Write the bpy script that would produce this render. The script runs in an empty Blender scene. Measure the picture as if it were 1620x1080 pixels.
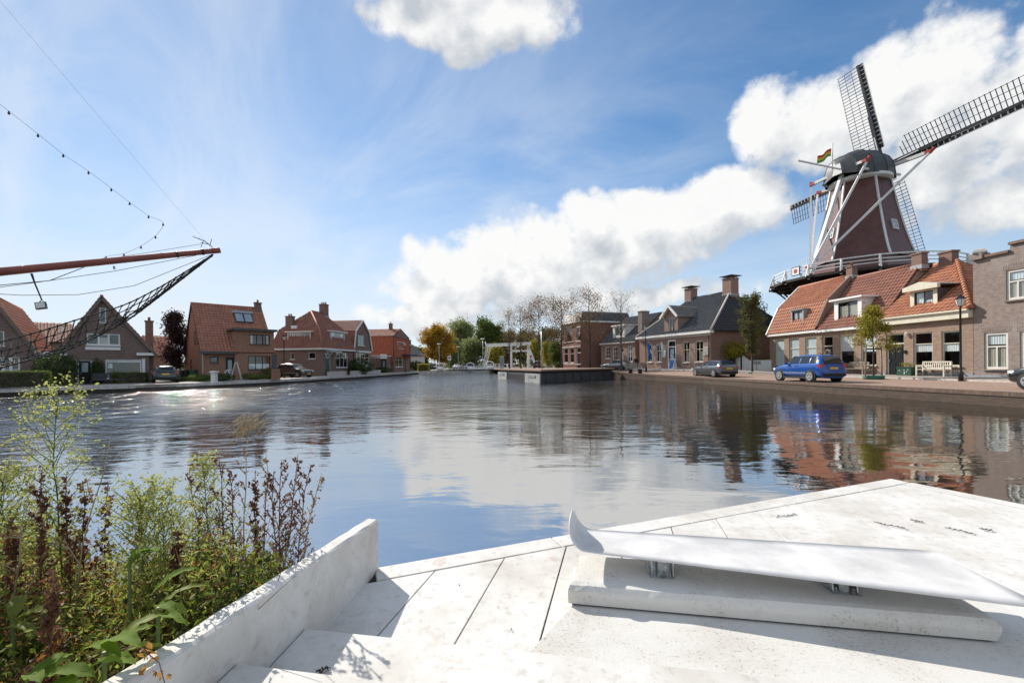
import bpy, math, random
import numpy as np
from mathutils import Vector, Matrix

sc = bpy.context.scene
R = math.radians
# ------------------------------------------------------------------ camera
F, CX, CY = 690.0, 810.0, 577.0          # focal length and principal point in photo pixels (1620 x 1080)
ROLL = R(0.52)
CAMZ = 1.75
cam_d = bpy.data.cameras.new('camera')
cam = bpy.data.objects.new('camera', cam_d)
sc.collection.objects.link(cam)
cam_d.sensor_fit = 'HORIZONTAL'
cam_d.sensor_width = 36.0
cam_d.lens = F / 1620.0 * 36.0
cam_d.shift_y = (CY - 540.0) / 1620.0
cam_d.clip_start = 0.05
cam_d.clip_end = 5000
cr, sr = math.cos(ROLL), math.sin(ROLL)
# camera right axis drops by the roll so that the horizon climbs to the right
right = Vector((cr, 0, -sr)); up = Vector((sr, 0, cr)); back = Vector((0, -1, 0))
cam.matrix_world = Matrix((( right.x, up.x, back.x, 0), (right.y, up.y, back.y, 0), (right.z, up.z, back.z, CAMZ), (0, 0, 0, 1)))
sc.camera = cam

# ------------------------------------------------------------------ sun, sky
SUN_AZ, SUN_EL = R(-40), R(35)           # azimuth from +Y towards +X
SUN_DIR = Vector((math.sin(SUN_AZ) * math.cos(SUN_EL), math.cos(SUN_AZ) * math.cos(SUN_EL), math.sin(SUN_EL)))
ld = bpy.data.lights.new('sun', 'SUN'); ld.energy = 3.9; ld.angle = R(0.53); ld.color = (1.0, 0.93, 0.83)
sun = bpy.data.objects.new('sun', ld); sc.collection.objects.link(sun)
sun.rotation_euler = (-SUN_DIR).to_track_quat('-Z', 'Y').to_euler()
sc.view_settings.view_transform = 'Standard'
sc.view_settings.look = 'None'
sc.view_settings.exposure = 0.58
sc.view_settings.gamma = 1.0
sc.view_settings.use_curve_mapping = False
sc.cycles.use_denoising = True
sc.cycles.use_adaptive_sampling = True
sc.cycles.adaptive_threshold = 0.004
sc.cycles.diffuse_bounces = 3
sc.cycles.max_bounces = 6
sc.cycles.transparent_max_bounces = 12
sc.cycles.caustics_reflective = False
sc.cycles.caustics_refractive = False
sc.cycles.sample_clamp_indirect = 6.0

def ray(px, py):
    u, v = (px - CX) / F, (CY - py) / F
    return (u * cr + v * sr, -u * sr + v * cr)
def at(px, py, Z):
    U, V = ray(px, py); return Vector((U * Z, Z, CAMZ + V * Z))
def gnd(px, py, z):
    U, V = ray(px, py); t = (z - CAMZ) / V; return Vector((U * t, t, z))
def azel(px, py):
    U, V = ray(px, py); return math.atan2(U, 1), math.atan2(V, math.hypot(U, 1))

# ---- small expression language over shader nodes
class X:
    def __init__(s, nt, sock): s.nt, s.s = nt, sock
    def _op(s, op, *a, clamp=False):
        n = s.nt.nodes.new('ShaderNodeMath'); n.operation = op; n.use_clamp = clamp
        for i, v in enumerate((s,) + a):
            if isinstance(v, X): s.nt.links.new(v.s, n.inputs[i])
            else: n.inputs[i].default_value = v
        return X(s.nt, n.outputs[0])
    def __add__(s, o): return s._op('ADD', o)
    def __radd__(s, o): return s._op('ADD', o)
    def __sub__(s, o): return s._op('SUBTRACT', o)
    def __rsub__(s, o): return (s * -1.0) + o
    def __mul__(s, o): return s._op('MULTIPLY', o)
    __rmul__ = __mul__
    def __truediv__(s, o): return s._op('DIVIDE', o)
    def clamp(s): return s._op('ADD', 0.0, clamp=True)
    def mx(s, o): return s._op('MAXIMUM', o)
    def smx(s, o, k): return s._op('SMOOTH_MAX', o, k)
    def abs(s): return s._op('ABSOLUTE')
    def pw(s, e): return s._op('POWER', e)
    def sstep(s, a, b):
        n = s.nt.nodes.new('ShaderNodeMapRange'); n.interpolation_type = 'SMOOTHSTEP'
        s.nt.links.new(s.s, n.inputs[0]); n.inputs[1].default_value = a; n.inputs[2].default_value = b
        return X(s.nt, n.outputs[0])
def link(nt, v, sock):
    if isinstance(v, X): nt.links.new(v.s, sock)
    elif isinstance(v, bpy.types.NodeSocket): nt.links.new(v, sock)
    else: sock.default_value = v
def noise(nt, vec, scale, detail=6, rough=0.55, dist=0.0, w=None):
    n = nt.nodes.new('ShaderNodeTexNoise'); n.inputs['Scale'].default_value = scale
    n.inputs['Detail'].default_value = detail; n.inputs['Roughness'].default_value = rough
    n.inputs['Distortion'].default_value = dist
    if vec is not None: link(nt, vec, n.inputs['Vector'])
    return X(nt, n.outputs['Fac'])
def vmath(nt, op, a, b=None):
    n = nt.nodes.new('ShaderNodeVectorMath'); n.operation = op
    link(nt, a, n.inputs[0])
    if b is not None:
        if op == 'SCALE': link(nt, b, n.inputs['Scale'])
        else: link(nt, b, n.inputs[1])
    return n.outputs[0]
def mixc(nt, fac, a, b, blend='MIX'):
    n = nt.nodes.new('ShaderNodeMix'); n.data_type = 'RGBA'; n.blend_type = blend
    link(nt, fac, n.inputs[0])
    for v, i in ((a, 6), (b, 7)):
        if isinstance(v, (tuple, list)): n.inputs[i].default_value = tuple(v)[:3] + (1,)
        else: link(nt, v, n.inputs[i])
    return n.outputs[2]
def comb(nt, x, y, z):
    n = nt.nodes.new('ShaderNodeCombineXYZ')
    for i, v in enumerate((x, y, z)): link(nt, v, n.inputs[i])
    return n.outputs[0]
def sep(nt, v):
    n = nt.nodes.new('ShaderNodeSeparateXYZ'); link(nt, v, n.inputs[0])
    return [X(nt, o) for o in n.outputs]

# cumulus masses of the photograph: centre and half size in photo pixels, turned into azimuth and elevation
BLOBS = [
 (705, 455, 88, 66), (800, 432, 112, 68), (690, 505, 70, 30), (870, 455, 150, 44), (880, 400, 100, 66), (970, 385, 110, 66), (1080, 356, 112, 66), (1190, 332, 78, 56), (1130, 312, 60, 38),
 (930, 345, 60, 38), (1020, 330, 60, 34),
 (1218, 195, 56, 66), (1290, 190, 82, 74), (1400, 170, 104, 96), (1490, 150, 112, 104), (1600, 170, 130, 110), (1330, 235, 120, 36), (1500, 270, 170, 74), (1590, 320, 110, 50),
 (650, 30, 78, 40), (740, 20, 110, 66), (830, 35, 80, 52), (560, -90, 240, 70), (900, -120, 260, 90),
 (900, 470, 260, 22), (700, 490, 130, 18),
]
def build_world():
    w = bpy.data.worlds.new('World'); sc.world = w; w.use_nodes = True
    nt = w.node_tree; nt.nodes.clear()
    # cloud field as a group so that it can be read twice (here and a little way towards the sun)
    g = bpy.data.node_groups.new('cloud_field', 'ShaderNodeTree')
    g.interface.new_socket('Dir', in_out='INPUT', socket_type='NodeSocketVector')
    g.interface.new_socket('Field', in_out='OUTPUT', socket_type='NodeSocketFloat')
    gi = g.nodes.new('NodeGroupInput'); go = g.nodes.new('NodeGroupOutput')
    d = gi.outputs[0]
    x, y, z = sep(g, d)
    az = x._op('ARCTAN2', y); el = z._op('ARCSINE')
    nw = g.nodes.new('ShaderNodeTexNoise'); nw.inputs['Scale'].default_value = 5.0; nw.inputs['Detail'].default_value = 3
    g.links.new(d, nw.inputs['Vector'])
    wx, wy, wz = sep(g, nw.outputs['Color'])
    az2 = az + (wx - 0.5) * 0.10; el2 = el + (wy - 0.5) * 0.08
    f = None
    for (px, py, rx, ry) in BLOBS:
        a, e = azel(px, py); a1, _ = azel(px + rx, py); a0, _ = azel(px - rx, py); _, e1 = azel(px, py - ry); _, e0 = azel(px, py + ry)
        ra, re = abs(a1 - a0) / 2, abs(e1 - e0) / 2
        t = (az2 - a) * (1 / ra); s = (el2 - e) * (1 / re)
        b = 1.0 - (t * t + s * s)
        f = b if f is None else f.smx(b, 0.25)
    n1 = noise(g, d, 7.5, 6, 0.6)
    n2 = noise(g, d, 26.0, 4, 0.62)
    # sky goes on outside the frame, unseen cloud cover raised to neutralise ambient light
    gen = (noise(g, d, 2.6, 4, 0.5) - 0.51) * 9.0
    wout = az.abs().sstep(0.98, 1.25).mx(el.sstep(0.78, 0.95))
    f = (f * 1.5 + 0.1).mx(-2.2)
    f = f * (1.0 - wout) + gen.mx(-2.2) * wout
    wd = vmath(g, 'ADD', d, vmath(g, 'SCALE', nw.outputs['Color'], 0.09))
    def vor(sc_):
        n = g.nodes.new('ShaderNodeTexVoronoi'); n.feature = 'F1'; n.inputs['Scale'].default_value = sc_
        g.links.new(wd, n.inputs['Vector']); return X(g, n.outputs['Distance'])
    f = f + (n1 - 0.5) * 2.6 + (n2 - 0.5) * 2.4 + (0.50 - vor(11.0)) * 1.5 + (0.50 - vor(27.0)) * 0.9 + 0.30
    g.links.new(f.s, go.inputs[0])

    tc = nt.nodes.new('ShaderNodeTexCoord'); D = tc.outputs['Generated']
    sky = nt.nodes.new('ShaderNodeTexSky'); sky.sky_type = 'NISHITA'; sky.sun_disc = False
    sky.sun_elevation = SUN_EL; sky.sun_rotation = SUN_AZ; sky.altitude = 0; sky.air_density = 1.0; sky.dust_density = 0.0; sky.ozone_density = 2.0
    def field(v):
        n = nt.nodes.new('ShaderNodeGroup'); n.node_tree = g; nt.links.new(v, n.inputs[0]); return X(nt, n.outputs[0])
    x, y, z = sep(nt, D)
    f0 = field(D)
    off = vmath(nt, 'NORMALIZE', vmath(nt, 'ADD', D, (SUN_DIR.x * 0.05, SUN_DIR.y * 0.03, 0.085)))
    f1 = field(off)
    alpha = f0.sstep(-0.35, 1.15)
    shade = ((f0 - f1) * 0.42 + 0.46).clamp()
    thick = f0.sstep(0.3, 2.4)
    shade = (shade + (1.0 - thick) * 0.18 + (noise(nt, D, 9.0, 4, 0.55) - 0.5) * 0.5).clamp()
    K = 6.9
    ccol = mixc(nt, shade, (0.50 * K, 0.545 * K, 0.60 * K), (0.96 * K, 0.955 * K, 0.94 * K))
    # high thin cirrus: streaks on a flat layer
    q = comb(nt, (x * 0.75 - y * 0.66) / (z.mx(0.0) + 0.30) * 0.75, (y * 0.75 + x * 0.66) / (z.mx(0.0) + 0.30) * 1.7, 0.0)
    c1 = noise(nt, q, 1.1, 7, 0.6, 1.5); c2 = noise(nt, D, 1.7, 3, 0.5)
    left = (x * -1.0 + y * 0.25).sstep(-0.45, 0.8)
    cir = (c1.sstep(0.30, 0.85) * (c2 * 0.8 + left * 0.55 - 0.12) + left * 0.50).clamp() * 0.60
    low = (1.0 - z.mx(0.0).sstep(0.0, 0.50)).pw(1.2)
    lown = noise(nt, comb(nt, x * 2.0, y * 2.0, z * 13.0), 1.7, 7, 0.6)
    veil = (low * (lown * 0.8 + left * 0.25 + 0.34)).clamp() * 0.93
    skyc = mixc(nt, 1.0, sky.outputs[0], (0.36, 0.72, 0.92), 'MULTIPLY')
    base = mixc(nt, cir, skyc, (0.84 * K, 0.875 * K, 0.92 * K))
    base = mixc(nt, veil, base, (0.80 * K, 0.845 * K, 0.90 * K))
    col = mixc(nt, alpha * 0.97, base, ccol)
    # below the horizon: dull ground tone
    col = mixc(nt, z.sstep(-0.02, -0.002), (1.2, 1.2, 1.2), col)
    bg = nt.nodes.new('ShaderNodeBackground'); bg.inputs[1].default_value = 0.10
    nt.links.new(col, bg.inputs[0])
    out = nt.nodes.new('ShaderNodeOutputWorld'); nt.links.new(bg.outputs[0], out.inputs[0])
    w.cycles.sampling_method = 'MANUAL'; w.cycles.sample_map_resolution = 1024
build_world()

# ------------------------------------------------------------------ materials
MATS = {}
def mat_new(name):
    m = bpy.data.materials.new(name); m.use_nodes = True
    nt = m.node_tree; b = nt.nodes['Principled BSDF']; MATS[name] = m
    return m, nt, b
def bumpn(nt, b, h, strength=0.3, dist=0.02):
    n = nt.nodes.new('ShaderNodeBump'); n.inputs['Strength'].default_value = strength; n.inputs['Distance'].default_value = dist
    link(nt, h, n.inputs['Height']); nt.links.new(n.outputs[0], b.inputs['Normal'])
def rnd_obj(nt):
    n = nt.nodes.new('ShaderNodeObjectInfo'); return X(nt, n.outputs['Random'])
def plain(name, col, rough=0.6, metal=0.0, var=0.12, scale=6.0, bump=0.0, spec=0.5, col2=None, rvar=0.0, coat=0.0, emit=None):
    m, nt, b = mat_new(name)
    tc = nt.nodes.new('ShaderNodeTexCoord')
    n = noise(nt, tc.outputs['Object'], scale, 6, 0.6)
    c2 = col2 or tuple(c * (1 - 2.2 * var) for c in col)
    c1 = tuple(min(1, c * (1 + var)) for c in col)
    fac = n.sstep(0.3, 0.75)
    if rvar: fac = (fac * (1 - rvar) + rnd_obj(nt) * rvar)
    nt.links.new(mixc(nt, fac, c1, c2), b.inputs['Base Color'])
    b.inputs['Roughness'].default_value = rough; b.inputs['Metallic'].default_value = metal
    b.inputs['Specular IOR Level'].default_value = spec
    if coat: b.inputs['Coat Weight'].default_value = coat; b.inputs['Coat Roughness'].default_value = 0.04
    if bump:
        bumpn(nt, b, noise(nt, tc.outputs['Object'], scale * 8, 5, 0.6), bump, 0.01)
    if emit: b.inputs['Emission Color'].default_value = emit + (1,); b.inputs['Emission Strength'].default_value = 1.0
    return m
def brick(name, c1, c2, mortar, w=0.22, h=0.065, patch=None, pscale=0.5):
    m, nt, b = mat_new(name)
    uv = nt.nodes.new('ShaderNodeUVMap')
    t = nt.nodes.new('ShaderNodeTexBrick')
    t.inputs['Scale'].default_value = 1.0; t.inputs['Brick Width'].default_value = w; t.inputs['Row Height'].default_value = h
    t.inputs['Mortar Size'].default_value = 0.009; t.inputs['Mortar Smooth'].default_value = 0.2; t.inputs['Bias'].default_value = 0.0
    t.inputs['Color1'].default_value = c1 + (1,); t.inputs['Color2'].default_value = c2 + (1,); t.inputs['Mortar'].default_value = mortar + (1,)
    nt.links.new(uv.outputs[0], t.inputs['Vector'])
    n = noise(nt, uv.outputs[0], pscale, 6, 0.62); n2 = noise(nt, uv.outputs[0], 5.0, 4, 0.6)
    c = mixc(nt, (n2.sstep(0.35, 0.8) * 0.45), t.outputs['Color'], tuple(x * 0.5 for x in c1))
    c = mixc(nt, n.sstep(0.52, 0.78) * 0.55, c, patch or tuple(x * 0.62 for x in c2))
    nt.links.new(c, b.inputs['Base Color']); b.inputs['Roughness'].default_value = 0.88; b.inputs['Specular IOR Level'].default_value = 0.25
    bumpn(nt, b, X(nt, t.outputs['Fac']) * -1.0 + n2 * 0.6, 0.5, 0.008)
    return m
def tilemat(name, c1, c2, dark, rough=0.7):
    m, nt, b = mat_new(name)
    uv = nt.nodes.new('ShaderNodeUVMap')
    wn = nt.nodes.new('ShaderNodeTexWhiteNoise'); wn.noise_dimensions = '2D'
    fl = vmath(nt, 'FLOOR', uv.outputs[0]); nt.links.new(fl, wn.inputs['Vector'])
    r = X(nt, wn.outputs['Value'])
    n = noise(nt, uv.outputs[0], 0.22, 6, 0.65); n2 = noise(nt, uv.outputs[0], 2.5, 4, 0.6)
    c = mixc(nt, r, c1, c2)
    c = mixc(nt, (n.sstep(0.45, 0.75) * 0.55 + n2.sstep(0.5, 0.8) * 0.3).clamp(), c, dark)
    nt.links.new(c, b.inputs['Base Color']); b.inputs['Roughness'].default_value = rough
    bumpn(nt, b, n2, 0.25, 0.01)
    return m
def leafmat(name, c1, c2, trans=0.5, rough=0.55):
    m, nt, b = mat_new(name)
    g = nt.nodes.new('ShaderNodeNewGeometry')
    r = X(nt, g.outputs['Random Per Island'])
    tc = nt.nodes.new('ShaderNodeTexCoord')
    n = noise(nt, tc.outputs['Object'], 1.3, 3, 0.5)
    c = mixc(nt, (r * 0.75 + n * 0.5 - 0.1).clamp(), c1, c2)
    nt.links.new(c, b.inputs['Base Color']); b.inputs['Roughness'].default_value = rough; b.inputs['Specular IOR Level'].default_value = 0.3
    tr = nt.nodes.new('ShaderNodeBsdfTranslucent'); nt.links.new(c, tr.inputs[0])
    mx = nt.nodes.new('ShaderNodeMixShader'); mx.inputs[0].default_value = trans
    nt.links.new(b.outputs[0], mx.inputs[1]); nt.links.new(tr.outputs[0], mx.inputs[2])
    nt.links.new(mx.outputs[0], nt.nodes['Material Output'].inputs[0])
    return m
def glassmat(name, tint=(0.8, 0.82, 0.82), dark=0.95):
    m, nt, b = mat_new(name); nt.nodes.remove(b)
    gl = nt.nodes.new('ShaderNodeBsdfGlossy'); gl.inputs['Roughness'].default_value = 0.02
    gl.inputs[0].default_value = (0.95, 0.97, 1, 1)
    tr = nt.nodes.new('ShaderNodeBsdfTransparent'); tr.inputs[0].default_value = tuple(t * dark / 0.8 for t in tint) + (1,)
    fr = nt.nodes.new('ShaderNodeLayerWeight'); fr.inputs[0].default_value = 0.5
    mx = nt.nodes.new('ShaderNodeMixShader')
    link(nt, (X(nt, fr.outputs['Facing']).pw(4.0) * 0.85 + 0.05).clamp(), mx.inputs[0])
    nt.links.new(tr.outputs[0], mx.inputs[1]); nt.links.new(gl.outputs[0], mx.inputs[2])
    nt.links.new(mx.outputs[0], nt.nodes['Material Output'].inputs[0])
    return m

# ------------------------------------------------------------------ mesh builder and object helpers
COL = sc.collection
ORG = {}
def empty(name, loc, label=None, cat=None, group=None):
    o = bpy.data.objects.new(name, None); COL.objects.link(o); o.location = loc; o.empty_display_size = 0.1
    ORG[o.name] = Vector(loc)
    tag(o, label, cat, group); return o
def tag(o, label=None, cat=None, group=None, kind=None):
    if label: o['label'] = label
    if cat: o['category'] = cat
    if group: o['group'] = group
    if kind: o['kind'] = kind
    return o
class MB:
    def __init__(s): s.v, s.f, s.sm, s.uvs = [], [], [], {}
    def add(s, vs, fs, smooth=False):
        o = len(s.v); s.v.extend([tuple(p) for p in vs])
        for f in fs: s.f.append(tuple(i + o for i in f)); s.sm.append(smooth)
        return s
    def poly(s, pts): return s.add(pts, [tuple(range(len(pts)))])
    def prism(s, pts, vec):
        n = len(pts); vec = Vector(vec); pts = [Vector(p) for p in pts]
        fs = [tuple(range(n)), tuple(range(2 * n - 1, n - 1, -1))] + [(i, i + n, (i + 1) % n + n, (i + 1) % n) for i in range(n)]
        return s.add(pts + [p + vec for p in pts], fs)
    def box(s, c, size, ax=None):
        c = Vector(c); hx, hy, hz = [k / 2 for k in size]
        if ax is None: ax = (Vector((1, 0, 0)), Vector((0, 1, 0)), Vector((0, 0, 1)))
        vs = [c + ax[0] * (a * hx) + ax[1] * (b * hy) + ax[2] * (d * hz) for a, b, d in
              ((-1, -1, -1), (1, -1, -1), (1, 1, -1), (-1, 1, -1), (-1, -1, 1), (1, -1, 1), (1, 1, 1), (-1, 1, 1))]
        return s.add(vs, [(0, 3, 2, 1), (4, 5, 6, 7), (0, 1, 5, 4), (1, 2, 6, 5), (2, 3, 7, 6), (3, 0, 4, 7)])
    def bar(s, a, b, w, h=None, upv=(0, 0, 1)):
        a, b = Vector(a), Vector(b); d = b - a; L = d.length
        if L < 1e-6: return s
        d /= L; upv = Vector(upv)
        if abs(d.dot(upv)) > 0.98: upv = Vector((1, 0, 0))
        sx = d.cross(upv).normalized(); sz = sx.cross(d)
        return s.box((a + b) / 2, (L, w, h or w), (d, sx, sz))
    def tube(s, pts, rad, n=6, cap=True, smooth=True):
        pts = [Vector(p) for p in pts]
        if not isinstance(rad, (list, tuple)): rad = [rad] * len(pts)
        vs, fs = [], []; prev = None
        for i, p in enumerate(pts):
            d = (pts[min(i + 1, len(pts) - 1)] - pts[max(i - 1, 0)])
            if d.length < 1e-9: d = Vector((0, 0, 1))
            d.normalize()
            if prev is None:
                a = Vector((0, 0, 1)) if abs(d.z) < 0.9 else Vector((1, 0, 0)); sx = d.cross(a).normalized()
            else:
                sx = prev - d * prev.dot(d)
                sx = sx.normalized() if sx.length > 1e-6 else d.orthogonal().normalized()
            prev = sx; sy = d.cross(sx)
            for k in range(n):
                t = 2 * math.pi * k / n; vs.append(p + (sx * math.cos(t) + sy * math.sin(t)) * rad[i])
        for i in range(len(pts) - 1):
            for k in range(n): fs.append((i * n + k, i * n + (k + 1) % n, (i + 1) * n + (k + 1) % n, (i + 1) * n + k))
        o = len(s.v); s.add(vs, fs, smooth)
        if cap:
            m = (len(pts) - 1) * n
            s.f.append(tuple(o + k for k in range(n - 1, -1, -1))); s.f.append(tuple(o + m + k for k in range(n))); s.sm += [False, False]
        return s
    def lathe(s, c, prof, n=12, smooth=True, ax=None):
        c = Vector(c); ax = ax or (Vector((1, 0, 0)), Vector((0, 1, 0)), Vector((0, 0, 1)))
        vs = [c + (ax[0] * math.cos(2 * math.pi * k / n) + ax[1] * math.sin(2 * math.pi * k / n)) * r + ax[2] * z for r, z in prof for k in range(n)]
        fs = [(i * n + k, i * n + (k + 1) % n, (i + 1) * n + (k + 1) % n, (i + 1) * n + k) for i in range(len(prof) - 1) for k in range(n)]
        o = len(s.v); s.add(vs, fs, smooth); m = (len(prof) - 1) * n
        s.f.append(tuple(o + k for k in range(n - 1, -1, -1))); s.f.append(tuple(o + m + k for k in range(n))); s.sm += [False, False]
        return s
    def build(s, name, mat, parent=None, label=None, cat=None, group=None, kind=None, origin=None, uv=None, local=False):
        v = np.array(s.v, dtype=np.float64).reshape(-1, 3)
        if parent is not None:
            org = ORG[parent.name]
        elif origin is not None: org = Vector(origin)
        else:
            lo, hi = v.min(0), v.max(0); org = Vector(((lo[0] + hi[0]) / 2, (lo[1] + hi[1]) / 2, lo[2]))
        me = bpy.data.meshes.new(name)
        vv = v if local else v - np.array(org)
        nv, nf = len(v), len(s.f)
        ls = np.array([len(f) for f in s.f], dtype=np.int32)
        li = np.fromiter((i for f in s.f for i in f), dtype=np.int32, count=int(ls.sum()))
        me.vertices.add(nv); me.vertices.foreach_set('co', vv.astype(np.float32).ravel())
        me.loops.add(len(li)); me.loops.foreach_set('vertex_index', li)
        me.polygons.add(nf); st = np.zeros(nf, np.int32); st[1:] = np.cumsum(ls)[:-1]
        me.polygons.foreach_set('loop_start', st); me.polygons.foreach_set('loop_total', ls)
        me.polygons.foreach_set('use_smooth', np.array(s.sm, dtype=bool))
        me.update(calc_edges=True)
        me.validate(verbose=False)
        # uv in metres: along the horizontal tangent and up, or given per vertex
        ul = me.uv_layers.new(name='UVMap')
        if uv is not None:
            ul.data.foreach_set('uv', np.array(uv, dtype=np.float32)[li].ravel())
        elif nf < 60000 and len(me.loops) == len(li):
            pn = np.zeros(nf * 3, np.float32); me.polygons.foreach_get('normal', pn); pn = pn.reshape(-1, 3)
            fi = np.repeat(np.arange(nf), ls); nn = pn[fi]; P = v[li]
            h = np.hypot(nn[:, 0], nn[:, 1]); flat = h < 0.35; hs = np.where(h < 1e-6, 1, h)
            uu = np.where(flat, P[:, 0], (-nn[:, 1] * P[:, 0] + nn[:, 0] * P[:, 1]) / hs)
            vvv = np.where(flat, P[:, 1], P[:, 2])
            ul.data.foreach_set('uv', np.stack([uu, vvv], 1).astype(np.float32).ravel())
        if mat: me.materials.append(MATS[mat])
        o = bpy.data.objects.new(name, me); COL.objects.link(o)
        if parent is not None: o.parent = parent; ORG[o.name] = org
        else: o.location = org; ORG[o.name] = org
        tag(o, label, cat, group, kind); return o
def leafquads(C, size, rng, aspect=0.55, up=0.0, fold=True):
    """many small leaf faces (two triangles folded on the midrib) as vertex and face arrays"""
    C = np.asarray(C); n = len(C)
    d = rng.normal(size=(n, 3)); d[:, 2] += up; d /= np.linalg.norm(d, axis=1)[:, None]
    e = rng.normal(size=(n, 3)); e -= d * (e * d).sum(1)[:, None]; e /= np.linalg.norm(e, axis=1)[:, None]
    s = (size * rng.uniform(0.6, 1.35, n))[:, None]; k = np.cross(d, e) * s * 0.12
    V = np.empty((n, 4, 3)); V[:, 0] = C - d * s * 0.5; V[:, 1] = C + e * s * aspect * 0.5 + k; V[:, 2] = C + d * s * 0.5; V[:, 3] = C - e * s * aspect * 0.5 + k
    b = np.arange(n)[:, None] * 4
    return V.reshape(-1, 3), b + np.array([[0, 1, 2, 3]])
def addleaves(mb, C, size, rng, aspect=0.55, up=0.0):
    V, Fq = leafquads(C, size, rng, aspect, up); o = len(mb.v)
    mb.v.extend(map(tuple, V.tolist())); mb.f.extend(map(tuple, (Fq + o).tolist())); mb.sm.extend([False] * len(Fq))
def children_of(o): return [c for c in bpy.data.objects if c.parent == o]
def copy_tree(o, loc=None, rz=None, label=None, scale=None, parent=None):
    c = o.copy(); COL.objects.link(c)
    if parent is not None: c.parent = parent
    if loc is not None: c.location = loc
    if rz is not None: c.rotation_euler = (0, 0, rz)
    if scale is not None: c.scale = (scale,) * 3
    if label: c['label'] = label
    for ch in KIDS.get(o.name) or KIDS.setdefault(o.name, children_of(o)): copy_tree(ch, parent=c)
    return c
KIDS = {}
Z3 = Vector((0, 0, 1))
def zoomer(x0, y0, s): return lambda *a: tuple((x0 + v / s) if i % 2 == 0 else (y0 + v / s) for i, v in enumerate(a))
z1 = zoomer(0, 360, 3.857); z2 = zoomer(270, 440, 3.857); z4 = zoomer(940, 420, 4.91); z5 = zoomer(1190, 380, 3.767)
z6 = zoomer(430, 480, 6.48); z7 = zoomer(660, 500, 6.75); z8 = zoomer(780, 450, 6.23); z3b = zoomer(940, 550, 6.23); zl5 = zoomer(230, 530, 6.75)
# ------------------------------------------------------------------ material library
brick('brick_brown', (0.29, 0.165, 0.13), (0.20, 0.122, 0.10), (0.22, 0.19, 0.17))
brick('brick_dark', (0.27, 0.175, 0.145), (0.18, 0.125, 0.11), (0.19, 0.17, 0.155))
brick('brick_orange', (0.43, 0.21, 0.125), (0.32, 0.155, 0.10), (0.28, 0.23, 0.2))
brick('brick_pink', (0.34, 0.21, 0.165), (0.26, 0.155, 0.125), (0.34, 0.29, 0.26), patch=(0.4, 0.3, 0.26))
brick('brick_tan', (0.35, 0.235, 0.165), (0.24, 0.155, 0.115), (0.36, 0.31, 0.27), patch=(0.28, 0.16, 0.11))
brick('brick_grey', (0.30, 0.225, 0.19), (0.20, 0.155, 0.14), (0.34, 0.31, 0.29), patch=(0.36, 0.33, 0.31))
brick('brick_red', (0.28, 0.12, 0.09), (0.2, 0.09, 0.07), (0.24, 0.19, 0.17))
brick('brick_quay', (0.14, 0.095, 0.07), (0.09, 0.066, 0.054), (0.11, 0.1, 0.09), patch=(0.10, 0.10, 0.06), pscale=1.2)
brick('brick_soldier', (0.23, 0.155, 0.12), (0.14, 0.095, 0.08), (0.10, 0.085, 0.075), w=0.085, h=0.4, patch=(0.16, 0.15, 0.09), pscale=1.1)
brick('paving_red', (0.42, 0.29, 0.22), (0.31, 0.21, 0.165), (0.25, 0.2, 0.17), w=0.2, h=0.1, patch=(0.33, 0.24, 0.19))
brick('paving_pale', (0.38, 0.33, 0.29), (0.31, 0.27, 0.24), (0.24, 0.21, 0.19), w=0.3, h=0.3, patch=(0.40, 0.35, 0.30))
tilemat('tile_orange', (0.50, 0.215, 0.12), (0.37, 0.15, 0.085), (0.25, 0.135, 0.095))
tilemat('tile_red', (0.33, 0.14, 0.09), (0.24, 0.10, 0.072), (0.15, 0.08, 0.065))
tilemat('tile_brown', (0.44, 0.19, 0.12), (0.33, 0.14, 0.09), (0.2, 0.11, 0.08))
tilemat('tile_rust', (0.42, 0.115, 0.045), (0.34, 0.09, 0.04), (0.22, 0.07, 0.04))
tilemat('tile_slate', (0.075, 0.08, 0.09), (0.055, 0.06, 0.068), (0.10, 0.10, 0.105), 0.55)
tilemat('tile_black', (0.022, 0.024, 0.03), (0.016, 0.018, 0.022), (0.03, 0.03, 0.035), 0.32)
tilemat('tile_grey', (0.2, 0.185, 0.17), (0.15, 0.14, 0.13), (0.11, 0.1, 0.09))
plain('white_paint', (0.78, 0.78, 0.76), 0.45, var=0.05, scale=3)
plain('cream_paint', (0.66, 0.62, 0.5), 0.5, var=0.05, scale=3)
plain('pale_paint', (0.66, 0.63, 0.58), 0.5, var=0.05, scale=3)
plain('dark_paint', (0.012, 0.014, 0.018), 0.4, var=0.1, spec=.25)
plain('green_paint', (0.02, 0.07, 0.045), 0.4, var=0.1)
plain('teal_plastic', (0.02, 0.13, 0.09), 0.5, var=0.1)
plain('fascia_dark', (0.075, 0.07, 0.07), 0.6, var=0.1)
plain('stone_band', (0.5, 0.46, 0.42), 0.7, var=0.1)
plain('plinth_blue', (0.27, 0.29, 0.33), 0.8, var=0.1)
plain('lead', (0.33, 0.34, 0.36), 0.55, var=0.1)
plain('interior', (0.05, 0.045, 0.04), 0.9, var=0.1)
plain('curtain', (0.8, 0.8, 0.8), 0.9, var=0.08, scale=2)
plain('blind', (0.74, 0.79, 0.82), 0.85, var=0.03, scale=1)
plain('blind_tan', (0.5, 0.46, 0.38), 0.85, var=0.03, scale=1)
plain('concrete_beam', (0.58, 0.56, 0.52), 0.85, var=0.16, scale=2.5, bump=0.3)
plain('timber_dark', (0.045, 0.035, 0.028), 0.85, var=0.2, bump=0.3)
plain('soil', (0.06, 0.045, 0.03), 0.95, var=0.2, bump=0.6)
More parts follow.
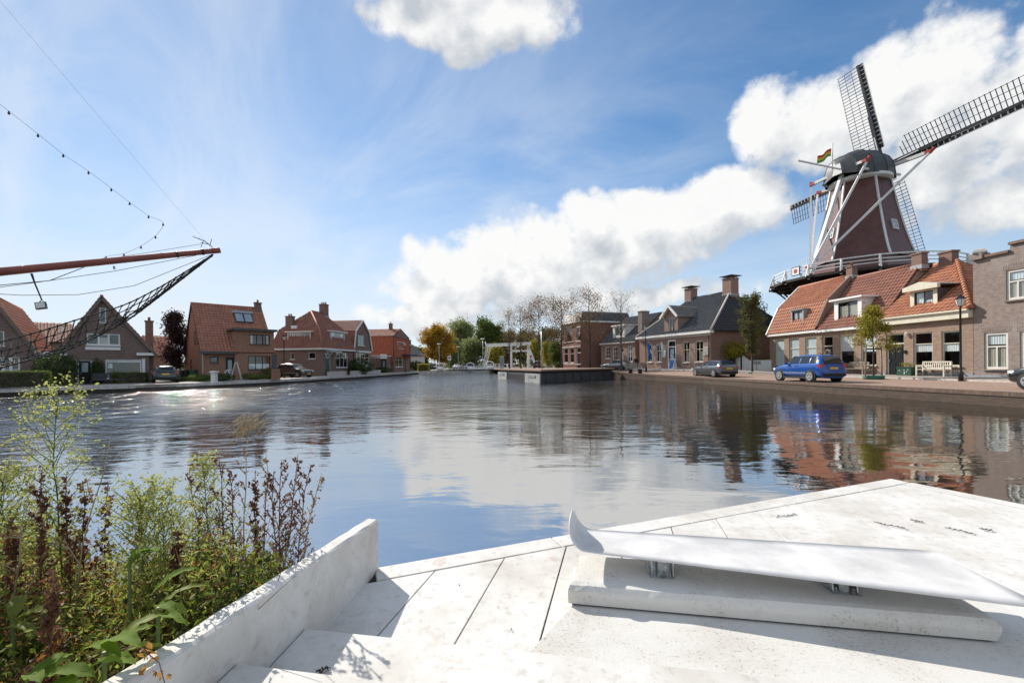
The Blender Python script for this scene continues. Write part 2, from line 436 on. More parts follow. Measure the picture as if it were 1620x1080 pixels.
plain('ground_mix', (0.16, 0.15, 0.11), 0.95, var=0.25, scale=0.3, col2=(0.09, 0.10, 0.05))
plain('grass_ground', (0.07, 0.10, 0.03), 0.95, var=0.25, scale=0.4)
plain('path_pale', (0.44, 0.40, 0.36), 0.9, var=0.12, scale=0.7, bump=0.3)
plain('asphalt', (0.10, 0.095, 0.09), 0.9, var=0.12, scale=0.7)
plain('black_metal', (0.012, 0.012, 0.014), 0.35, var=0.1)
plain('steel', (0.45, 0.47, 0.49), 0.35, 0.9, var=0.15, scale=9)
plain('galvanised', (0.42, 0.45, 0.47), 0.42, 0.85, var=0.25, scale=25)
plain('rubber', (0.015, 0.015, 0.016), 0.8, var=0.1)
plain('rim', (0.55, 0.56, 0.58), 0.3, 0.7, var=0.05)
plain('light_red', (0.45, 0.015, 0.02), 0.2, var=0.05, coat=0.6)
plain('light_clear', (0.75, 0.78, 0.8), 0.12, var=0.03, coat=0.6)
plain('plate_yellow', (0.75, 0.5, 0.02), 0.4, var=0.03)
plain('skin', (0.5, 0.3, 0.22), 0.6, var=0.05)
plain('cloth_dark', (0.02, 0.022, 0.026), 0.9, var=0.1)
plain('cloth_pale', (0.5, 0.5, 0.48), 0.9, var=0.1)
plain('hair_grey', (0.3, 0.28, 0.26), 0.8, var=0.1)
plain('wood_grey', (0.30, 0.25, 0.2), 0.8, var=0.15, bump=0.2)
plain('wood_pale', (0.62, 0.58, 0.5), 0.7, var=0.1)
plain('terracotta', (0.36, 0.15, 0.08), 0.8, var=0.1)
plain('bark', (0.075, 0.06, 0.05), 0.95, var=0.2, scale=4, bump=0.5)
plain('bark_grey', (0.12, 0.105, 0.09), 0.95, var=0.2, scale=4, bump=0.5)
plain('pontoon', (0.04, 0.046, 0.052), 0.55, var=0.2, scale=1.2)
plain('pontoon_end', (0.30, 0.31, 0.31), 0.6, var=0.15, scale=1.2)
plain('lamp_glass', (0.72, 0.74, 0.72), 0.25, var=0.03)
plain('sign_blue', (0.03, 0.12, 0.42), 0.5, var=0.05)
plain('flag_blue', (0.02, 0.13, 0.5), 0.8, var=0.06)
plain('flag_white', (0.75, 0.77, 0.8), 0.8, var=0.05)
plain('flag_red', (0.5, 0.04, 0.03), 0.8, var=0.05)
plain('flag_yellow', (0.6, 0.45, 0.05), 0.8, var=0.05)
plain('flag_green', (0.12, 0.28, 0.05), 0.8, var=0.05)
plain('solar_glass', (0.25, 0.33, 0.4), 0.12, var=0.1, scale=1, coat=0.5)
glassmat('glass')
glassmat('car_glass', dark=0.3)
leafmat('leaf_dark', (0.045, 0.075, 0.025), (0.09, 0.125, 0.04), 0.38)
leafmat('leaf_green', (0.08, 0.13, 0.025), (0.15, 0.19, 0.04), 0.45)
leafmat('leaf_willow', (0.2, 0.25, 0.09), (0.31, 0.34, 0.14), 0.48)
leafmat('leaf_yellow', (0.52, 0.33, 0.03), (0.38, 0.21, 0.03), 0.48)
leafmat('leaf_lime', (0.22, 0.24, 0.03), (0.42, 0.34, 0.05), 0.5)
leafmat('leaf_rust', (0.27, 0.17, 0.07), (0.17, 0.12, 0.06), 0.45)
leafmat('leaf_purple', (0.045, 0.025, 0.03), (0.07, 0.05, 0.04), 0.35)
leafmat('leaf_olive', (0.09, 0.11, 0.03), (0.14, 0.12, 0.04), 0.42)

def water_mat():
    m, nt, b = mat_new('water')
    tc = nt.nodes.new('ShaderNodeTexCoord'); P = tc.outputs['Object']
    x, y, z = sep(nt, P)
    b.inputs['Base Color'].default_value = (0.022, 0.021, 0.015, 1)
    b.inputs['IOR'].default_value = 8.0
    b.inputs['Specular IOR Level'].default_value = 0.5
    # wind roughens the far left; the near water and the lee of the right quay are calmer
    big = noise(nt, comb(nt, x * 0.05, y * 0.05, 0.0), 1.0, 3, 0.5)
    reach = (x * -0.024 + y * 0.024 + (big - 0.5) * 1.5).sstep(0.15, 1.35)
    near = 1.0 - y.sstep(3.0, 13.0)
    amp = (reach * 0.80 + 0.045) * (1.0 - near * 0.8)
    fine = noise(nt, comb(nt, x * 2.0, y * 3.4, 0.0), 1.0, 4, 0.55, 0.3)
    mid = noise(nt, comb(nt, x * 0.55, y * 1.15, 0.0), 1.0, 3, 0.5, 0.4)
    swell = noise(nt, comb(nt, x * 0.22, y * 0.34, 0.0), 1.0, 2, 0.5)
    h = fine * amp * 0.13 + mid * (amp * 0.12 + 0.010) + swell * 0.03
    spark = noise(nt, comb(nt, x * 2.6, y * 0.55, 3.0), 1.0, 2, 0.6).sstep(0.60, 0.66)
    link(nt, reach * (spark * 0.20 + 0.006) * (1.0 - near) + 0.015, b.inputs['Roughness'])
    bn = nt.nodes.new('ShaderNodeBump'); bn.inputs['Strength'].default_value = 1.0; bn.inputs['Distance'].default_value = 1.0
    link(nt, h, bn.inputs['Height']); nt.links.new(bn.outputs[0], b.inputs['Normal'])
water_mat()

# ------------------------------------------------------------------ water, ground, quays
MB().poly([(-700, -60, 0), (700, -60, 0), (700, 900, 0), (-700, 900, 0)]).build('water', 'water', kind='structure', origin=(0, 0, 0))

# bank lines at the top of the quay (x, y, z)
LB = [(-75, 2, .5), (-48, 16.5, .5), (-33.0, 28.2, .5), (-27.4, 33.2, .5), (-24.6, 38.6, .5), (-22.8, 46, .5), (-21.2, 62, .52), (-19.6, 82, .55), (-18.6, 100, .6), (-17.5, 128, .6)]
RB = [(21.5, -12, .53), (20.1, 2, .53), (18.7, 16, .53), (17.6, 24, .53), (16.25, 37, .53), (14.6, 44.5, .62), (12.2, 51.5, .8), (8.5, 58, .9), (1.2, 66, .95), (-2.5, 80, .9), (-5.5, 104, .85), (-5.5, 128, .8)]
g = MB()
GL = [(p[0] - 300, p[1] + 60, p[2]) for p in LB]
for i in range(len(LB) - 1): g.poly([LB[i], LB[i + 1], GL[i + 1], GL[i]])
g.build('ground_left', 'ground_mix', kind='structure')
# right bank: a street that rises from the quay edge to the house fronts
RF = [(29.6, -12, .72), (28.9, 2, .72), (27.7, 16, .71), (26.9, 24, .70), (25.7, 37, .72), (20.3, 44.2, 1.04), (16.1, 54.8, 1.08), (13.2, 63.5, 1.15), (9.5, 72, 1.15), (6, 82, 1.1), (4, 104, 1.0), (4, 128, .9)]
GR = [(p[0] + 300, p[1] + 40, p[2]) for p in RF]
g = MB()
for i in range(len(RB) - 1): g.poly([RB[i], RF[i], RF[i + 1], RB[i + 1]])
g.build('street_right', 'paving_red', kind='structure')
g = MB()
for i in range(len(RF) - 1): g.poly([RF[i], GR[i], GR[i + 1], RF[i + 1]])
g.poly([LB[-1], RB[-1], RF[-1], GR[-1], (600, 900, .8), (-600, 900, .8), GL[-1]])
g.build('ground_right', 'ground_mix', kind='structure')
# near bank behind the camera and under the weeds
g = MB(); g.poly([(-40, -60, .35), (40, -60, .35), (40, -1.2, .28), (-40, -1.2, .28)])
g.build('ground_near', 'grass_ground', kind='structure')

def strip(name, pts, w0, w1, dz, mat, side, z=None):
    """ribbon beside a bank line between the offsets w0 and w1 on the land side"""
    P = [Vector(p) for p in pts]; a, b = [], []
    for i, p in enumerate(P):
        d = (P[min(i + 1, len(P) - 1)] - P[max(i - 1, 0)]); d.z = 0; d.normalize(); n = Vector((-d.y, d.x, 0)) * side
        a.append(p + n * w0 + Z3 * dz); b.append(p + n * w1 + Z3 * dz)
    g = MB()
    for i in range(len(P) - 1): g.poly([a[i], b[i], b[i + 1], a[i + 1]] if side < 0 else [b[i], a[i], a[i + 1], b[i + 1]])
    return g.build(name, mat, kind='structure')
strip('path_left', LB[1:], 0.42, 2.6, .004, 'path_pale', 1)
strip('road_left', LB[1:], 2.6, 5.4, .008, 'paving_pale', 1)

def offs(P, i, side):
    d = (P[min(i + 1, len(P) - 1)] - P[max(i - 1, 0)]); d.z = 0; d.normalize(); return Vector((-d.y, d.x, 0)) * side
# left quay: concrete capping beams on dark sheet piles
PL = [Vector(p) for p in LB]
qe = empty('quay_wall', (-27.4, 33.2, 0), 'low canal wall of pale weathered concrete beams along the left bank path', 'quay wall')
def resample(P, step):
    out = [P[0].copy()]; acc = 0
    for a, b in zip(P, P[1:]):
        L = (b - a).length; t = step - acc
        while t < L: out.append(a.lerp(b, t / L)); t += step
        acc = L - (t - step)
    return out
bl = resample(PL[1:], 3.6)
for a, b in zip(bl, bl[1:]):
    d = (b - a); d.z = 0; L = d.length; d /= L; n = Vector((-d.y, d.x, 0))
    j = random.Random(int(a.y * 100)).uniform(-.012, .012)
    MB().box((a + b) / 2 + n * .2 - Z3 * (.12 - j), (L - .03, .45, .24), (d, n, Z3)).build('beam', 'concrete_beam', qe)
m = MB()
for a, b in zip(PL, PL[1:]):
    d = (b - a); d.z = 0; d.normalize(); n = Vector((-d.y, d.x, 0)); m.poly([a + n * .06 - Z3 * .9, b + n * .06 - Z3 * .9, b + n * .06 - Z3 * .2, a + n * .06 - Z3 * .2])
m.build('sheet_piling', 'timber_dark', qe)
# right quay: brick wall with a soldier course on top
PR = [Vector(p) for p in RB[:8]]
qr = empty('quay_wall', (17.0, 30, 0), 'weathered brown brick quay wall beside the parked cars', 'quay wall')
m = MB(); c = MB()
for i, (a, b) in enumerate(zip(PR, PR[1:])):
    na, nb = offs(PR, i, -1), offs(PR, i + 1, -1)
    za, zb = Vector((0, 0, a.z + .5)), Vector((0, 0, b.z + .5))
    m.poly([a - za, a - Z3 * .14, b - Z3 * .14, b - zb])
    A0, B0 = a - na * .03, b - nb * .03; A1, B1 = a + na * .34, b + nb * .34
    up = Z3 * .03
    c.poly([A0 - Z3 * .14, A0 + up, B0 + up, B0 - Z3 * .14]); c.poly([A0 + up, A1 + up, B1 + up, B0 + up]); c.poly([A1 + up, A1 - up, B1 - up, B1 + up]); c.poly([a - Z3 * .14, A0 - Z3 * .14, B0 - Z3 * .14, b - Z3 * .14])
m.build('wall', 'brick_quay', qr); c.build('coping', 'brick_soldier', qr, label='soldier course of bricks along the top edge')
# pavement in front of the right-hand houses with a kerb step
P = [Vector(p) for p in RF[1:9]]
kb = MB(); pv = MB()
for i in range(len(P) - 1):
    a, b = P[i], P[i + 1]; na, nb = offs(P, i, 1), offs(P, i + 1, 1)
    wa = 2.6 if a.y < 40 else 1.7; wb = 2.6 if b.y < 40 else 1.7
    def lift(p, n, w): q = p + n * w; q.z = p.z - .045 * w / 1.0 * .35; return q
    A, B = lift(a, na, wa), lift(b, nb, wb); u = Z3 * .10
    pv.poly([A + u, a + u + Z3 * .02, b + u + Z3 * .02, B + u])
    kb.poly([A - Z3 * .08, A + u, B + u, B - Z3 * .08]); kb.poly([A + u + Z3 * .004, A - na * .14 + u + Z3 * .004, B - nb * .14 + u + Z3 * .004, B + u + Z3 * .004])
pv.build('pavement', 'paving_pale', kind='structure'); kb.build('kerb', 'stone_band', kind='structure')
# ------------------------------------------------------------------ facades
def clip_half(poly, a, b, c):
    """keep a*x + b*y <= c"""
    out = []
    for i in range(len(poly)):
        p, q = poly[i], poly[(i + 1) % len(poly)]; dp, dq = a * p[0] + b * p[1] - c, a * q[0] + b * q[1] - c
        if dp <= 1e-9: out.append(p)
        if (dp < -1e-9 and dq > 1e-9) or (dp > 1e-9 and dq < -1e-9):
            t = dp / (dp - dq); out.append((p[0] + (q[0] - p[0]) * t, p[1] + (q[1] - p[1]) * t))
    return out
def clip_convex(poly, outline):
    n = len(outline); area = sum(outline[i][0] * outline[(i + 1) % n][1] - outline[(i + 1) % n][0] * outline[i][1] for i in range(n))
    o = outline if area > 0 else outline[::-1]
    for i in range(n):
        (x0, y0), (x1, y1) = o[i], o[(i + 1) % n]; a, b = (y1 - y0), -(x1 - x0)
        poly = clip_half(poly, a, b, a * x0 + b * y0)
        if len(poly) < 3: return []
    return poly
class Fac:
    """a vertical plane standing on the line A-B (left to right as seen from outside)"""
    def __init__(s, A, B):
        s.A = Vector((A[0], A[1], 0)); d = Vector((B[0] - A[0], B[1] - A[1], 0)); s.L = d.length; s.d = d / s.L
        s.n = Vector((s.d.y, -s.d.x, 0)); s.ax = (s.d, -s.n, Z3)
    def P(s, u, z, dep=0.0): return s.A + s.d * u - s.n * dep + Z3 * z
    def hit(s, px, py, dep=0.0):
        U, V = ray(px, py); O = s.A - s.n * dep
        t = (O.x * s.n.x + O.y * s.n.y) / (U * s.n.x + s.n.y); p = Vector((U * t, t, CAMZ + V * t))
        return (p - s.A).dot(s.d), p.z
    def rect(s, r, dep=0.0):
        cx, cy = (r[0] + r[2]) / 2, (r[1] + r[3]) / 2
        return [s.hit(r[0], cy, dep)[0], s.hit(cx, r[3], dep)[1], s.hit(r[2], cy, dep)[0], s.hit(cx, r[1], dep)[1]]
    def side(s, right=True, depth=8.0):
        if right: return Fac(s.P(s.L, 0)[:2], s.P(s.L, 0, depth)[:2])
        return Fac(s.P(0, 0, depth)[:2], s.P(0, 0)[:2])
def pxfac(p0, Z0, p1, Z1):
    a, b = at(p0, CY, Z0), at(p1, CY, Z1); return Fac((a.x, a.y), (b.x, b.y))

def wall(fac, outlines, holes, name, mat, parent, reveal=0.16, thick=0.0):
    m = MB()
    if isinstance(outlines[0][0], (int, float)): outlines = [outlines]
    us = sorted(set([h[0] for h in holes] + [h[2] for h in holes])); zs = sorted(set([h[1] for h in holes] + [h[3] for h in holes]))
    us = [-1e3] + us + [1e3]; zs = [-1e3] + zs + [1e3]
    for o in outlines:
        for i in range(len(us) - 1):
            for j in range(len(zs) - 1):
                cu, cz = (us[i] + us[i + 1]) / 2, (zs[j] + zs[j + 1]) / 2
                if any(h[0] < cu < h[2] and h[1] < cz < h[3] for h in holes): continue
                p = clip_convex([(us[i], zs[j]), (us[i + 1], zs[j]), (us[i + 1], zs[j + 1]), (us[i], zs[j + 1])], o)
                if len(p) >= 3: m.poly([fac.P(a, b) for a, b in p])
    for h in holes:
        c = [(h[0], h[1]), (h[2], h[1]), (h[2], h[3]), (h[0], h[3])]
        for k in range(4):
            a, b = c[k], c[(k + 1) % 4]; m.poly([fac.P(*a), fac.P(*b), fac.P(*b, reveal), fac.P(*a, reveal)])
    return m.build(name, mat, parent)

def window(fac, r, parent, frame='white_paint', cols=2, rows=(1,), fw=0.07, mw=0.045, dep=0.07, sill='white_paint', curtain=None, name='window', glass='glass', proud=False):
    """frame with mullions, one pane per light, a sill and, where the photo shows it, a curtain. rows: heights from the bottom"""
    u0, z0, u1, z1 = r; m = MB(); D = 0.07
    if proud: dep = -0.03
    c = dep + D / 2
    def slab(a, b, e, f, dd=c, t=D): m.box(fac.P((a + e) / 2, (b + f) / 2, dd), (e - a, t, f - b), fac.ax)
    slab(u0, z0, u0 + fw, z1); slab(u1 - fw, z0, u1, z1); slab(u0 + fw, z0, u1 - fw, z0 + fw); slab(u0 + fw, z1 - fw, u1 - fw, z1)
    iu0, iu1, iz0, iz1 = u0 + fw, u1 - fw, z0 + fw, z1 - fw
    tot = float(sum(rows)); zc = [iz0]
    for k in rows: zc.append(zc[-1] + (iz1 - iz0) * k / tot)
    panes = []
    for j in range(len(rows)):
        n = cols[j] if isinstance(cols, (tuple, list)) else cols
        if j: slab(iu0, zc[j] - mw / 2, iu1, zc[j] + mw / 2, c, D * .9)
        for i in range(n):
            a, b = iu0 + (iu1 - iu0) * i / n, iu0 + (iu1 - iu0) * (i + 1) / n
            if i: slab(a - mw / 2, zc[j] + (mw / 2 if j else 0), a + mw / 2, zc[j + 1] - (mw / 2 if j < len(rows) - 1 else 0), c, D * .8)
            panes.append((a, zc[j], b, zc[j + 1]))
    w = m.build(name, frame, parent)
    for a, b, e, f in panes:
        MB().box(fac.P((a + e) / 2, (b + f) / 2, c + .005), (e - a, .012, f - b), fac.ax).build('pane', glass, w)
    if curtain:
        for (a, b, e, f, mt) in curtain:
            A, E = iu0 + (iu1 - iu0) * a, iu0 + (iu1 - iu0) * e; B, G = iz0 + (iz1 - iz0) * b, iz0 + (iz1 - iz0) * f
            q = MB(); n = max(2, int((E - A) / .06)); 
            for i in range(n):
                q.poly([fac.P(A + (E - A) * i / n, B, c + .035 + .02 * (i % 2)), fac.P(A + (E - A) * (i + 1) / n, B, c + .035 + .02 * ((i + 1) % 2)), fac.P(A + (E - A) * (i + 1) / n, G, c + .035 + .02 * ((i + 1) % 2)), fac.P(A + (E - A) * i / n, G, c + .035 + .02 * (i % 2))])
            q.build('blind' if mt.startswith('blind') else 'curtain', mt, w)
    if sill:
        MB().box(fac.P((u0 + u1) / 2, z0 - .04, -.03), (u1 - u0 + .1, .16, .07), fac.ax).build('sill', sill, w)
    return w

def door(fac, r, parent, frame='white_paint', leaf='dark_paint', fanlight=0.0, fw=0.09, dep=0.1, glassy=None):
    u0, z0, u1, z1 = r; m = MB(); c = dep + .04
    def slab(mm, a, b, e, f, dd=c, t=.08): mm.box(fac.P((a + e) / 2, (b + f) / 2, dd), (e - a, t, f - b), fac.ax)
    slab(m, u0, z0, u0 + fw, z1); slab(m, u1 - fw, z0, u1, z1); slab(m, u0 + fw, z1 - fw, u1 - fw, z1)
    zt = z1 - fw
    if fanlight: zt = z1 - (z1 - z0) * fanlight; slab(m, u0 + fw, zt - .05, u1 - fw, zt + .03)
    w = m.build('door', frame, parent)
    if fanlight: MB().box(fac.P((u0 + u1) / 2, (zt + .03 + z1 - fw) / 2, c + .01), (u1 - u0 - 2 * fw, .012, z1 - fw - zt - .03), fac.ax).build('fanlight_pane', 'glass', w)
    q = MB(); slab(q, u0 + fw, z0 + .02, u1 - fw, zt - .05 if fanlight else zt, c + .01, .05)
    l = q.build('door_leaf', leaf, w)
    a, e = u0 + fw, u1 - fw; hh = (zt - z0)
    if glassy:
        g0, g1 = glassy
        MB().box(fac.P((a + e) / 2, z0 + hh * (g0 + g1) / 2, c - .018), ((e - a) * .56, .012, hh * (g1 - g0)), fac.ax).build('door_pane', 'solar_glass', w)
    else:
        for (f0, f1) in ((.10, .42), (.50, .90)):
            for sgn in (-1, 1):
                MB().box(fac.P((a + e) / 2 + sgn * (e - a) * .22, z0 + hh * (f0 + f1) / 2, c - .02), ((e - a) * .32, .02, hh * (f1 - f0)), fac.ax).build('door_panel', leaf, w)
    MB().box(fac.P(a + .1, z0 + hh * .47, c - .05), (.04, .07, .14), fac.ax).build('handle', 'steel', w)
    return w

def tiles(poly, mat, parent, name='roof_tiles', tw=0.28, th=0.34, amp=0.065, lip=0.05, flat=False):
    """courses of pantiles over a convex planar outline; the first edge is the eave"""
    P = [Vector(p) for p in poly]; U = (P[1] - P[0]).normalized()
    N = U.cross((P[2] - P[1])).normalized()
    if N.z < 0: N = -N
    V = N.cross(U)
    if V.z < 0: V = -V
    o = P[0]; q = [((p - o).dot(U), (p - o).dot(V)) for p in P]
    vmin, vmax = min(a[1] for a in q), max(a[1] for a in q); rows = max(1, int(round((vmax - vmin) / th))); th = (vmax - vmin) / rows
    def span(v):
        xs = []
        for i in range(len(q)):
            (x0, y0), (x1, y1) = q[i], q[(i + 1) % len(q)]
            if abs(y1 - y0) < 1e-9:
                if abs(y0 - v) < 1e-6: xs += [x0, x1]
            elif min(y0, y1) - 1e-6 <= v <= max(y0, y1) + 1e-6: xs.append(x0 + (x1 - x0) * (v - y0) / (y1 - y0))
        return (min(xs), max(xs)) if xs else None
    mb = MB(); uv = []; seg = 1 if flat else 5
    prof = [0.0] if flat else [0.0, 0.65, 1.0, 0.72, 0.05]
    for j in range(rows):
        va, vb = vmin + j * th, vmin + (j + 1) * th
        sa, sb = span(va + 1e-5), span(vb - 1e-5)
        if not sa or not sb: continue
        w = max(sa[1] - sa[0], sb[1] - sb[0]); n = max(1, int(round(w / tw)))
        lo0, lo1 = min(sa[0], sb[0]), max(sa[1], sb[1]); k0 = int(math.floor(lo0 / tw)); k1 = int(math.ceil(lo1 / tw))
        us = [k0 * tw + i * tw / seg for i in range((k1 - k0) * seg + 1)]
        vs = []; base = len(mb.v)
        for i, u in enumerate(us):
            h = prof[i % seg] * amp; tid = (math.floor(u / tw + 1e-4) + .5)
            ua, ub = min(max(u, sa[0]), sa[1]), min(max(u, sb[0]), sb[1])
            vs += [o + U * ua + V * va + N * (h - .002), o + U * ua + V * (va - .012) + N * (h + lip), o + U * ub + V * vb + N * (h + .004)]
            uv += [(tid, j + .5)] * 3
        fs = []
        for i in range(len(us) - 1):
            a = i * 3; b = a + 3; fs += [(a + 1, b + 1, b + 2, a + 2), (a, b, b + 1, a + 1)]
        mb.add(vs, fs, False)
    u2 = [((t[0]), t[1]) for t in uv]
    ob = mb.build(name, mat, parent, uv=u2, kind='stuff')
    return ob
def slab_roof(polys, thick, mat, parent, name='roof'):
    m = MB()
    for p in polys:
        p = [Vector(x) for x in p]; N = (p[1] - p[0]).cross(p[2] - p[1]).normalized()
        if N.z < 0: N = -N
        m.prism([x - N * .012 for x in p], -N * thick)
    return m.build(name, mat, parent)
def chimney(c, w, d, z0, z1, parent, mat='brick_brown', ax=None, pots=1, cap='lead'):
    m = MB(); ax = ax or (Vector((1, 0, 0)), Vector((0, 1, 0)), Z3)
    m.box((c[0], c[1], (z0 + z1) / 2), (w, d, z1 - z0), ax); m.box((c[0], c[1], z1 + .05), (w + .12, d + .12, .1), ax)
    o = m.build('chimney', mat, parent)
    MB().box((c[0], c[1], z0 + .32), (w + .1, d + .1, .3), ax).build('flashing', 'lead', o)
    for i in range(pots):
        x = (i - (pots - 1) / 2) * .3
        p = Vector((c[0], c[1], z1 + .1)) + ax[0] * x
        MB().lathe(p, [(.11, 0), (.09, .3), (.11, .32)], 8).build('chimney_pot', 'terracotta', o)
    if cap == 'plate':
        q = MB()
        for sx in (-1, 1):
            for sy in (-1, 1): q.box(Vector((c[0], c[1], z1 + .2)) + ax[0] * sx * w * .4 + ax[1] * sy * d * .4, (.06, .06, .22), ax)
        q.box((c[0], c[1], z1 + .34), (w + .5, d + .5, .06), ax).build('cap_plate', 'fascia_dark', o)
    return o
def gutter(fac, u0, u1, z, parent, mat='white_paint', h=.2, out=.28, name='gutter', dep=0.0):
    return MB().box(fac.P((u0 + u1) / 2, z, -out / 2 + .02 + dep), (u1 - u0, out, h), fac.ax).build(name, mat, parent)
def rectw(u0, z0, u1, z1): return [(u0, z0), (u1, z0), (u1, z1), (u0, z1)]
def backs(fac, u0, u1, zb, depth, ztop, parent, mat, left=None, right=None):
    """side and back walls; left/right give outlines in (depth, z) when they are gables"""
    L = Fac(fac.P(u0, 0, depth)[:2], fac.P(u0, 0)[:2]); Rr = Fac(fac.P(u1, 0)[:2], fac.P(u1, 0, depth)[:2]); B = Fac(fac.P(u1, 0, depth)[:2], fac.P(u0, 0, depth)[:2])
    lo = [(depth - a, z) for a, z in left] if left else rectw(0, zb, depth, ztop)
    ro = right if right else rectw(0, zb, depth, ztop)
    wall(L, [lo], [], 'wall', mat, parent); wall(Rr, [ro], [], 'wall', mat, parent); wall(B, [rectw(0, zb, u1 - u0, ztop)], [], 'wall', mat, parent)
    MB().poly([fac.P(u0, zb + .02, 0), fac.P(u1, zb + .02, 0), fac.P(u1, zb + .02, depth), fac.P(u0, zb + .02, depth)]).build('floor', 'interior', parent)
    return L, Rr, B
def housebase(fac, u0, u1, depth, zb, name, label, cat='house', group=None):
    return empty(name, fac.P((u0 + u1) / 2, zb, depth / 2), label, cat, group)
# ------------------------------------------------------------------ right bank: the row of houses
RFAC = pxfac(1218, 42.7, 1540, 25.4)
uB, uC, uD = RFAC.hit(1295, 577)[0], RFAC.hit(1395, 577)[0], RFAC.L
GB = 0.62
def dormer(fac, o, w, dep, back, parent, front='white_paint', cheek='white_paint', frame='white_paint', cols=2, rows=(1,), roof='flat', roofmat='white_paint', curtain=None, over=.18, rth=.16, sill=None):
    """o: outer rectangle of the front, w: window rectangle, both (u0,z0,u1,z1) on the plane at depth dep"""
    f2 = Fac(fac.P(0, 0, dep)[:2], fac.P(fac.L, 0, dep)[:2])
    d = wall(f2, [rectw(*o)], [w], 'dormer', front, parent, reveal=.1)
    for u in (o[0], o[2]):
        MB().poly([fac.P(u, o[1], dep), fac.P(u, o[3], dep), fac.P(u, o[3], back), fac.P(u, o[1], back)]).build('dormer_cheek', cheek, d)
    window(f2, w, d, frame, cols, rows, fw=.06, sill=sill, curtain=curtain)
    if roof == 'flat':
        MB().box(fac.P((o[0] + o[2]) / 2, o[3] + rth / 2, (dep + back) / 2 - over), (o[2] - o[0] + 2 * over, back - dep, rth), fac.ax).build('dormer_roof', roofmat, d)
    return d

# -- R1: gambrel roof house
h = housebase(RFAC, 0, uB, 6.4, GB, 'row_house', 'brick row house with gambrel orange tile roof next to white picket fence')
op = [RFAC.rect(z5(*q)) for q in ((138, 592, 192, 742), (220, 585, 280, 738), (316, 578, 383, 735))]
wall(RFAC, [rectw(0, GB, uB, 4.4)], op, 'wall', 'brick_tan', h)
for r in op: window(RFAC, r, h, 'cream_paint', (1, 1), (1.6, 1), curtain=[(0, 0, 1, 1, 'blind')], sill='stone_band')
prof = [(0, 4.4), (1.0, 7.0), (3.0, 9.05)]
gab = [(0, GB), (6.4, GB), (6.4, 4.4), (5.4, 7.0), (3.2, 9.05), (1.0, 7.0), (0, 4.4)]
backs(RFAC, 0, uB, GB, 6.4, 4.4, h, 'brick_tan', left=gab, right=gab)
def quadroof(fac, u0, u1, a, b, mat, parent, **k):
    p = [fac.P(u0, a[1], a[0]), fac.P(u1, a[1], a[0]), fac.P(u1, b[1], b[0]), fac.P(u0, b[1], b[0])]
    slab_roof([p], .08, 'timber_dark', parent, 'roof_boarding'); return tiles(p, mat, parent, **k)
def quadback(fac, u0, u1, a, b, mat, parent, **k):
    p = [fac.P(u1, a[1], a[0]), fac.P(u0, a[1], a[0]), fac.P(u0, b[1], b[0]), fac.P(u1, b[1], b[0])]
    slab_roof([p], .08, 'timber_dark', parent, 'roof_boarding'); return tiles(p, mat, parent, **k)
quadroof(RFAC, 0, uB, (-.25, 4.5), (1.0, 7.0), 'tile_orange', h); quadroof(RFAC, 0, uB, (1.0, 7.0), (3.2, 9.05), 'tile_orange', h)
quadback(RFAC, 0, uB, (6.65, 4.5), (5.4, 7.0), 'tile_orange', h, tw=.4, th=.5); quadback(RFAC, 0, uB, (5.4, 7.0), (3.2, 9.05), 'tile_orange', h, tw=.4, th=.5)
MB().tube([RFAC.P(0, 9.12, 3.2), RFAC.P(uB, 9.12, 3.2)], .13, 8).build('ridge_tiles', 'tile_orange', h)
for uu in (-.04,):
    m = MB()
    for a, b in (((-.3, 4.42), (1.0, 7.06)), ((1.0, 7.06), (3.2, 9.14)), ((3.2, 9.14), (5.4, 7.06)), ((5.4, 7.06), (6.7, 4.42))): m.bar(RFAC.P(uu, a[1], a[0]), RFAC.P(uu, b[1], b[0]), .1, .2)
    m.build('verge_board', 'white_paint', h)
m = MB()   # brick upstand towards the next house
for a, b in (((-.1, 4.7), (1.0, 7.05)), ((1.0, 7.05), (3.2, 9.1))): m.bar(RFAC.P(uB + .02, a[1], a[0]), RFAC.P(uB + .02, b[1], b[0]), .22, .34)
m.build('parapet', 'brick_brown', h)
gutter(RFAC, -.05, uB, 4.36, h, 'white_paint')
w = RFAC.rect(z5(238, 424, 298, 502), .12)
dormer(RFAC, [w[0] - .14, w[1] - .12, w[2] + .14, w[3] + .12], w, .12, 1.9, h, 'lead', 'lead', 'dark_paint', 2, (1,), roofmat='lead', over=.1, rth=.08, curtain=[(0, 0, 1, 1, 'blind')])
c = RFAC.P(uB - .1, 0, 3.2); chimney((c.x, c.y), .6, .5, 8.6, 9.75, h, 'brick_brown', RFAC.ax, pots=1)

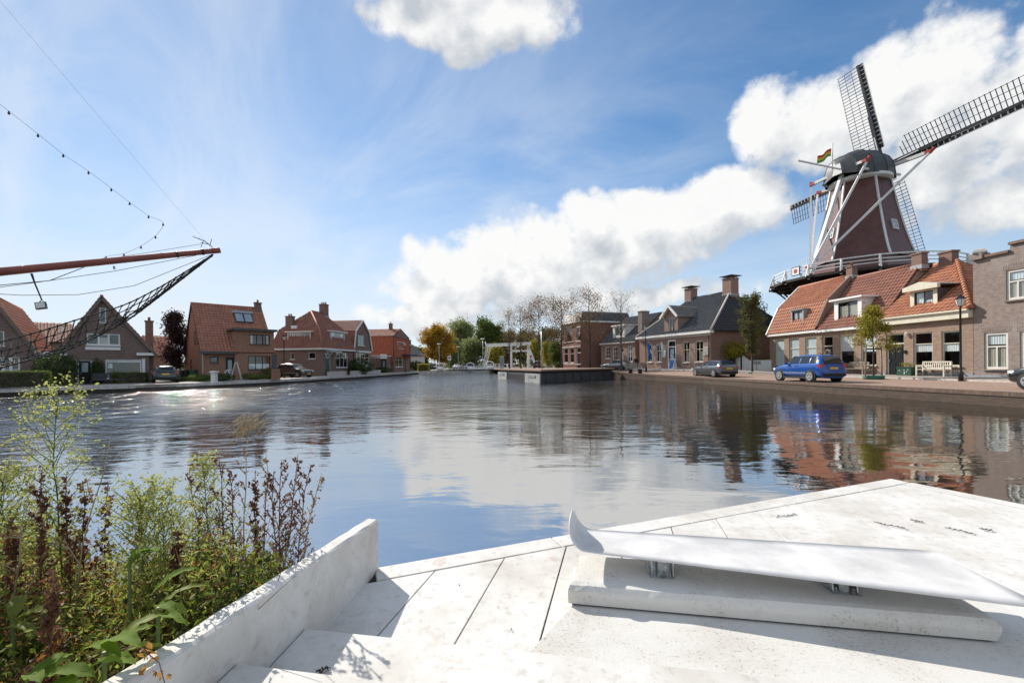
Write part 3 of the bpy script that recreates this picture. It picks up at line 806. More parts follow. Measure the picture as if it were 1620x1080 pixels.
# -- R2
h = housebase(RFAC, uB, uC, 6.4, GB, 'row_house', 'brick row house with wide white dormer and dark red pantile roof')
op = [RFAC.rect(z5(*q)) for q in ((522, 562, 605, 742), (650, 560, 740, 746))]; dr = RFAC.rect(z5(418, 570, 480, 770)); dr[1] = GB + .12
wall(RFAC, [rectw(uB, GB, uC, 4.4)], op + [dr], 'wall', 'brick_tan', h)
for r in op: window(RFAC, r, h, 'cream_paint', (1, 1), (1.3, 1), curtain=[(0, .45, 1, 1, 'blind')], sill='stone_band')
door(RFAC, dr, h, 'cream_paint', 'dark_paint', fanlight=.26, glassy=(.5, .88))
gab = [(0, GB), (6.4, GB), (6.4, 4.4), (3.2, 8.75), (0, 4.4)]
backs(RFAC, uB, uC, GB, 6.4, 4.4, h, 'brick_tan', left=gab, right=gab)
quadroof(RFAC, uB + .14, uC, (-.25, 4.42), (3.2, 8.75), 'tile_red', h); quadback(RFAC, uB + .14, uC, (6.65, 4.42), (3.2, 8.75), 'tile_red', h, tw=.4, th=.5)
MB().tube([RFAC.P(uB, 8.8, 3.2), RFAC.P(uC, 8.8, 3.2)], .13, 8).build('ridge_tiles', 'tile_red', h)
gutter(RFAC, uB, uC, 4.34, h, 'white_paint', .26)
w = RFAC.rect(z5(515, 365, 632, 490), .3); o = RFAC.rect(z5(492, 352, 656, 520), .3)
dormer(RFAC, o, w, .25, 2.6, h, 'white_paint', 'white_paint', 'dark_paint', 2, (1,), curtain=[(.0, 0, 1, .85, 'blind_tan')], over=.25, rth=.14)
c = RFAC.P(uC - .15, 0, 3.2); chimney((c.x, c.y), .72, .5, 8.2, 9.45, h, 'brick_brown', RFAC.ax, pots=0)

# -- R3
h = housebase(RFAC, uC, uD, 8.4, .55, 'row_house', 'brick row house with cream cornice, black panelled door and hipped orange roof')
op = [RFAC.rect(z5(*q)) for q in ((960, 548, 1075, 750), (1128, 540, 1250, 750))]; dr = RFAC.rect(z5(798, 555, 905, 822)); dr[1] = .78
wall(RFAC, [rectw(uC, .95, uD, 4.3), rectw(uC, .5, uD, .95)], op + [dr], 'wall', 'brick_tan', h)
for r in op: window(RFAC, r, h, 'cream_paint', (1, 1), (2, 1), fw=.08, curtain=[(0, .42, 1, .68, 'curtain')], sill='cream_paint')
door(RFAC, dr, h, 'cream_paint', 'dark_paint', fanlight=.24, fw=.1)
for (a, b) in ((uC, dr[0]), (dr[2], uD)): MB().box(RFAC.P((a + b) / 2, .78, -.02), (b - a, .08, .44), RFAC.ax).build('plinth', 'plinth_blue', h)
MB().box(RFAC.P((dr[0] + dr[2]) / 2, .72, -.2), (dr[2] - dr[0] + .2, .5, .16), RFAC.ax).build('doorstep', 'stone_band', h)
backs(RFAC, uC, uD, .55, 8.4, 4.3, h, 'brick_tan', left=[(0, .55), (8.4, .55), (8.4, 4.3), (4.2, 8.6), (0, 4.3)])
MB().box(RFAC.P((uC + uD) / 2, 4.48, -.14), (uD - uC, .34, .42), RFAC.ax).build('cornice', 'cream_paint', h)
MB().box(RFAC.P((uC + uD) / 2, 4.73, -.2), (uD - uC + .04, .5, .1), RFAC.ax).build('gutter', 'cream_paint', h)
uR = uC + 1.5
pe = [RFAC.P(uC, 4.78, -.3), RFAC.P(uD + .1, 4.78, -.3), RFAC.P(uR, 8.6, 4.2), RFAC.P(uC, 8.6, 4.2)]
slab_roof([pe], .08, 'timber_dark', h, 'roof_boarding'); tiles(pe, 'tile_orange', h, tw=.3, th=.36)
pr = [RFAC.P(uD + .1, 4.78, -.3), RFAC.P(uD + .1, 4.78, 8.7), RFAC.P(uR, 8.6, 4.2)]
slab_roof([pr], .08, 'timber_dark', h, 'roof_boarding'); tiles(pr, 'tile_orange', h, tw=.3, th=.36)
pb = [RFAC.P(uD + .1, 4.78, 8.7), RFAC.P(uC, 4.78, 8.7), RFAC.P(uC, 8.6, 4.2), RFAC.P(uR, 8.6, 4.2)]
slab_roof([pb], .08, 'timber_dark', h, 'roof_boarding'); tiles(pb, 'tile_orange', h, tw=.5, th=.6)
m = MB()   # hip tiles, one lump per tile
a, b = RFAC.P(uD + .1, 4.85, -.3), RFAC.P(uR, 8.68, 4.2); n = 20
for i in range(n):
    p, q = a.lerp(b, i / n), a.lerp(b, (i + .98) / n); m.tube([p, q], [.17, .12], 7)
m.tube([b, RFAC.P(uC, 8.66, 4.2)], .13, 7)
m.build('hip_tiles', 'tile_orange', h)
w = RFAC.rect(z5(968, 305, 1082, 434), .45); o = [w[0] - .26, w[1] - .1, w[2] + .26, w[3] + .1]
d = dormer(RFAC, o, w, .4, 3.0, h, 'cream_paint', 'fascia_dark', 'dark_paint', 2, (1,), roof='none', curtain=[(0, 0, .48, 1, 'blind'), (.52, 0, 1, .6, 'blind')])
uc = (o[0] + o[2]) / 2; ow = (o[2] - o[0]) / 2 + .25
pd = [RFAC.P(uc - ow, o[3], .1), RFAC.P(uc + ow, o[3], .1), RFAC.P(uc + ow, o[3] + .26, .1), RFAC.P(uc, o[3] + .52, .1), RFAC.P(uc - ow, o[3] + .26, .1)]
MB().prism(pd, -RFAC.n * .22).build('pediment', 'cream_paint', d)
MB().prism([p + Z3 * .03 for p in (RFAC.P(uc - ow, o[3] + .2, .33), RFAC.P(uc + ow, o[3] + .2, .33), RFAC.P(uc + ow, o[3] + .24, .33), RFAC.P(uc, o[3] + .5, .33), RFAC.P(uc - ow, o[3] + .24, .33))], -RFAC.n * 3.0).build('dormer_roof', 'lead', d)
c = RFAC.P(uC + .95, 0, 4.2); chimney((c.x, c.y), .85, .55, 7.9, 9.3, h, 'brick_brown', RFAC.ax, pots=0)

# -- R4: tall grey-brown building with a stepped parapet
G0 = uD + .02; G1 = 27.0
h = housebase(RFAC, G0, G1, 10, .5, 'corner_building', 'tall grey brown brick building with stepped parapet beside hipped roof house', 'building')
up = RFAC.rect(z5(1512, 170, 1645, 352)); lo = RFAC.rect(z5(1382, 548, 1525, 768)); l2 = RFAC.rect(z5(1595, 540, 1740, 770))
du = l2[0] - lo[0]
op = [up, lo, l2, [l2[0] + du + .4, l2[1], l2[2] + du + .4, l2[3]], [up[0] + 3.2, up[1], up[2] + 3.2, up[3]]]
outl = [rectw(G0, .5, 19.15, 7.6), [(19.15, .5), (21.5, .5), (21.5, 8.0), (19.15, 8.0)], rectw(21.5, .5, G1, 8.4)]
wall(RFAC, outl, op, 'wall', 'brick_grey', h)
for r in op: window(RFAC, r, h, 'pale_paint', (2, 1), (1.7, 1), fw=.13, mw=.07, curtain=[(0, 0, 1, .66, 'blind_tan'), (0, .7, 1, 1, 'blind')], sill='brick_grey', dep=.06)
for r in op:                                     # flat arches of standing bricks
    m = MB(); n = 18; a, b = r[0] - .12, r[2] + .12
    for i in range(n):
        t0 = a + (b - a) * (i + .08) / n; t1 = a + (b - a) * (i + .92) / n; k = ((i + .5) / n - .5) * 2
        zz = r[3] + .02 + .07 * (1 - k * k); s = k * .06
        m.prism([RFAC.P(t0, zz, -.012), RFAC.P(t1, zz, -.012), RFAC.P(t1 + s, zz + .24, -.012), RFAC.P(t0 + s, zz + .24, -.012)], -RFAC.n * .05)
    m.build('brick_arch', 'brick_grey', h)
for a, b, z in ((G0, 19.15, 7.6), (19.15, 21.5, 8.0), (21.5, G1, 8.4)): MB().box(RFAC.P((a + b) / 2, z + .06, .08), (b - a, .42, .14), RFAC.ax).build('coping', 'brick_brown', h)
MB().box(RFAC.P(G0 + .28, 7.72, .08), (.62, .55, .34), RFAC.ax).build('parapet_pier', 'brick_grey', h)
MB().lathe(RFAC.P(G0 + .28, 7.89, .08), [(.42, 0), (.42, .08), (.3, .22), (.05, .3)], 4, False).build('pier_cap', 'stone_band', h)
MB().box(RFAC.P((G0 + G1) / 2, .72, -.025), (G1 - G0, .07, .42), RFAC.ax).build('plinth', 'plinth_blue', h)
backs(RFAC, G0, G1, .5, 10, 7.4, h, 'brick_grey')
MB().poly([RFAC.P(G0, 7.3, .1), RFAC.P(G1, 7.3, .1), RFAC.P(G1, 7.3, 9.9), RFAC.P(G0, 7.3, 9.9)]).build('flat_roof', 'asphalt', h)
p = RFAC.P(18.55, 7.66, 1.0); MB().lathe(p, [(.12, -.4), (.12, .1), (.2, .12), (.2, .2), (.08, .28)], 8).build('roof_vent', 'fascia_dark', h)

# ------------------------------------------------------------------ the shop with the black hipped roof
S = pxfac(1012, 54.4, 1125, 44)
SB = 1.0; SD = 12.0; SE = 5.0
h = housebase(S, 0, S.L, SD, SB, 'shop_house', 'pink brick shop with black hipped tile roof and flags at its door', 'shop')
op = [S.rect(z4(*q)) for q in ((410, 612, 450, 750), (480, 607, 525, 750), (690, 590, 742, 752), (785, 583, 848, 748))]; dr = S.rect(z4(565, 575, 635, 806)); dr[1] = SB + .1
wall(S, [rectw(0, SB - .2, S.L, 4.9)], op + [dr], 'wall', 'brick_pink', h)
for r in op: window(S, r, h, 'cream_paint', (2, 2), (1.6, 1), fw=.1, sill='white_paint', curtain=[(.55, .05, .95, .5, 'blind_tan')])
door(S, dr, h, 'white_paint', 'dark_paint', fanlight=.24, fw=.2, glassy=(.1, .9))
backs(S, 0, S.L, SB - .3, SD, 4.9, h, 'brick_brown')
MB().box(S.P(S.L / 2, 4.92, -.16), (S.L + .6, .5, .26), S.ax).build('cornice', 'white_paint', h)
MB().box(S.P(S.L / 2, 4.66, -.06), (S.L, .14, .22), S.ax).build('frieze', 'stone_band', h)
sf = S.side(True, SD); MB().box(sf.P(SD / 2, 4.95, -.06), (SD, .2, .14), sf.ax).build('gutter', 'fascia_dark', h)
e = .3; ra, rb, rz, rd = 2.4, 8.3, 9.75, 6.0
c0, c1, c2, c3 = S.P(-e, 5.05, -e), S.P(S.L + e, 5.05, -e), S.P(S.L + e, 5.05, SD + e), S.P(-e, 5.05, SD + e); r0, r1 = S.P(ra, rz, rd), S.P(rb, rz, rd)
for poly, mt in (([c0, c1, r1, r0], 'tile_slate'), ([c1, c2, r1], 'tile_black'), ([c2, c3, r0, r1], 'tile_black'), ([c3, c0, r0], 'tile_slate')):
    slab_roof([poly], .08, 'timber_dark', h, 'roof_boarding'); tiles(poly, mt, h, tw=.3, th=.36)
m = MB(); m.tube([r0 + Z3 * .05, r1 + Z3 * .05], .12, 7); m.build('ridge_tiles', 'tile_slate', h)
m = MB(); m.tube([c1 + Z3 * .05, r1 + Z3 * .06], .11, 7); m.tube([c0 + Z3 * .05, r0 + Z3 * .06], .11, 7); m.build('hip_tiles', 'stone_band', h)
c = r1; chimney((c.x, c.y), 1.15, 1.15, 9.0, 11.1, h, 'brick_pink', S.ax, pots=0, cap='plate'); c = r0; chimney((c.x, c.y), 1.05, 1.05, 9.0, 10.9, h, 'brick_pink', S.ax, pots=0, cap='plate')
# gabled brick dormer
dd = .1; f2 = Fac(S.P(0, 0, dd)[:2], S.P(S.L, 0, dd)[:2])
w = S.rect(z4(578, 403, 625, 517), dd); o = S.rect(z4(545, 385, 650, 525), dd); o[1] = 5.0; um = (o[0] + o[2]) / 2; ap = S.hit(*z4(590, 318), dd)[1]
d = wall(f2, [[(o[0], o[1]), (o[2], o[1]), (o[2], o[3]), (um, ap), (o[0], o[3])]], [w], 'dormer', 'brick_pink', h)
window(f2, w, d, 'white_paint', 2, (1,), fw=.07)
for u in (o[0], o[2]): MB().poly([S.P(u, o[1], dd), S.P(u, o[3], dd), S.P(u, o[3], 4.4), S.P(u, o[1], 4.4)]).build('dormer_cheek', 'brick_pink', d)
for sg, u in ((-1, o[0] - .3), (1, o[2] + .3)):
    zz = o[3] - .2
    p = [S.P(u, zz, -.25), S.P(u, zz, 4.2), S.P(um, ap + .12, 5.4), S.P(um, ap + .12, -.25)]
    slab_roof([p], .1, 'white_paint', d, 'dormer_roof'); tiles(p if sg > 0 else [p[1], p[0], p[3], p[2]], 'tile_grey', d, tw=.3, th=.36, amp=.04)
    MB().bar(S.P(u, zz - .08, -.3), S.P(um, ap + .06, -.3), .1, .26).build('barge_board', 'white_paint', d)
# street things on the shop front
p = S.P((op[1][2] + dr[0]) / 2, 2.9, -.04); MB().box(p, (.5, .06, .75), S.ax).build('notice_case', 'white_paint', h)
p = S.P(op[3][2] + .42, 3.0, -.06); MB().box(p, (.7, .05, .9), S.ax).build('notice_board', 'stone_band', h)
MB().tube([S.P(S.L - .25, SB, -.08), S.P(S.L - .25, 4.8, -.08)], .05, 6).build('downpipe', 'fascia_dark', h)
# shrub-covered lean-to on the shop's side wall
def flag(name, label, p0, p1, w, hgt, mat, group=None, emblem=None, droop=.35):
    p0, p1 = Vector(p0), Vector(p1); e_ = empty(name, p0, label, 'flag', group)
    MB().tube([p0, p1], .022, 6).build('pole', 'white_paint', e_)
    d = (p1 - p0).normalized(); b = p1 - d * .05; n = 8; sw = Vector((d.y, -d.x, 0)).normalized() if abs(d.z) < .98 else Vector((1, 0, 0)); m = MB()
    vs = []; k = 9
    for i in range(n + 1):
        for j in range(k):
            t, s = i / n, j / (k - 1)
            q = b - d * (w * s) - Z3 * (hgt * t) + sw * (.07 * math.sin(t * 5 + s * 7) + .05 * math.sin(s * 11 + 1)) + d * (-.12 * t * math.sin(3 * s))
            vs.append(q)
    m.add(vs, [(i * k + j, i * k + j + 1, (i + 1) * k + j + 1, (i + 1) * k + j) for i in range(n) for j in range(k - 1)], True)
    fo = m.build('cloth', mat, e_)
    if emblem:
        q = MB(); c = vs[(n // 2) * k + k // 2] + sw * .09; 
        for sgn in (1, -1): q.lathe(c - sw * (.09 - sgn * .1), [(.0, 0), (.22, 0), (.22, .006), (.0, .006)], 14, False, ax=(Z3, d, sw * sgn))
        q.build('emblem', emblem, fo)
    return e_
a = S.P(op[0][2] + .25, 3.25, 0); flag('shop_flag', 'blue flag with white round emblem hanging from shop wall', a, a + S.n * .95 + Z3 * 1.15 + S.d * .2, .85, 1.65, 'flag_blue', emblem='flag_white')
a = S.P(dr[0] - .2, 3.3, 0); flag('shop_flag', 'white flag hanging on a slanted pole by the shop door', a, a + S.n * .8 + Z3 * 1.0 + S.d * .2, .7, 1.35, 'flag_white')
p = S.P(dr[2] + .3, SB + .1, -.7); e_ = empty('sandwich_board', p, 'blue sandwich board standing outside the shop door', 'sign')
for sg in (-1, 1):
    a = p + S.n * (.28 * sg); m = MB(); q = [a - S.d * .34, a + S.d * .34, p + S.d * .34 + Z3 * 1.15 + S.n * .03 * sg, p - S.d * .34 + Z3 * 1.15 + S.n * .03 * sg]
    m.prism(q, S.n * .03 * sg); o_ = m.build('panel', 'white_paint', e_)
    c = [x.lerp((q[0] + q[1] + q[2] + q[3]) / 4, .16) + S.n * .034 * sg for x in q]; MB().prism(c, S.n * .006 * sg).build('poster', 'sign_blue', o_)

# ------------------------------------------------------------------ low slate-roofed house beyond the shop
L_ = pxfac(951, 63, 1005, 56.2); LBZ = 1.1
h = housebase(L_, 0, L_.L, 9, LBZ, 'low_house', 'low pink brick house with dark slate roof and tall white sash windows')
op = [L_.rect(z4(*q)) for q in ((86, 632, 123, 722), (146, 628, 180, 738), (258, 624, 297, 748))]; dr = L_.rect(z4(196, 640, 228, 800)); dr[1] = LBZ + .1
wall(L_, [rectw(0, LBZ, L_.L, 4.7)], op + [dr], 'wall', 'brick_pink', h)
for r in op: window(L_, r, h, 'white_paint', (2, 2, 2), (1, 1, 1), fw=.1, sill='white_paint')
door(L_, dr, h, 'white_paint', 'pale_paint', fanlight=.2)
gab = [(0, LBZ), (9, LBZ), (9, 4.7), (4.5, 8.6), (0, 4.7)]
backs(L_, 0, L_.L, LBZ, 9, 4.7, h, 'brick_pink', left=gab, right=gab)
quadroof(L_, 0, L_.L, (-.3, 4.75), (4.5, 8.6), 'tile_slate', h, tw=.3, th=.36); quadback(L_, 0, L_.L, (9.3, 4.75), (4.5, 8.6), 'tile_slate', h, tw=.5, th=.6)
gutter(L_, 0, L_.L, 4.66, h, 'white_paint', .3)
o = L_.rect(z4(150, 470, 240, 560), .4); w = [o[0] + .4, o[1] + .25, o[2] - .4, o[3] - .2]
dormer(L_, o, w, .3, 3.2, h, 'white_paint', 'white_paint', 'white_paint', 2, (1,))
c = L_.P(L_.L - .2, 0, 1.6); chimney((c.x, c.y), .8, 1.2, 4.8, 8.5, h, 'brick_grey', L_.ax, pots=0)
# rear wing whose slate slope shows between the low house and the shop
p = [L_.P(L_.L + .2, 4.9, 3.2), L_.P(L_.L + 6.5, 4.9, 3.2), L_.P(L_.L + 6.5, 8.7, 7.0), L_.P(L_.L + .2, 8.7, 7.0)]
h2 = empty('rear_house', L_.P(L_.L + 3.3, 1.1, 6), 'dark slate roofed house set back between low house and shop', 'house')
f3 = Fac(L_.P(L_.L + .2, 0, 3.4)[:2], L_.P(L_.L + 6.5, 0, 3.4)[:2])
wall(f3, [rectw(0, 1.1, 6.3, 5.0)], [], 'wall', 'brick_brown', h2); gb = [(0, 1.1), (7.2, 1.1), (7.2, 5), (3.6, 8.7), (0, 5)]; backs(f3, 0, 6.3, 1.1, 7.2, 5.0, h2, 'brick_brown', left=gb, right=gb)
slab_roof([p], .1, 'timber_dark', h2); tiles(p, 'tile_slate', h2, tw=.3, th=.36)
p2 = [L_.P(L_.L + 6.5, 4.9, 10.8), L_.P(L_.L + .2, 4.9, 10.8), L_.P(L_.L + .2, 8.7, 7.0), L_.P(L_.L + 6.5, 8.7, 7.0)]; slab_roof([p2], .1, 'timber_dark', h2); tiles(p2, 'tile_slate', h2, tw=.5, th=.6)
a = p[0].lerp(p[1], .5).lerp(p[3].lerp(p[2], .5), .72); N = (p[1] - p[0]).cross(p[3] - p[0]).normalized(); N = N if N.z > 0 else -N
MB().box(a + N * .1, (.7, .9, .1), (L_.d, N.cross(L_.d), N)).build('skylight', 'solar_glass', h2)

# ------------------------------------------------------------------ tall brick town house
T = pxfac(889, 70, 919, 64); TB = 1.15
h = housebase(T, 0, T.L, 9, TB, 'town_house', 'two storey red brick town house with white bands and slate mansard')
op = [T.rect(z8(*q)) for q in ((698, 628, 738, 772), (757, 624, 797, 772), (718, 428, 778, 568), (828, 428, 864, 562))]; dr = T.rect(z8(824, 620, 864, 812)); dr[1] = TB + .05
wall(T, [rectw(0, TB, T.L, 8.0)], op + [dr], 'wall', 'brick_red', h)
for r in op: window(T, r, h, 'white_paint', (1, 1), (1.7, 1), fw=.1, sill='stone_band')
door(T, dr, h, 'white_paint', 'dark_paint', fanlight=.25)
for z in (1.75, 4.4, 5.2, 7.6): MB().box(T.P(T.L / 2, z, -.03), (T.L + .04, .1, .14), T.ax).build('stone_band', 'stone_band', h)
for r in op: MB().box(T.P((r[0] + r[2]) / 2, r[3] + .16, -.04), (r[2] - r[0] + .3, .1, .24), T.ax).build('lintel', 'stone_band', h)
_, ts, _ = backs(T, 0, T.L, TB, 9, 8.0, h, 'brick_red')
MB().box(T.P(T.L / 2, 8.05, -.12), (T.L + .5, .5, .22), T.ax).build('cornice', 'white_paint', h); MB().box(ts.P(4.5, 8.06, -.1), (9, .3, .2), ts.ax).build('cornice', 'white_paint', h)
q = [T.P(.15, 8.15, .1), T.P(T.L - .1, 8.15, .1), T.P(T.L - .1, 8.15, 8.9), T.P(.15, 8.15, 8.9)]; q2 = [T.P(.5, 9.5, .6), T.P(T.L - .45, 9.5, .6), T.P(T.L - .45, 9.5, 8.4), T.P(.5, 9.5, 8.4)]
for i in range(4): tiles([q[i], q[(i + 1) % 4], q2[(i + 1) % 4], q2[i]], 'tile_slate', h, tw=.4, th=.34, flat=True)
MB().prism(q2, Z3 * .1).build('roof_cap', 'lead', h)
# ------------------------------------------------------------------ left bank houses
def gable_house(fac, apex, eL, eR, depth, zb, name, label, wmat, tmat, holes, tw=.3, th=.36, over=.35, verge='brick_dark', ridge=True):
    """house whose gable faces the canal. apex (u,z); eL/eR (u,z) of the eave ends; walls stand inside the eaves"""
    h = empty(name, fac.P(apex[0], zb, depth / 2), label, 'house')
    uL, uR = eL[0] + over, eR[0] - over
    sl = lambda u: eL[1] + (apex[1] - eL[1]) * (u - eL[0]) / (apex[0] - eL[0]) if u < apex[0] else eR[1] + (apex[1] - eR[1]) * (eR[0] - u) / (eR[0] - apex[0])
    wall(fac, [[(uL, zb), (uR, zb), (uR, sl(uR) - .06), (apex[0], apex[1] - .06), (uL, sl(uL) - .06)]], holes, 'wall', wmat, h)
    bk = Fac(fac.P(uR, 0, depth)[:2], fac.P(uL, 0, depth)[:2])
    wall(bk, [[(0, zb), (uR - uL, zb), (uR - uL, sl(uR) - .06), (uR - apex[0], apex[1] - .06), (0, sl(uL) - .06)]], [], 'wall', wmat, h)
    for u in (uL, uR):
        f = Fac(fac.P(u, 0, 0)[:2], fac.P(u, 0, depth)[:2]); wall(f, [rectw(0, zb, depth, sl(u))], [], 'wall', wmat, h)
    MB().poly([fac.P(uL, zb + .02, 0), fac.P(uR, zb + .02, 0), fac.P(uR, zb + .02, depth), fac.P(uL, zb + .02, depth)]).build('floor', 'interior', h)
    a0, a1 = fac.P(apex[0], apex[1], -.18), fac.P(apex[0], apex[1], depth + .2)
    for e, s in ((eL, 0), (eR, 1)):
        b0, b1 = fac.P(e[0], e[1], -.18), fac.P(e[0], e[1], depth + .2)
        p = [b1, b0, a0, a1] if s == 0 else [b0, b1, a1, a0]
        slab_roof([p], .12, 'timber_dark', h, 'roof_boarding'); tiles(p, tmat, h, tw=tw, th=th)
        MB().bar(fac.P(e[0], e[1] - .1, -.2), fac.P(apex[0], apex[1] - .1, -.2), .08, .24).build('verge_board', verge, h)
    if ridge: MB().tube([a0 + Z3 * .04, a1 + Z3 * .04], .12, 7).build('ridge_tiles', tmat, h)
    return h
GLZ = .45
# -- H2: dark brick gable house
H2 = pxfac(95, 35, 229, 38.5)
att = H2.rect(z1(605, 487, 648, 583)); up3 = H2.rect(z1(528, 646, 733, 717)); big = H2.rect(z1(643, 803, 864, 902)); dr = H2.rect(z1(472, 806, 562, 955)); sm = H2.rect(z1(420, 806, 471, 861)); dr[1] = GLZ + .03
h = gable_house(H2, (2.47, 7.8), (-.30, 2.92), (6.05, 2.92), 9, GLZ, 'gable_house', 'dark brick gable house with three-light window and black front door', 'brick_dark', 'tile_orange', [att, up3, big, dr, sm], over=.55)
window(H2, att, h, 'white_paint', 1, (1,), sill=None); window(H2, up3, h, 'white_paint', 3, (1,), fw=.1, mw=.12, curtain=[(.35, 0, .65, .7, 'blind_tan')])
window(H2, big, h, 'white_paint', 1, (1,), fw=.09, curtain=[(.0, .86, 1, 1, 'curtain'), (.03, .45, .16, .8, 'curtain')]); window(H2, sm, h, 'white_paint', 1, (1,), fw=.1, sill=None)
door(H2, dr, h, 'white_paint', 'dark_paint', glassy=(.52, .92))
r = H2.rect(z1(520, 728, 735, 746)); MB().box(H2.P((r[0] + r[2]) / 2, (r[1] + r[3]) / 2, -.05), (r[2] - r[0], .1, r[3] - r[1]), H2.ax).build('ledge', 'white_paint', h)
r = H2.rect(z1(867, 800, 886, 906)); MB().box(H2.P((r[0] + r[2]) / 2, (r[1] + r[3]) / 2, -.04), (r[2] - r[0], .1, r[3] - r[1]), H2.ax).build('wall_panel', 'white_paint', h)
for q in ((335, 768, 416, 783), (833, 764, 960, 780)):
    r = H2.rect(z1(*q)); MB().box(H2.P((r[0] + r[2]) / 2, (r[1] + r[3]) / 2, -.12), (r[2] - r[0], .2, r[3] - r[1]), H2.ax).build('eave_box', 'white_paint', h)
u, zc = H2.hit(*z1(910, 568), 1.6); p = H2.P(u, 0, 1.6); chimney((p.x, p.y), .55, .55, .5, zc - .1, h, 'brick_brown', H2.ax, pots=1)
# -- H1: neighbour running out of the frame
H1 = pxfac(-70, 31.5, 55, 34)
w1 = H1.rect(z1(-60, 630, 26, 720)); w2 = H1.rect(z1(-40, 790, 122, 912))
h = gable_house(H1, (1.67, 7.3), (-.75, 2.95), (4.1, 2.95), 10.5, GLZ, 'gable_house', 'brick gable house with white corner window behind clipped hedge and ship netting', 'brick_dark', 'tile_orange', [w1, w2], over=.3)
window(H1, w1, h, 'white_paint', 2, (1,)); window(H1, w2, h, 'white_paint', 3, (1,), fw=.1, mw=.16, curtain=[(0, 0, 1, .4, 'curtain')])
# white verandah edge between the two houses
r = H1.rect(z1(180, 752, 300, 775)); MB().box(H1.P((r[0] + r[2]) / 2, (r[1] + r[3]) / 2, .4), (r[2] - r[0] + 1, .6, r[3] - r[1]), H1.ax).build('eave_box', 'white_paint', h)
# -- background house between them
B1 = pxfac(58, 50, 112, 52)
bw = B1.rect(z1(366, 600, 395, 640))
h = empty('back_house', B1.P(B1.L / 2, GLZ, 4), 'red tiled house set back between the two gable houses', 'house')
wall(B1, [rectw(0, GLZ, B1.L, 5.0)], [bw], 'wall', 'brick_dark', h); gb = [(0, GLZ), (8, GLZ), (8, 5), (4, 7.4), (0, 5)]; backs(B1, 0, B1.L, GLZ, 8, 5.0, h, 'brick_dark', left=gb, right=gb)
window(B1, bw, h, 'white_paint', 1, (1,))
quadroof(B1, -.3, B1.L + .3, (-.4, 4.9), (4, 7.4), 'tile_brown', h); quadback(B1, -.3, B1.L + .3, (8.4, 4.9), (4, 7.4), 'tile_brown', h, tw=.5, th=.6)
# low houses seen over the garden between H2 and H3
B2 = pxfac(238, 62, 275, 64)
h = empty('back_house', B2.P(B2.L / 2, GLZ, 4), 'low red roofed house far behind the dark purple tree', 'house')
wall(B2, [rectw(0, GLZ, B2.L, 3.6)], [], 'wall', 'brick_orange', h); gb = [(0, GLZ), (8, GLZ), (8, 3.6), (4, 6.6), (0, 3.6)]; backs(B2, 0, B2.L, GLZ, 8, 3.6, h, 'brick_orange', left=gb, right=gb)
quadroof(B2, -.3, B2.L + .3, (-.4, 3.5), (4, 6.6), 'tile_orange', h, tw=.4, th=.5); quadback(B2, -.3, B2.L + .3, (8.4, 3.5), (4, 6.6), 'tile_orange', h, tw=.5, th=.6)

# -- H3: orange-brown brick house with long tiled roof
H3 = pxfac(318, 42, 432, 46.5); D3 = 8.6; um = 2.75
h = empty('brick_house', H3.P(3.2, GLZ, 4.3), 'orange brown brick house with long tiled roof, roof window and flat bay', 'house')
sw = H3.rect(z2(240, 478, 292, 516)); dr = H3.rect(z2(335, 480, 392, 600)); dr[1] = GLZ + .05
wall(H3, [rectw(0, GLZ, um, 3.3)], [sw, dr], 'wall', 'brick_orange', h); window(H3, sw, h, 'dark_paint', 1, (1,), sill='brick_brown'); door(H3, dr, h, 'fascia_dark', 'dark_paint', glassy=(.3, .9))
bf = Fac(H3.P(um, 0, -.35)[:2], H3.P(6.35, 0, -.35)[:2])
u2 = bf.rect(z2(483, 345, 604, 405)); d2 = bf.rect(z2(472, 474, 608, 558))
wall(bf, [rectw(0, GLZ, bf.L, 5.5)], [u2, d2], 'wall', 'brick_orange', h)
window(bf, u2, h, 'dark_paint', 3, (1,), fw=.07, mw=.07, sill='brick_brown', curtain=[(0, 0, .12, 1, 'curtain'), (.88, 0, 1, 1, 'curtain')]); window(bf, d2, h, 'dark_paint', 3, (1,), fw=.07, mw=.06, sill='brick_brown', curtain=[(0, 0, 1, .42, 'curtain')])
for u in (0, bf.L):
    f = Fac(bf.P(u, 0, 0)[:2], bf.P(u, 0, 4.0)[:2]); wall(f, [rectw(0, GLZ, 4.0, 5.5)], [], 'wall', 'brick_orange', h)
MB().box(bf.P(bf.L / 2, 5.58, 1.7), (bf.L + .5, 4.2, .22), bf.ax).build('flat_roof', 'fascia_dark', h)
MB().box(bf.P(bf.L + .02, 1.9, -.02), (.5, .06, 2.4), bf.ax).build('wall_panel', 'fascia_dark', h)
gb = [(0, GLZ), (D3, GLZ), (D3, 3.3), (4.2, 8.35), (0, 3.3)]
Lf, Rf, _ = backs(H3, 0, 6.35, GLZ, D3, 3.3, h, 'brick_orange', left=gb, right=gb)
for (a, b, c, d) in ((2.0, 4.9, 2.6, 6.1), (5.4, 4.2, 6.2, 5.4), (3.2, 1.2, 3.9, 2.6), (6.8, 4.2, 7.3, 5.2)): window(Lf, [a, b, c, d], h, 'dark_paint', 1, (1,), proud=True, sill='brick_brown')
quadroof(H3, -.12, 6.45, (-.4, 3.25), (4.2, 8.4), 'tile_brown', h, tw=.3, th=.36); quadback(H3, -.12, 6.45, (D3 + .4, 3.25), (4.2, 8.4), 'tile_brown', h, tw=.5, th=.6)
MB().tube([H3.P(-.12, 8.42, 4.2), H3.P(6.45, 8.42, 4.2)], .12, 7).build('ridge_tiles', 'tile_brown', h)
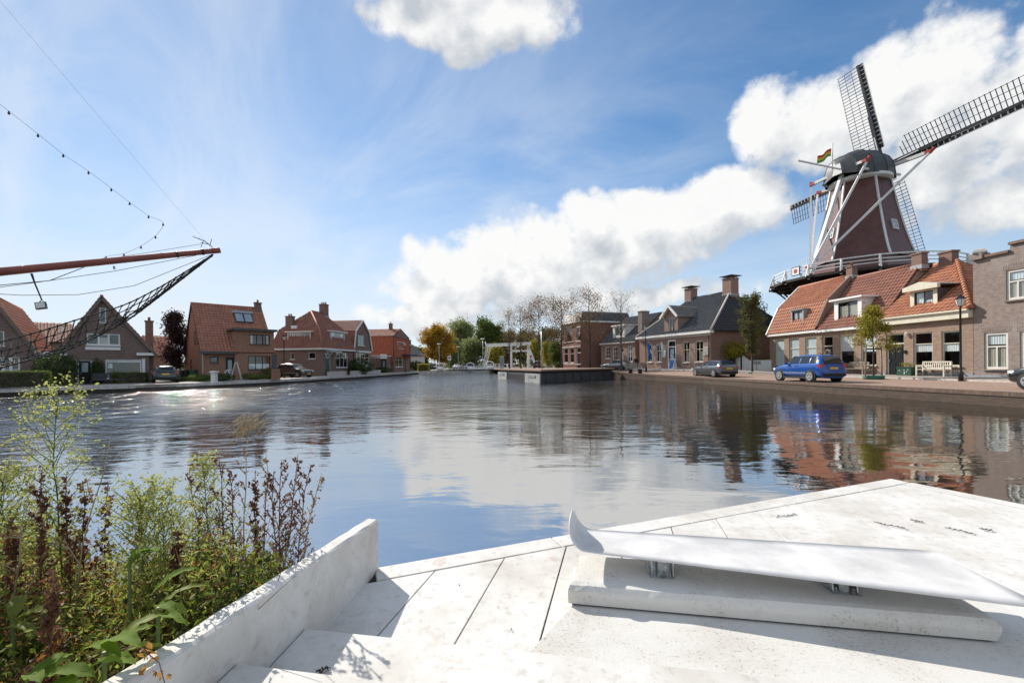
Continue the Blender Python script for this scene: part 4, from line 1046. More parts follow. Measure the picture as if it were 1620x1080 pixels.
MB().box(H3.P(um / 2 - .1, 3.22, -.42), (um + .3, .3, .26), H3.ax).build('gutter', 'fascia_dark', h)
MB().tube([H3.P(.12, GLZ, -.1), H3.P(.12, 2.9, -.1), H3.P(.0, 3.1, -.35)], .05, 6).build('downpipe', 'white_paint', h)
sl = Vector(H3.P(0, 8.4, 4.2) - H3.P(0, 3.25, -.4)).normalized(); N = H3.d.cross(sl).normalized(); N = N if N.z > 0 else -N
for t, fr in ((0, -1), (1, 1)):
    u, z = H3.hit(*z2(448, 247), 2.7); c = H3.P(u + fr * .42, 0, 0); k = (z - 3.25) / (8.4 - 3.25); c = H3.P(u + fr * .42, z, -.4 + 4.6 * k) + N * .1
    o_ = MB().box(c, (.82, 1.35, .14), (H3.d, sl, N)).build('roof_window', 'fascia_dark', h); MB().box(c + N * .075, (.66, 1.15, .02), (H3.d, sl, N)).build('pane', 'solar_glass', o_)
MB().box(c - H3.d * .42 + sl * .82 + N * .06, (2.0, .3, .2), (H3.d, sl, N)).build('blind_box', 'lead', h)
c = H3.P(6.0, 0, 4.0); chimney((c.x, c.y), .6, .6, 7.4, 8.9, h, 'brick_brown', H3.ax, pots=1)

# -- H4: mansard pair seen at its corner
c4 = at(509, CY, 58); d4 = Vector((.12, .9928, 0)); n4 = Vector((-d4.y, d4.x, 0))
S4 = Fac((c4 + n4 * 7)[:2], c4[:2]); F4 = Fac(c4[:2], (c4 + d4 * 8.6)[:2])
h = empty('mansard_house', c4 + n4 * 3.5 + d4 * 4 + Z3 * (GLZ - c4.z), 'brown brick house with red mansard roof and white dormers beside the dark car', 'house')
op = [S4.rect(z6(*q)) for q in ((190, 505, 232, 572), (375, 500, 446, 567))]
wall(S4, [rectw(0, GLZ, 7, 4.1)], op, 'wall', 'brick_brown', h)
for r in op: window(S4, r, h, 'white_paint', 1, (1,))
dr = F4.rect(z6(548, 500, 606, 697)); dr[1] = GLZ + .1; fw_ = F4.rect(z6(660, 505, 780, 655))
wall(F4, [rectw(0, GLZ, 8.6, 4.1)], [dr, fw_], 'wall', 'brick_brown', h)
door(F4, dr, h, 'white_paint', 'green_paint', fanlight=.22); window(F4, fw_, h, 'white_paint', (3, 3), (2, 1), fw=.1)
for u in (0, 8.6):
    pass
wall(Fac(F4.P(8.6, 0)[:2], F4.P(8.6, 0, 7)[:2]), [rectw(0, GLZ, 7, 4.1)], [], 'wall', 'brick_brown', h); wall(Fac(S4.P(0, 0, 8.6)[:2], S4.P(0, 0)[:2]), [rectw(0, GLZ, 8.6, 4.1)], [], 'wall', 'brick_brown', h)
q = lambda a, b, z: S4.P(a, z, b)
E = [q(-.25, -.25, 4.2), q(7.25, -.25, 4.2), q(7.25, 8.9, 4.2), q(-.25, 8.9, 4.2)]; K = [q(.55, .55, 6.75), q(6.4, .55, 6.75), q(6.4, 8.1, 6.75), q(.55, 8.1, 6.75)]; A0, A1 = q(3.5, 3.3, 9.6), q(3.5, 6.4, 9.6)
rf = []
for poly in ([E[0], E[1], K[1], K[0]], [E[1], E[2], K[2], K[1]], [E[2], E[3], K[3], K[2]], [E[3], E[0], K[0], K[3]], [K[0], K[1], A0], [K[1], K[2], A1, A0], [K[2], K[3], A1], [K[3], K[0], A0, A1]):
    slab_roof([poly], .08, 'timber_dark', h, 'roof_boarding'); tiles(poly, 'tile_red', h, tw=.3, th=.36)
MB().tube([A0 + Z3 * .05, A1 + Z3 * .05], .12, 7).build('ridge_tiles', 'tile_red', h)
m = MB(); m.tube([E[1], K[1] + Z3 * .05, A0 + Z3 * .05], .11, 7); m.build('hip_tiles', 'tile_brown', h)
MB().box(S4.P(3.5, 4.12, -.15), (7.6, .35, .22), S4.ax).build('fascia', 'white_paint', h); MB().box(F4.P(4.4, 4.12, -.15), (9.2, .34, .22), F4.ax).build('fascia', 'white_paint', h)
w = S4.rect(z6(165, 300, 390, 412), .1); dormer(S4, [w[0] - .08, w[1] - .1, w[2] + .08, w[3] + .06], w, .1, 2.0, h, cols=4, rows=(1,), over=.28, rth=.14, curtain=[(0, .35, 1, 1, 'curtain')])
w = F4.rect(z6(612, 300, 745, 412), .15); dormer(F4, [w[0] - .1, w[1] - .1, w[2] + .1, w[3] + .06], w, .15, 2.0, h, cols=3, rows=(1,), over=.35, rth=.14, curtain=[(0, 0, .3, 1, 'curtain'), (.7, 0, 1, 1, 'curtain')])
c = q(1.75, 1.2, 0); chimney((c.x, c.y), .95, .7, 4.6, 8.6, h, 'brick_brown', S4.ax, pots=2); c = q(3.6, 6.5, 0); chimney((c.x, c.y), .95, .95, 8.8, 10.9, h, 'brick_brown', S4.ax, pots=3)
b = S4.P(2.6, 7.0, .9); MB().box(b, (.8, .4, .7), S4.ax).build('aircon_unit', 'white_paint', h)
# porch hood on struts
u = (dr[0] + dr[2]) / 2; hd = MB().box(F4.P(u + .6, dr[3] + .1, -.55), (2.2, 1.1, .1), F4.ax).build('porch_hood', 'white_paint', h)
for s in (-.35, 1.5): MB().bar(F4.P(u + s, dr[3] - .85, -.02), F4.P(u + s, dr[3] + .05, -.95), .07, .07).build('strut', 'white_paint', hd)

# -- H5: gambrel gable
F5 = Fac((c4 + d4 * 9.0)[:2], (c4 + d4 * 15)[:2])
h = empty('gambrel_house', F5.P(3, GLZ, 4), 'brown brick gable house with white bargeboards next to mansard house', 'house')
aw = F5.rect(z6(885, 325, 952, 432)); bw = F5.rect(z6(864, 505, 1002, 642))
gl = [(0, GLZ), (5.8, GLZ), (5.8, 4.4), (5.0, 7.2), (2.8, 9.0), (.5, 7.2), (-.0, 4.4)]
wall(F5, [gl], [aw, bw], 'wall', 'brick_brown', h); window(F5, aw, h, 'white_paint', 2, (1,)); window(F5, bw, h, 'white_paint', (3, 3), (1.8, 1), fw=.1, curtain=[(0, 0, 1, .4, 'curtain')])
pr = [(-.25, 4.3), (.42, 7.25), (2.8, 9.1), (5.1, 7.25), (6.05, 4.3)]
for k, (a, b) in enumerate(zip(pr, pr[1:])):
    p = [F5.P(a[0], a[1], -.1), F5.P(b[0], b[1], -.1), F5.P(b[0], b[1], 8.5), F5.P(a[0], a[1], 8.5)]
    p = [p[3], p[0], p[1], p[2]] if k < 2 else [p[1], p[2], p[3], p[0]]
    slab_roof([p], .1, 'timber_dark', h, 'roof_boarding'); tiles(p, 'tile_red', h, tw=.35, th=.4)
    MB().bar(F5.P(a[0], a[1] - .06, -.16), F5.P(b[0], b[1] - .06, -.16), .1, .22).build('barge_board', 'white_paint', h)
for u in (0.05, 5.75): wall(Fac(F5.P(u, 0)[:2], F5.P(u, 0, 8.4)[:2]), [rectw(0, GLZ, 8.4, 4.4)], [], 'wall', 'brick_brown', h)
wall(Fac(F5.P(5.8, 0, 8.4)[:2], F5.P(0, 0, 8.4)[:2]), [[(5.8 - a, z) for a, z in gl]], [], 'wall', 'brick_brown', h)
hd = MB().box(F5.P(7.2, 3.2, -.5), (2.4, 1.0, .12), F5.ax).build('porch_hood', 'white_paint', h)
MB().box(F5.P(3.0, 4.05, -.2), (4.2, .4, .25), F5.ax).build('bay_roof', 'white_paint', h)
wall(Fac(F5.P(5.8, 0, .3)[:2], F5.P(8.6, 0, .3)[:2]), [rectw(0, GLZ, 2.8, 3.1)], [], 'porch_wall', 'brick_brown', h)
MB().prism([F5.P(5.8, 3.1, .3), F5.P(8.6, 3.1, .3), F5.P(8.6, 3.1, 6), F5.P(5.8, 3.1, 6)], Z3 * .15).build('porch_roof', 'fascia_dark', h)

# -- H6: rust-red tile-hung building
c6 = at(623, CY, 82); d6 = Vector((.10, .995, 0)); n6 = Vector((-d6.y, d6.x, 0))
S6 = Fac((c6 + n6 * 9)[:2], c6[:2]); F6 = Fac(c6[:2], (c6 + d6 * 9)[:2]); GZ6 = .5
h = empty('tile_hung_house', c6 + n6 * 4.5 + d6 * 4.5 + Z3 * (GZ6 - c6.z), 'house hung with rust red tiles over a brick ground floor', 'house')
fw_ = F6.rect(z6(1268, 540, 1342, 650)); uw = F6.rect(z6(1285, 395, 1350, 462), .1)
wall(S6, [rectw(0, GZ6, 9, 3.4)], [], 'wall', 'brick_brown', h); wall(F6, [rectw(0, GZ6, 9, 3.6)], [fw_], 'wall', 'brick_brown', h); window(F6, fw_, h, 'white_paint', (2, 2), (2, 1), fw=.12)
wall(Fac(F6.P(9, 0)[:2], F6.P(9, 0, 9)[:2]), [rectw(0, GZ6, 9, 7.2)], [], 'wall', 'brick_brown', h)
p = [S6.P(-.1, 2.4, -.15), S6.P(9.15, 2.4, -.15), S6.P(8.8, 7.4, .2), S6.P(.2, 7.4, .2)]; slab_roof([p], .08, 'timber_dark', h, 'tile_boarding'); tiles(p, 'tile_rust', h, 'hanging_tiles', tw=.35, th=.4)
p = [F6.P(-.15, 3.4, -.15), F6.P(9.1, 3.4, -.15), F6.P(8.8, 7.4, .2), F6.P(.2, 7.4, .2)]; slab_roof([p], .08, 'timber_dark', h, 'tile_boarding'); tiles(p, 'tile_rust', h, 'hanging_tiles', tw=.35, th=.4)
window(F6, uw, h, 'white_paint', 3, (1,), fw=.1, proud=True)
p = [S6.P(0, 7.4, .1), S6.P(9, 7.4, .1), S6.P(9, 9.0, 3.8), S6.P(0, 9.0, 3.8)]; slab_roof([p], .08, 'timber_dark', h, 'roof_boarding'); tiles(p, 'tile_brown', h, tw=.4, th=.45)
p = [S6.P(9, 7.4, 9), S6.P(0, 7.4, 9), S6.P(0, 9.0, 3.8), S6.P(9, 9.0, 3.8)]; slab_roof([p], .08, 'timber_dark', h, 'roof_boarding'); tiles(p, 'tile_brown', h, tw=.6, th=.7)
wall(Fac(S6.P(9, 0, .2)[:2], S6.P(9, 0, 9)[:2]), [[(0, 7.2), (8.8, 7.2), (3.6, 9.0)]], [], 'gable', 'brick_brown', h)
c = S6.P(7, 0, 3.8); chimney((c.x, c.y), .6, .6, 8.4, 10.0, h, 'brick_brown', S6.ax, pots=1)
MB().box(F6.P(6.3, 3.9, -.9), (4.4, 1.8, .3), F6.ax).build('canopy', 'fascia_dark', h)
# annex
AX = Fac((c6 + n6 * 6.5 - d6 * 5)[:2], (c6 + n6 * .4 - d6 * 5)[:2]); a_ = empty('garage', AX.P(3, GZ6, 2), 'low brick garage with white sign board above dark door', 'garage')
dr = AX.rect(z6(1118, 568, 1174, 662)); dr[1] = GZ6 + .03
wall(AX, [rectw(0, GZ6, AX.L, 3.5)], [dr], 'wall', 'brick_brown', a_); door(AX, dr, a_, 'fascia_dark', 'dark_paint', glassy=(.4, .9))
r = AX.rect(z6(1116, 518, 1180, 566)); MB().box(AX.P((r[0] + r[2]) / 2, (r[1] + r[3]) / 2, -.05), (r[2] - r[0], .08, r[3] - r[1]), AX.ax).build('sign_board', 'white_paint', a_)
for u in (0, AX.L): wall(Fac(AX.P(u, 0)[:2], AX.P(u, 0, 4.6)[:2]), [rectw(0, GZ6, 4.6, 3.5)], [], 'wall', 'brick_brown', a_)
MB().box(AX.P(AX.L / 2, 3.58, 2.2), (AX.L + .2, 4.9, .16), AX.ax).build('flat_roof', 'white_paint', a_)
# -- far houses
def far_house(p0, Z0, p1, Z1, zb, ze, zr, depth, wmat, tmat, name, label, wins=2):
    f = pxfac(p0, Z0, p1, Z1); h = empty(name, f.P(f.L / 2, zb, depth / 2), label, 'house')
    ops = [[f.L * (i + .5) / wins - .6, zb + .9, f.L * (i + .5) / wins + .6, zb + 2.4] for i in range(wins)]
    ops += [[o[0], o[1] + 2.6, o[2], o[3] + 2.5] for o in ops if ze - zb > 5.2]
    wall(f, [rectw(0, zb, f.L, ze)], ops, 'wall', wmat, h)
    for o in ops: window(f, o, h, 'white_paint', 2, (1,), fw=.1)
    gb = [(0, zb), (depth, zb), (depth, ze), (depth / 2, zr), (0, ze)]; backs(f, 0, f.L, zb, depth, ze, h, wmat, left=gb, right=gb)
    quadroof(f, -.3, f.L + .3, (-.4, ze - .1), (depth / 2, zr), tmat, h, tw=.6, th=.7); quadback(f, -.3, f.L + .3, (depth + .4, ze - .1), (depth / 2, zr), tmat, h, tw=.6, th=.7)
    c = f.P(f.L * .85, 0, depth / 2); chimney((c.x, c.y), .8, .8, zr - .6, zr + 1.1, h, 'brick_brown', f.ax, pots=0); return h
far_house(646, 112, 672, 118, .55, 4.4, 7.6, 9, 'pale_paint', 'tile_grey', 'far_house', 'pale house with grey roof behind the golden tree', 2)
far_house(722, 150, 752, 152, .6, 4.0, 7.0, 9, 'pale_paint', 'tile_slate', 'far_house', 'small grey roofed house below the pale willow', 2)
far_house(640, 100, 650, 105, .55, 6.5, 9.4, 9, 'brick_red', 'tile_brown', 'far_house', 'narrow brick house just beyond the rust tiled house', 1)
# ------------------------------------------------------------------ windmill
plain('clapboard', (0.13, 0.052, 0.046), 0.42, var=0.12, scale=1.5)
plain('cap_tar', (0.06, 0.065, 0.072), 0.45, var=0.12, scale=2)
plain('sail_dark', (0.03, 0.032, 0.036), 0.5, var=0.1)
plain('mill_white', (0.72, 0.72, 0.72), 0.5, var=0.06)
plain('mill_red', (0.38, 0.04, 0.03), 0.5, var=0.06)
MC = Vector((37.0, 46.2, 0)); ms = Vector((.95, .312, 0)).normalized(); mt_ = Vector((ms.y, -ms.x, 0))
mill = empty('windmill', MC + Z3 * .6, 'brown weatherboarded tower windmill with lattice sails and white gallery rail', 'windmill')
ca = math.atan2(-MC.y, -MC.x)
def hexp(r, z, k, extra=0): a = ca + R(30) + k * R(60) + extra; return MC + Vector((math.cos(a), math.sin(a), 0)) * r + Z3 * z
prof = [(12.2, 4.45), (12.9, 4.16), (13.8, 3.88), (15.2, 3.52), (17, 3.12), (18.8, 2.74), (20.6, 2.42)]
def rad(z):
    for (a, ra), (b, rb) in zip(prof, prof[1:]):
        if z <= b: return ra + (rb - ra) * (z - a) / (b - a)
    return prof[-1][1]
m = MB()
for k in range(6): m.poly([hexp(5.0, .6, k), hexp(5.0, .6, k + 1), hexp(4.5, 10.3, k + 1), hexp(4.5, 10.3, k)])
m.build('brick_base', 'brick_brown', mill)
m = MB()
for k in range(6): m.poly([hexp(4.1, 10.2, k), hexp(4.1, 10.2, k + 1), hexp(4.1, 12.3, k + 1), hexp(4.1, 12.3, k)])
m.build('gallery_wall', 'clapboard', mill)
for k in range(6):            # one boarded panel per side, made of lapped boards
    m = MB(); z = 12.2
    while z < 20.6:
        z2_ = min(z + .16, 20.6); r0, r1 = rad(z), rad(z2_)
        a, b = hexp(r0 + .035, z, k), hexp(r0 + .035, z, k + 1); c, d = hexp(r1 + .004, z2_ + .01, k + 1), hexp(r1 + .004, z2_ + .01, k); e, f = hexp(r0 - .01, z, k), hexp(r0 - .01, z, k + 1)
        m.poly([a, b, c, d]); m.poly([e, f, b, a]); z = z2_
    m.build('board_panel', 'clapboard', mill, kind='stuff')
    tr = MB()
    zz = [12.15 + i * .7 for i in range(13)]
    for p, q in zip(zz, zz[1:]): tr.bar(hexp(rad(p) + .05, p, k), hexp(rad(min(q, 20.6)) + .05, min(q, 20.6), k), .17, .12)
    tr.build('corner_trim', 'mill_white', mill)
def mill_window(k, t, z, w=.75, hh=.95):
    r = rad(z); a, b = hexp(r, z, k), hexp(r, z, k + 1); c = a.lerp(b, t); d = (b - a).normalized(); up_ = (hexp(rad(z + .6), z + .6, k).lerp(hexp(rad(z + .6), z + .6, k + 1), t) - c).normalized(); n = d.cross(up_).normalized()
    if n.dot(c - MC) < 0: n = -n
    m = MB(); c = c + n * .08
    for s in (-1, 1): m.box(c + d * s * w / 2, (.1, .12, hh), (d, n, up_)); m.box(c + up_ * s * hh / 2, (w + .1, .12, .1), (d, n, up_))
    m.box(c, (.06, .1, hh), (d, n, up_)); m.box(c, (w, .1, .06), (d, n, up_))
    o = m.build('window', 'mill_white', mill)
    for sx in (-1, 1):
        for sz in (-1, 1): MB().box(c + d * sx * w / 4 + up_ * sz * hh / 4, (w / 2 - .06, .03, hh / 2 - .06), (d, n, up_)).build('pane', 'solar_glass', o)
# faces: find which hexagon side is seen left, front, right
def face_px(k): p = (hexp(4, 14, k) + hexp(4, 14, k + 1)) / 2; return (p.x / p.y, p.y)
vis = sorted([k for k in range(6) if ((hexp(1, 0, k) + hexp(1, 0, k + 1)) / 2 - MC).dot(-MC) > 0.1], key=lambda k: face_px(k)[0])
kl, kf, kr = vis[0], vis[1], vis[2]
for k, pts in ((kl, ((1316.5, 370), (1321, 315))), (kr, ((1414, 355),))):
    for (px, py) in pts:                               # ray against the side's mean plane
        best = None
        for i in range(60):
            for j in range(20):
                zz_ = 12.5 + i * .13; t = .15 + .7 * j / 19; c = hexp(rad(zz_), zz_, k).lerp(hexp(rad(zz_), zz_, k + 1), t)
                U, V = ray(px, py); e_ = (c.x / c.y - U) ** 2 + ((c.z - CAMZ) / c.y - V) ** 2
                if best is None or e_ < best[0]: best = (e_, t, zz_)
        mill_window(k, best[1], best[2])
# gallery
NS = 18; SR, SZ = 8.1, 10.3
ring = lambda r, z, k: MC + Vector((math.cos(ca + (k + .5) * 2 * math.pi / NS), math.sin(ca + (k + .5) * 2 * math.pi / NS), 0)) * r + Z3 * z
for k in range(NS):
    MB().prism([ring(4.0, SZ - .06, k), ring(SR, SZ - .06, k), ring(SR, SZ - .06, k + 1), ring(4.0, SZ - .06, k + 1)], Z3 * .06).build('gallery_floor', 'timber_dark', mill)
    MB().bar(ring(4.1, SZ - .16, k), ring(SR + .35, SZ - .16, k), .14, .2).build('gallery_joist', 'timber_dark', mill)
    MB().bar(ring(4.75, SZ - 3.4, k), ring(SR - .4, SZ - .28, k), .16, .16).build('gallery_brace', 'timber_dark', mill)
    for r_ in (5.2, 6.2, 7.2): MB().bar(ring(r_, SZ - .12, k), ring(r_, SZ - .12, k + 1), .1, .1).build('gallery_rafter', 'timber_dark', mill)
    MB().bar(ring(SR + .1, SZ - .1, k), ring(SR + .1, SZ - .1, k + 1), .1, .26).build('gallery_edge', 'timber_dark', mill)
    po = MB().bar(ring(SR - .05, SZ - .35, k), ring(SR - .05, SZ + 1.1, k), .14, .14).build('rail_post', 'mill_white', mill)
    MB().bar(ring(SR + .35, SZ - .1, k), ring(SR, SZ + .85, k), .09, .09).build('post_brace', 'mill_white', mill)
    for z in (.4, .72, 1.08): MB().bar(ring(SR - .05, SZ + z, k), ring(SR - .05, SZ + z, k + 1), .06, .12 if z > 1 else .09).build('rail', 'mill_white', mill)
# cap
secs = [(-3.3, .55, 21.05, 22.3), (-2.9, 1.7, 20.75, 23.0), (-1.6, 2.45, 20.7, 23.6), (0, 2.65, 20.7, 23.75), (1.4, 2.5, 20.7, 23.6), (2.5, 1.9, 20.75, 23.25), (3.0, 1.45, 20.9, 23.0)]
m = MB(); n = 12; vs = []
for (s, w, zb, zt) in secs:
    for i in range(n + 1):
        t = math.pi * i / n; x = math.cos(t); y = math.sin(t)
        vs.append(MC + ms * s + mt_ * (w * math.copysign(abs(x) ** .75, x)) + Z3 * (zb + (zt - zb) * y ** .9))
fs = [(i * (n + 1) + j, i * (n + 1) + j + 1, (i + 1) * (n + 1) + j + 1, (i + 1) * (n + 1) + j) for i in range(len(secs) - 1) for j in range(n)]
fs += [tuple(range(n + 1)), tuple((len(secs) - 1) * (n + 1) + j for j in range(n, -1, -1))]
m.add(vs, fs, False); capo = m.build('cap', 'cap_tar', mill)
for i in range(1, len(secs) - 1):
    pts = [vs[i * (n + 1) + j] for j in range(n + 1)]; cc = MC + ms * secs[i][0] + Z3 * 21.5; MB().tube([p + (p - cc).normalized() * .02 for p in pts], .035, 4).build('cap_rib', 'cap_tar', capo)
MB().lathe(MC, [(2.45, 20.35), (2.75, 20.5), (2.75, 20.78), (2.6, 20.82)], 20, False).build('curb_ring', 'mill_white', mill)
for s in (-1, 1): MB().bar(MC + ms * -2.6 + mt_ * s * 2.1 + Z3 * 20.95, MC + ms * 2.6 + mt_ * s * 2.2 + Z3 * 20.95, .16, .2).build('cap_beam', 'mill_white', capo)
MB().poly([MC + ms * -3.34 + mt_ * -.5 + Z3 * 21.1, MC + ms * -3.34 + mt_ * .5 + Z3 * 21.1, MC + ms * -3.32 + mt_ * .3 + Z3 * 22.2, MC + ms * -3.32 + mt_ * -.3 + Z3 * 22.2]).build('cap_gable', 'mill_white', capo)
# tail: cross beams, braces, tail pole and winch wheel
foot = MC - ms * 7.2 + Z3 * 11.0
ls0, ls1 = Vector((40.75, 42.15, 22.05)), Vector((36.2, 51.4, 21.6)); ss0, ss1 = Vector((35.2, 42.9, 21.65)), Vector((33.2, 48.2, 21.3))
tail = MB().bar(MC - ms * 2.6 + Z3 * 21.2, foot - Z3 * .4, .3, .34).build('tail_pole', 'mill_white', mill)
for a, b, w in ((ls0, ls1, .3), (ss0, ss1, .26)):
    d = (b - a).normalized(); MB().bar(a + d * .5, b - d * .5, w, w).build('cross_beam', 'mill_white', mill)
    for e0, e1 in ((a, a + d * .5), (b - d * .5, b)): MB().bar(e0, e1, w + .01, w + .01).build('beam_end', 'mill_red', mill)
for a, w in ((ls0, .2), (ls1, .2), (ss0, .18), (ss1, .18)):
    d = (foot - a).normalized(); MB().bar(a - d * .35, a + d * .35, w + .03, w + .03).build('brace_end', 'mill_red', mill); MB().bar(a + d * .35, foot + Z3 * .2, w, w).build('brace', 'mill_white', mill)
wc = foot - ms * .45 + Z3 * .25; m = MB()
ring_ = [wc + (mt_ * math.cos(2 * math.pi * i / 20) + Z3 * math.sin(2 * math.pi * i / 20)) * .95 for i in range(21)]; m.tube(ring_, .03, 5, cap=False)
wh = m.build('winch_wheel', 'mill_white', mill)
for i in range(8): a = 2 * math.pi * i / 8; MB().bar(wc, wc + (mt_ * math.cos(a) + Z3 * math.sin(a)) * 1.1, .04, .04).build('spoke', 'mill_white', wh)
MB().lathe(wc - ms * .1, [(.15, 0), (.15, .3)], 10, ax=(mt_, Z3, ms)).build('hub', 'mill_red', wh)
# sails
tilt = R(12); ax_ = ms * math.cos(tilt) + Z3 * math.sin(tilt); ev = Z3 * math.cos(tilt) - ms * math.sin(tilt); eh = mt_
hub = Vector((40.2, 46.95, 22.75))
MB().tube([MC + ms * 1.0 + Z3 * (hub.z - .45), hub + ax_ * .5], .34, 8, smooth=False).build('wind_shaft', 'sail_dark', mill)
RS = 11.2
for i in range(4):
    th = R(-4.6 + 90 * i); D = ev * math.cos(th) + eh * math.sin(th); Q = ev * math.sin(th) - eh * math.cos(th); off = ax_ * (.16 if i % 2 else -.16); o = hub + off
    m = MB(); m.bar(o + D * .0, o + D * (RS * .5), .36, .34, ax_); m.bar(o + D * (RS * .5), o + D * RS, .24, .24, ax_)
    sl_ = m.build('sail', 'sail_dark', mill, label='dark lattice sail')
    r0, n = 1.9, 26
    def lat(r, w, tw0=R(20), tw1=R(6)):
        t = (r - r0) / (RS - r0); tw = tw0 + (tw1 - tw0) * t; q = Q * math.cos(tw) - ax_ * math.sin(tw); return o + D * r + q * w
    for j in range(n + 1):
        r = r0 + (RS - r0 - .1) * j / n; w = 2.05 if j > 1 else 1.2 + .4 * j
        MB().bar(lat(r, .05), lat(r, w), .05, .05).build('lattice_bar', 'sail_dark', sl_)
    for w in (.72, 1.36, 1.98):
        ra = r0 if w < 1.3 else r0 + .55
        pts = [lat(ra + (RS - .1 - ra) * j / 6, w) for j in range(7)]; MB().tube(pts, .028, 4).build('hem_lath', 'sail_dark', sl_)
    for j in range(20):
        r = r0 + .3 + (RS - r0 - .3) * j / 20; MB().bar(o + D * (r + .2) - Q * .12, o + D * (r + .2) - Q * .55, .09, .05, ax_).build('leading_rib', 'mill_white', sl_)
    MB().bar(o + D * r0 - Q * .56, o + D * RS - Q * .5, .06, .05, ax_).build('leading_edge', 'mill_white', sl_)
    MB().bar(o + D * r0 - Q * .34 + ax_ * .06, o + D * RS - Q * .3 + ax_ * .06, .34, .03, ax_).build('wind_board', 'sail_dark', sl_)
    m = MB(); m.bar(o + D * .6 + Q * -.05 - ax_ * .2, o + D * 3.2 - ax_ * .2, .12, .1, ax_); m.build('sail_wedge', 'mill_white', sl_)
# flag and poles on the cap
fp = at(1317, 268, 45.0); ft = at(1317, 226, 45.0); e_ = empty('mill_flag', fp, 'small red, yellow and green flag flying above the mill cap', 'flag')
MB().tube([fp, ft], .05, 6).build('pole', 'mill_white', e_)
a, b = at(1315.5, 235, 45), at(1293, 248, 45); vs = []
for i in range(9):
    for j in range(4):
        t, s = i / 8, j / 3; p = a.lerp(b, t) - Z3 * (.75 * s + .25 * t * s * 0 - .12 * math.sin(t * 7)) + Vector((0, .12 * math.sin(t * 6 + s), 0)); vs.append(p)
for j, mt in enumerate(('flag_red', 'flag_yellow', 'flag_green')):
    MB().add([vs[i * 4 + j + k] for i in range(9) for k in (0, 1)], [(2 * i, 2 * i + 1, 2 * i + 3, 2 * i + 2) for i in range(8)], True).build('stripe', mt, e_)
pa, pb = at(1330, 268, 44.6), at(1262, 254, 43.0); MB().bar(pa, pb, .12, .12).build('rear_spar', 'mill_white', mill)
# red and white board on the rail
k = min(range(NS), key=lambda k: abs((ring(SR, SZ, k).x + ring(SR, SZ, k + 1).x) / (ring(SR, SZ, k).y + ring(SR, SZ, k + 1).y) - ray(1238, 430)[0]) + (0 if ring(SR, SZ, k).y < 47 else 5))
c = (ring(SR, SZ + .75, k) + ring(SR, SZ + .75, k + 1)) / 2; d = (ring(SR, 0, k + 1) - ring(SR, 0, k)).normalized(); n = Vector((d.y, -d.x, 0)); n = n if n.dot(c - MC) > 0 else -n
sg = empty('rail_sign', c - Z3 * .45 + n * .05, 'small square white sign with red mark hung on the mill gallery rail', 'sign')
MB().box(c + n * .06, (1.0, .05, .9), (d, n, Z3)).build('board', 'dark_paint', sg); MB().box(c + n * .09, (.86, .02, .76), (d, n, Z3)).build('panel', 'white_paint', sg)
MB().lathe(c + n * .1, [(.0, 0), (.22, 0), (.22, .01), (0, .01)], 12, False, ax=(d, Z3, n)).build('red_disc', 'mill_red', sg)
# ------------------------------------------------------------------ white landing stage, steps, wall and skate bench
def white_concrete():
    m, nt, b = mat_new('white_concrete')
    tc = nt.nodes.new('ShaderNodeTexCoord'); P = tc.outputs['Object']
    g_ = nt.nodes.new('ShaderNodeNewGeometry'); W = g_.outputs['Position']
    n1 = noise(nt, W, 1.6, 8, 0.65); n2 = noise(nt, W, 14, 6, 0.7); n3 = noise(nt, W, 110, 3, 0.6); n4 = noise(nt, W, 4.5, 5, .6, .6)
    c = mixc(nt, (n1.sstep(.38, .68) * .62 + rnd_obj(nt) * .2).clamp(), (.72, .715, .695), (.50, .47, .42))
    c = mixc(nt, n2.sstep(.50, .72) * .5, c, (.36, .32, .27))
    c = mixc(nt, (n3.sstep(.62, .72) * n4.sstep(.44, .64)) * .7, c, (.30, .28, .25))
    c = mixc(nt, (n4.sstep(.60, .74) * .4), c, (.46, .35, .25))
    nt.links.new(c, b.inputs['Base Color']); b.inputs['Roughness'].default_value = .72; b.inputs['Specular IOR Level'].default_value = .3
    bumpn(nt, b, n3 * .6 + n2 * .5, .35, .004)
white_concrete()
def rough_concrete():
    m, nt, b = mat_new('rough_concrete')
    g_ = nt.nodes.new('ShaderNodeNewGeometry'); W = g_.outputs['Position']
    n1 = noise(nt, W, 2.2, 7, .65); n2 = noise(nt, W, 60, 5, .7); n3 = noise(nt, W, 170, 3, .6)
    c = mixc(nt, n1.sstep(.42, .7) * .5, (.65, .64, .61), (.46, .43, .38))
    c = mixc(nt, n2.sstep(.54, .68) * n1.sstep(.38, .6) * .8, c, (.20, .18, .15))
    nt.links.new(c, b.inputs['Base Color']); b.inputs['Roughness'].default_value = .85; b.inputs['Specular IOR Level'].default_value = .2
    bumpn(nt, b, n2 * .7 + n3 * .5, .45, .006)
rough_concrete()
plain('bench_steel', (.66, .655, .65), .5, .0, var=.10, scale=3.5, spec=.25, bump=.03)
DZ = .30; TH = .22
e1 = Vector((.235, .972, 0)).normalized(); en = Vector((e1.y, -e1.x, 0))
PA, PC = gnd(592, 899, DZ), gnd(1410, 757, DZ); PD = gnd(1620, 798, DZ)
fd = (PC - PA); fd.z = 0; fd.normalize(); fi = Vector((fd.y, -fd.x, 0))      # far edge direction and inward normal
rd = (PD - PC); rd.z = 0; rd.normalize(); ri = Vector((rd.y, -rd.x, 0)); ri = ri if ri.dot(Vector((-1, 0, 0))) > 0 else -ri
PE = PC + rd * 5.2; PF = Vector((-1.05, 1.3, 0)); WL = Vector((.087, .996, 0)).normalized()   # direction of the steps' side wall
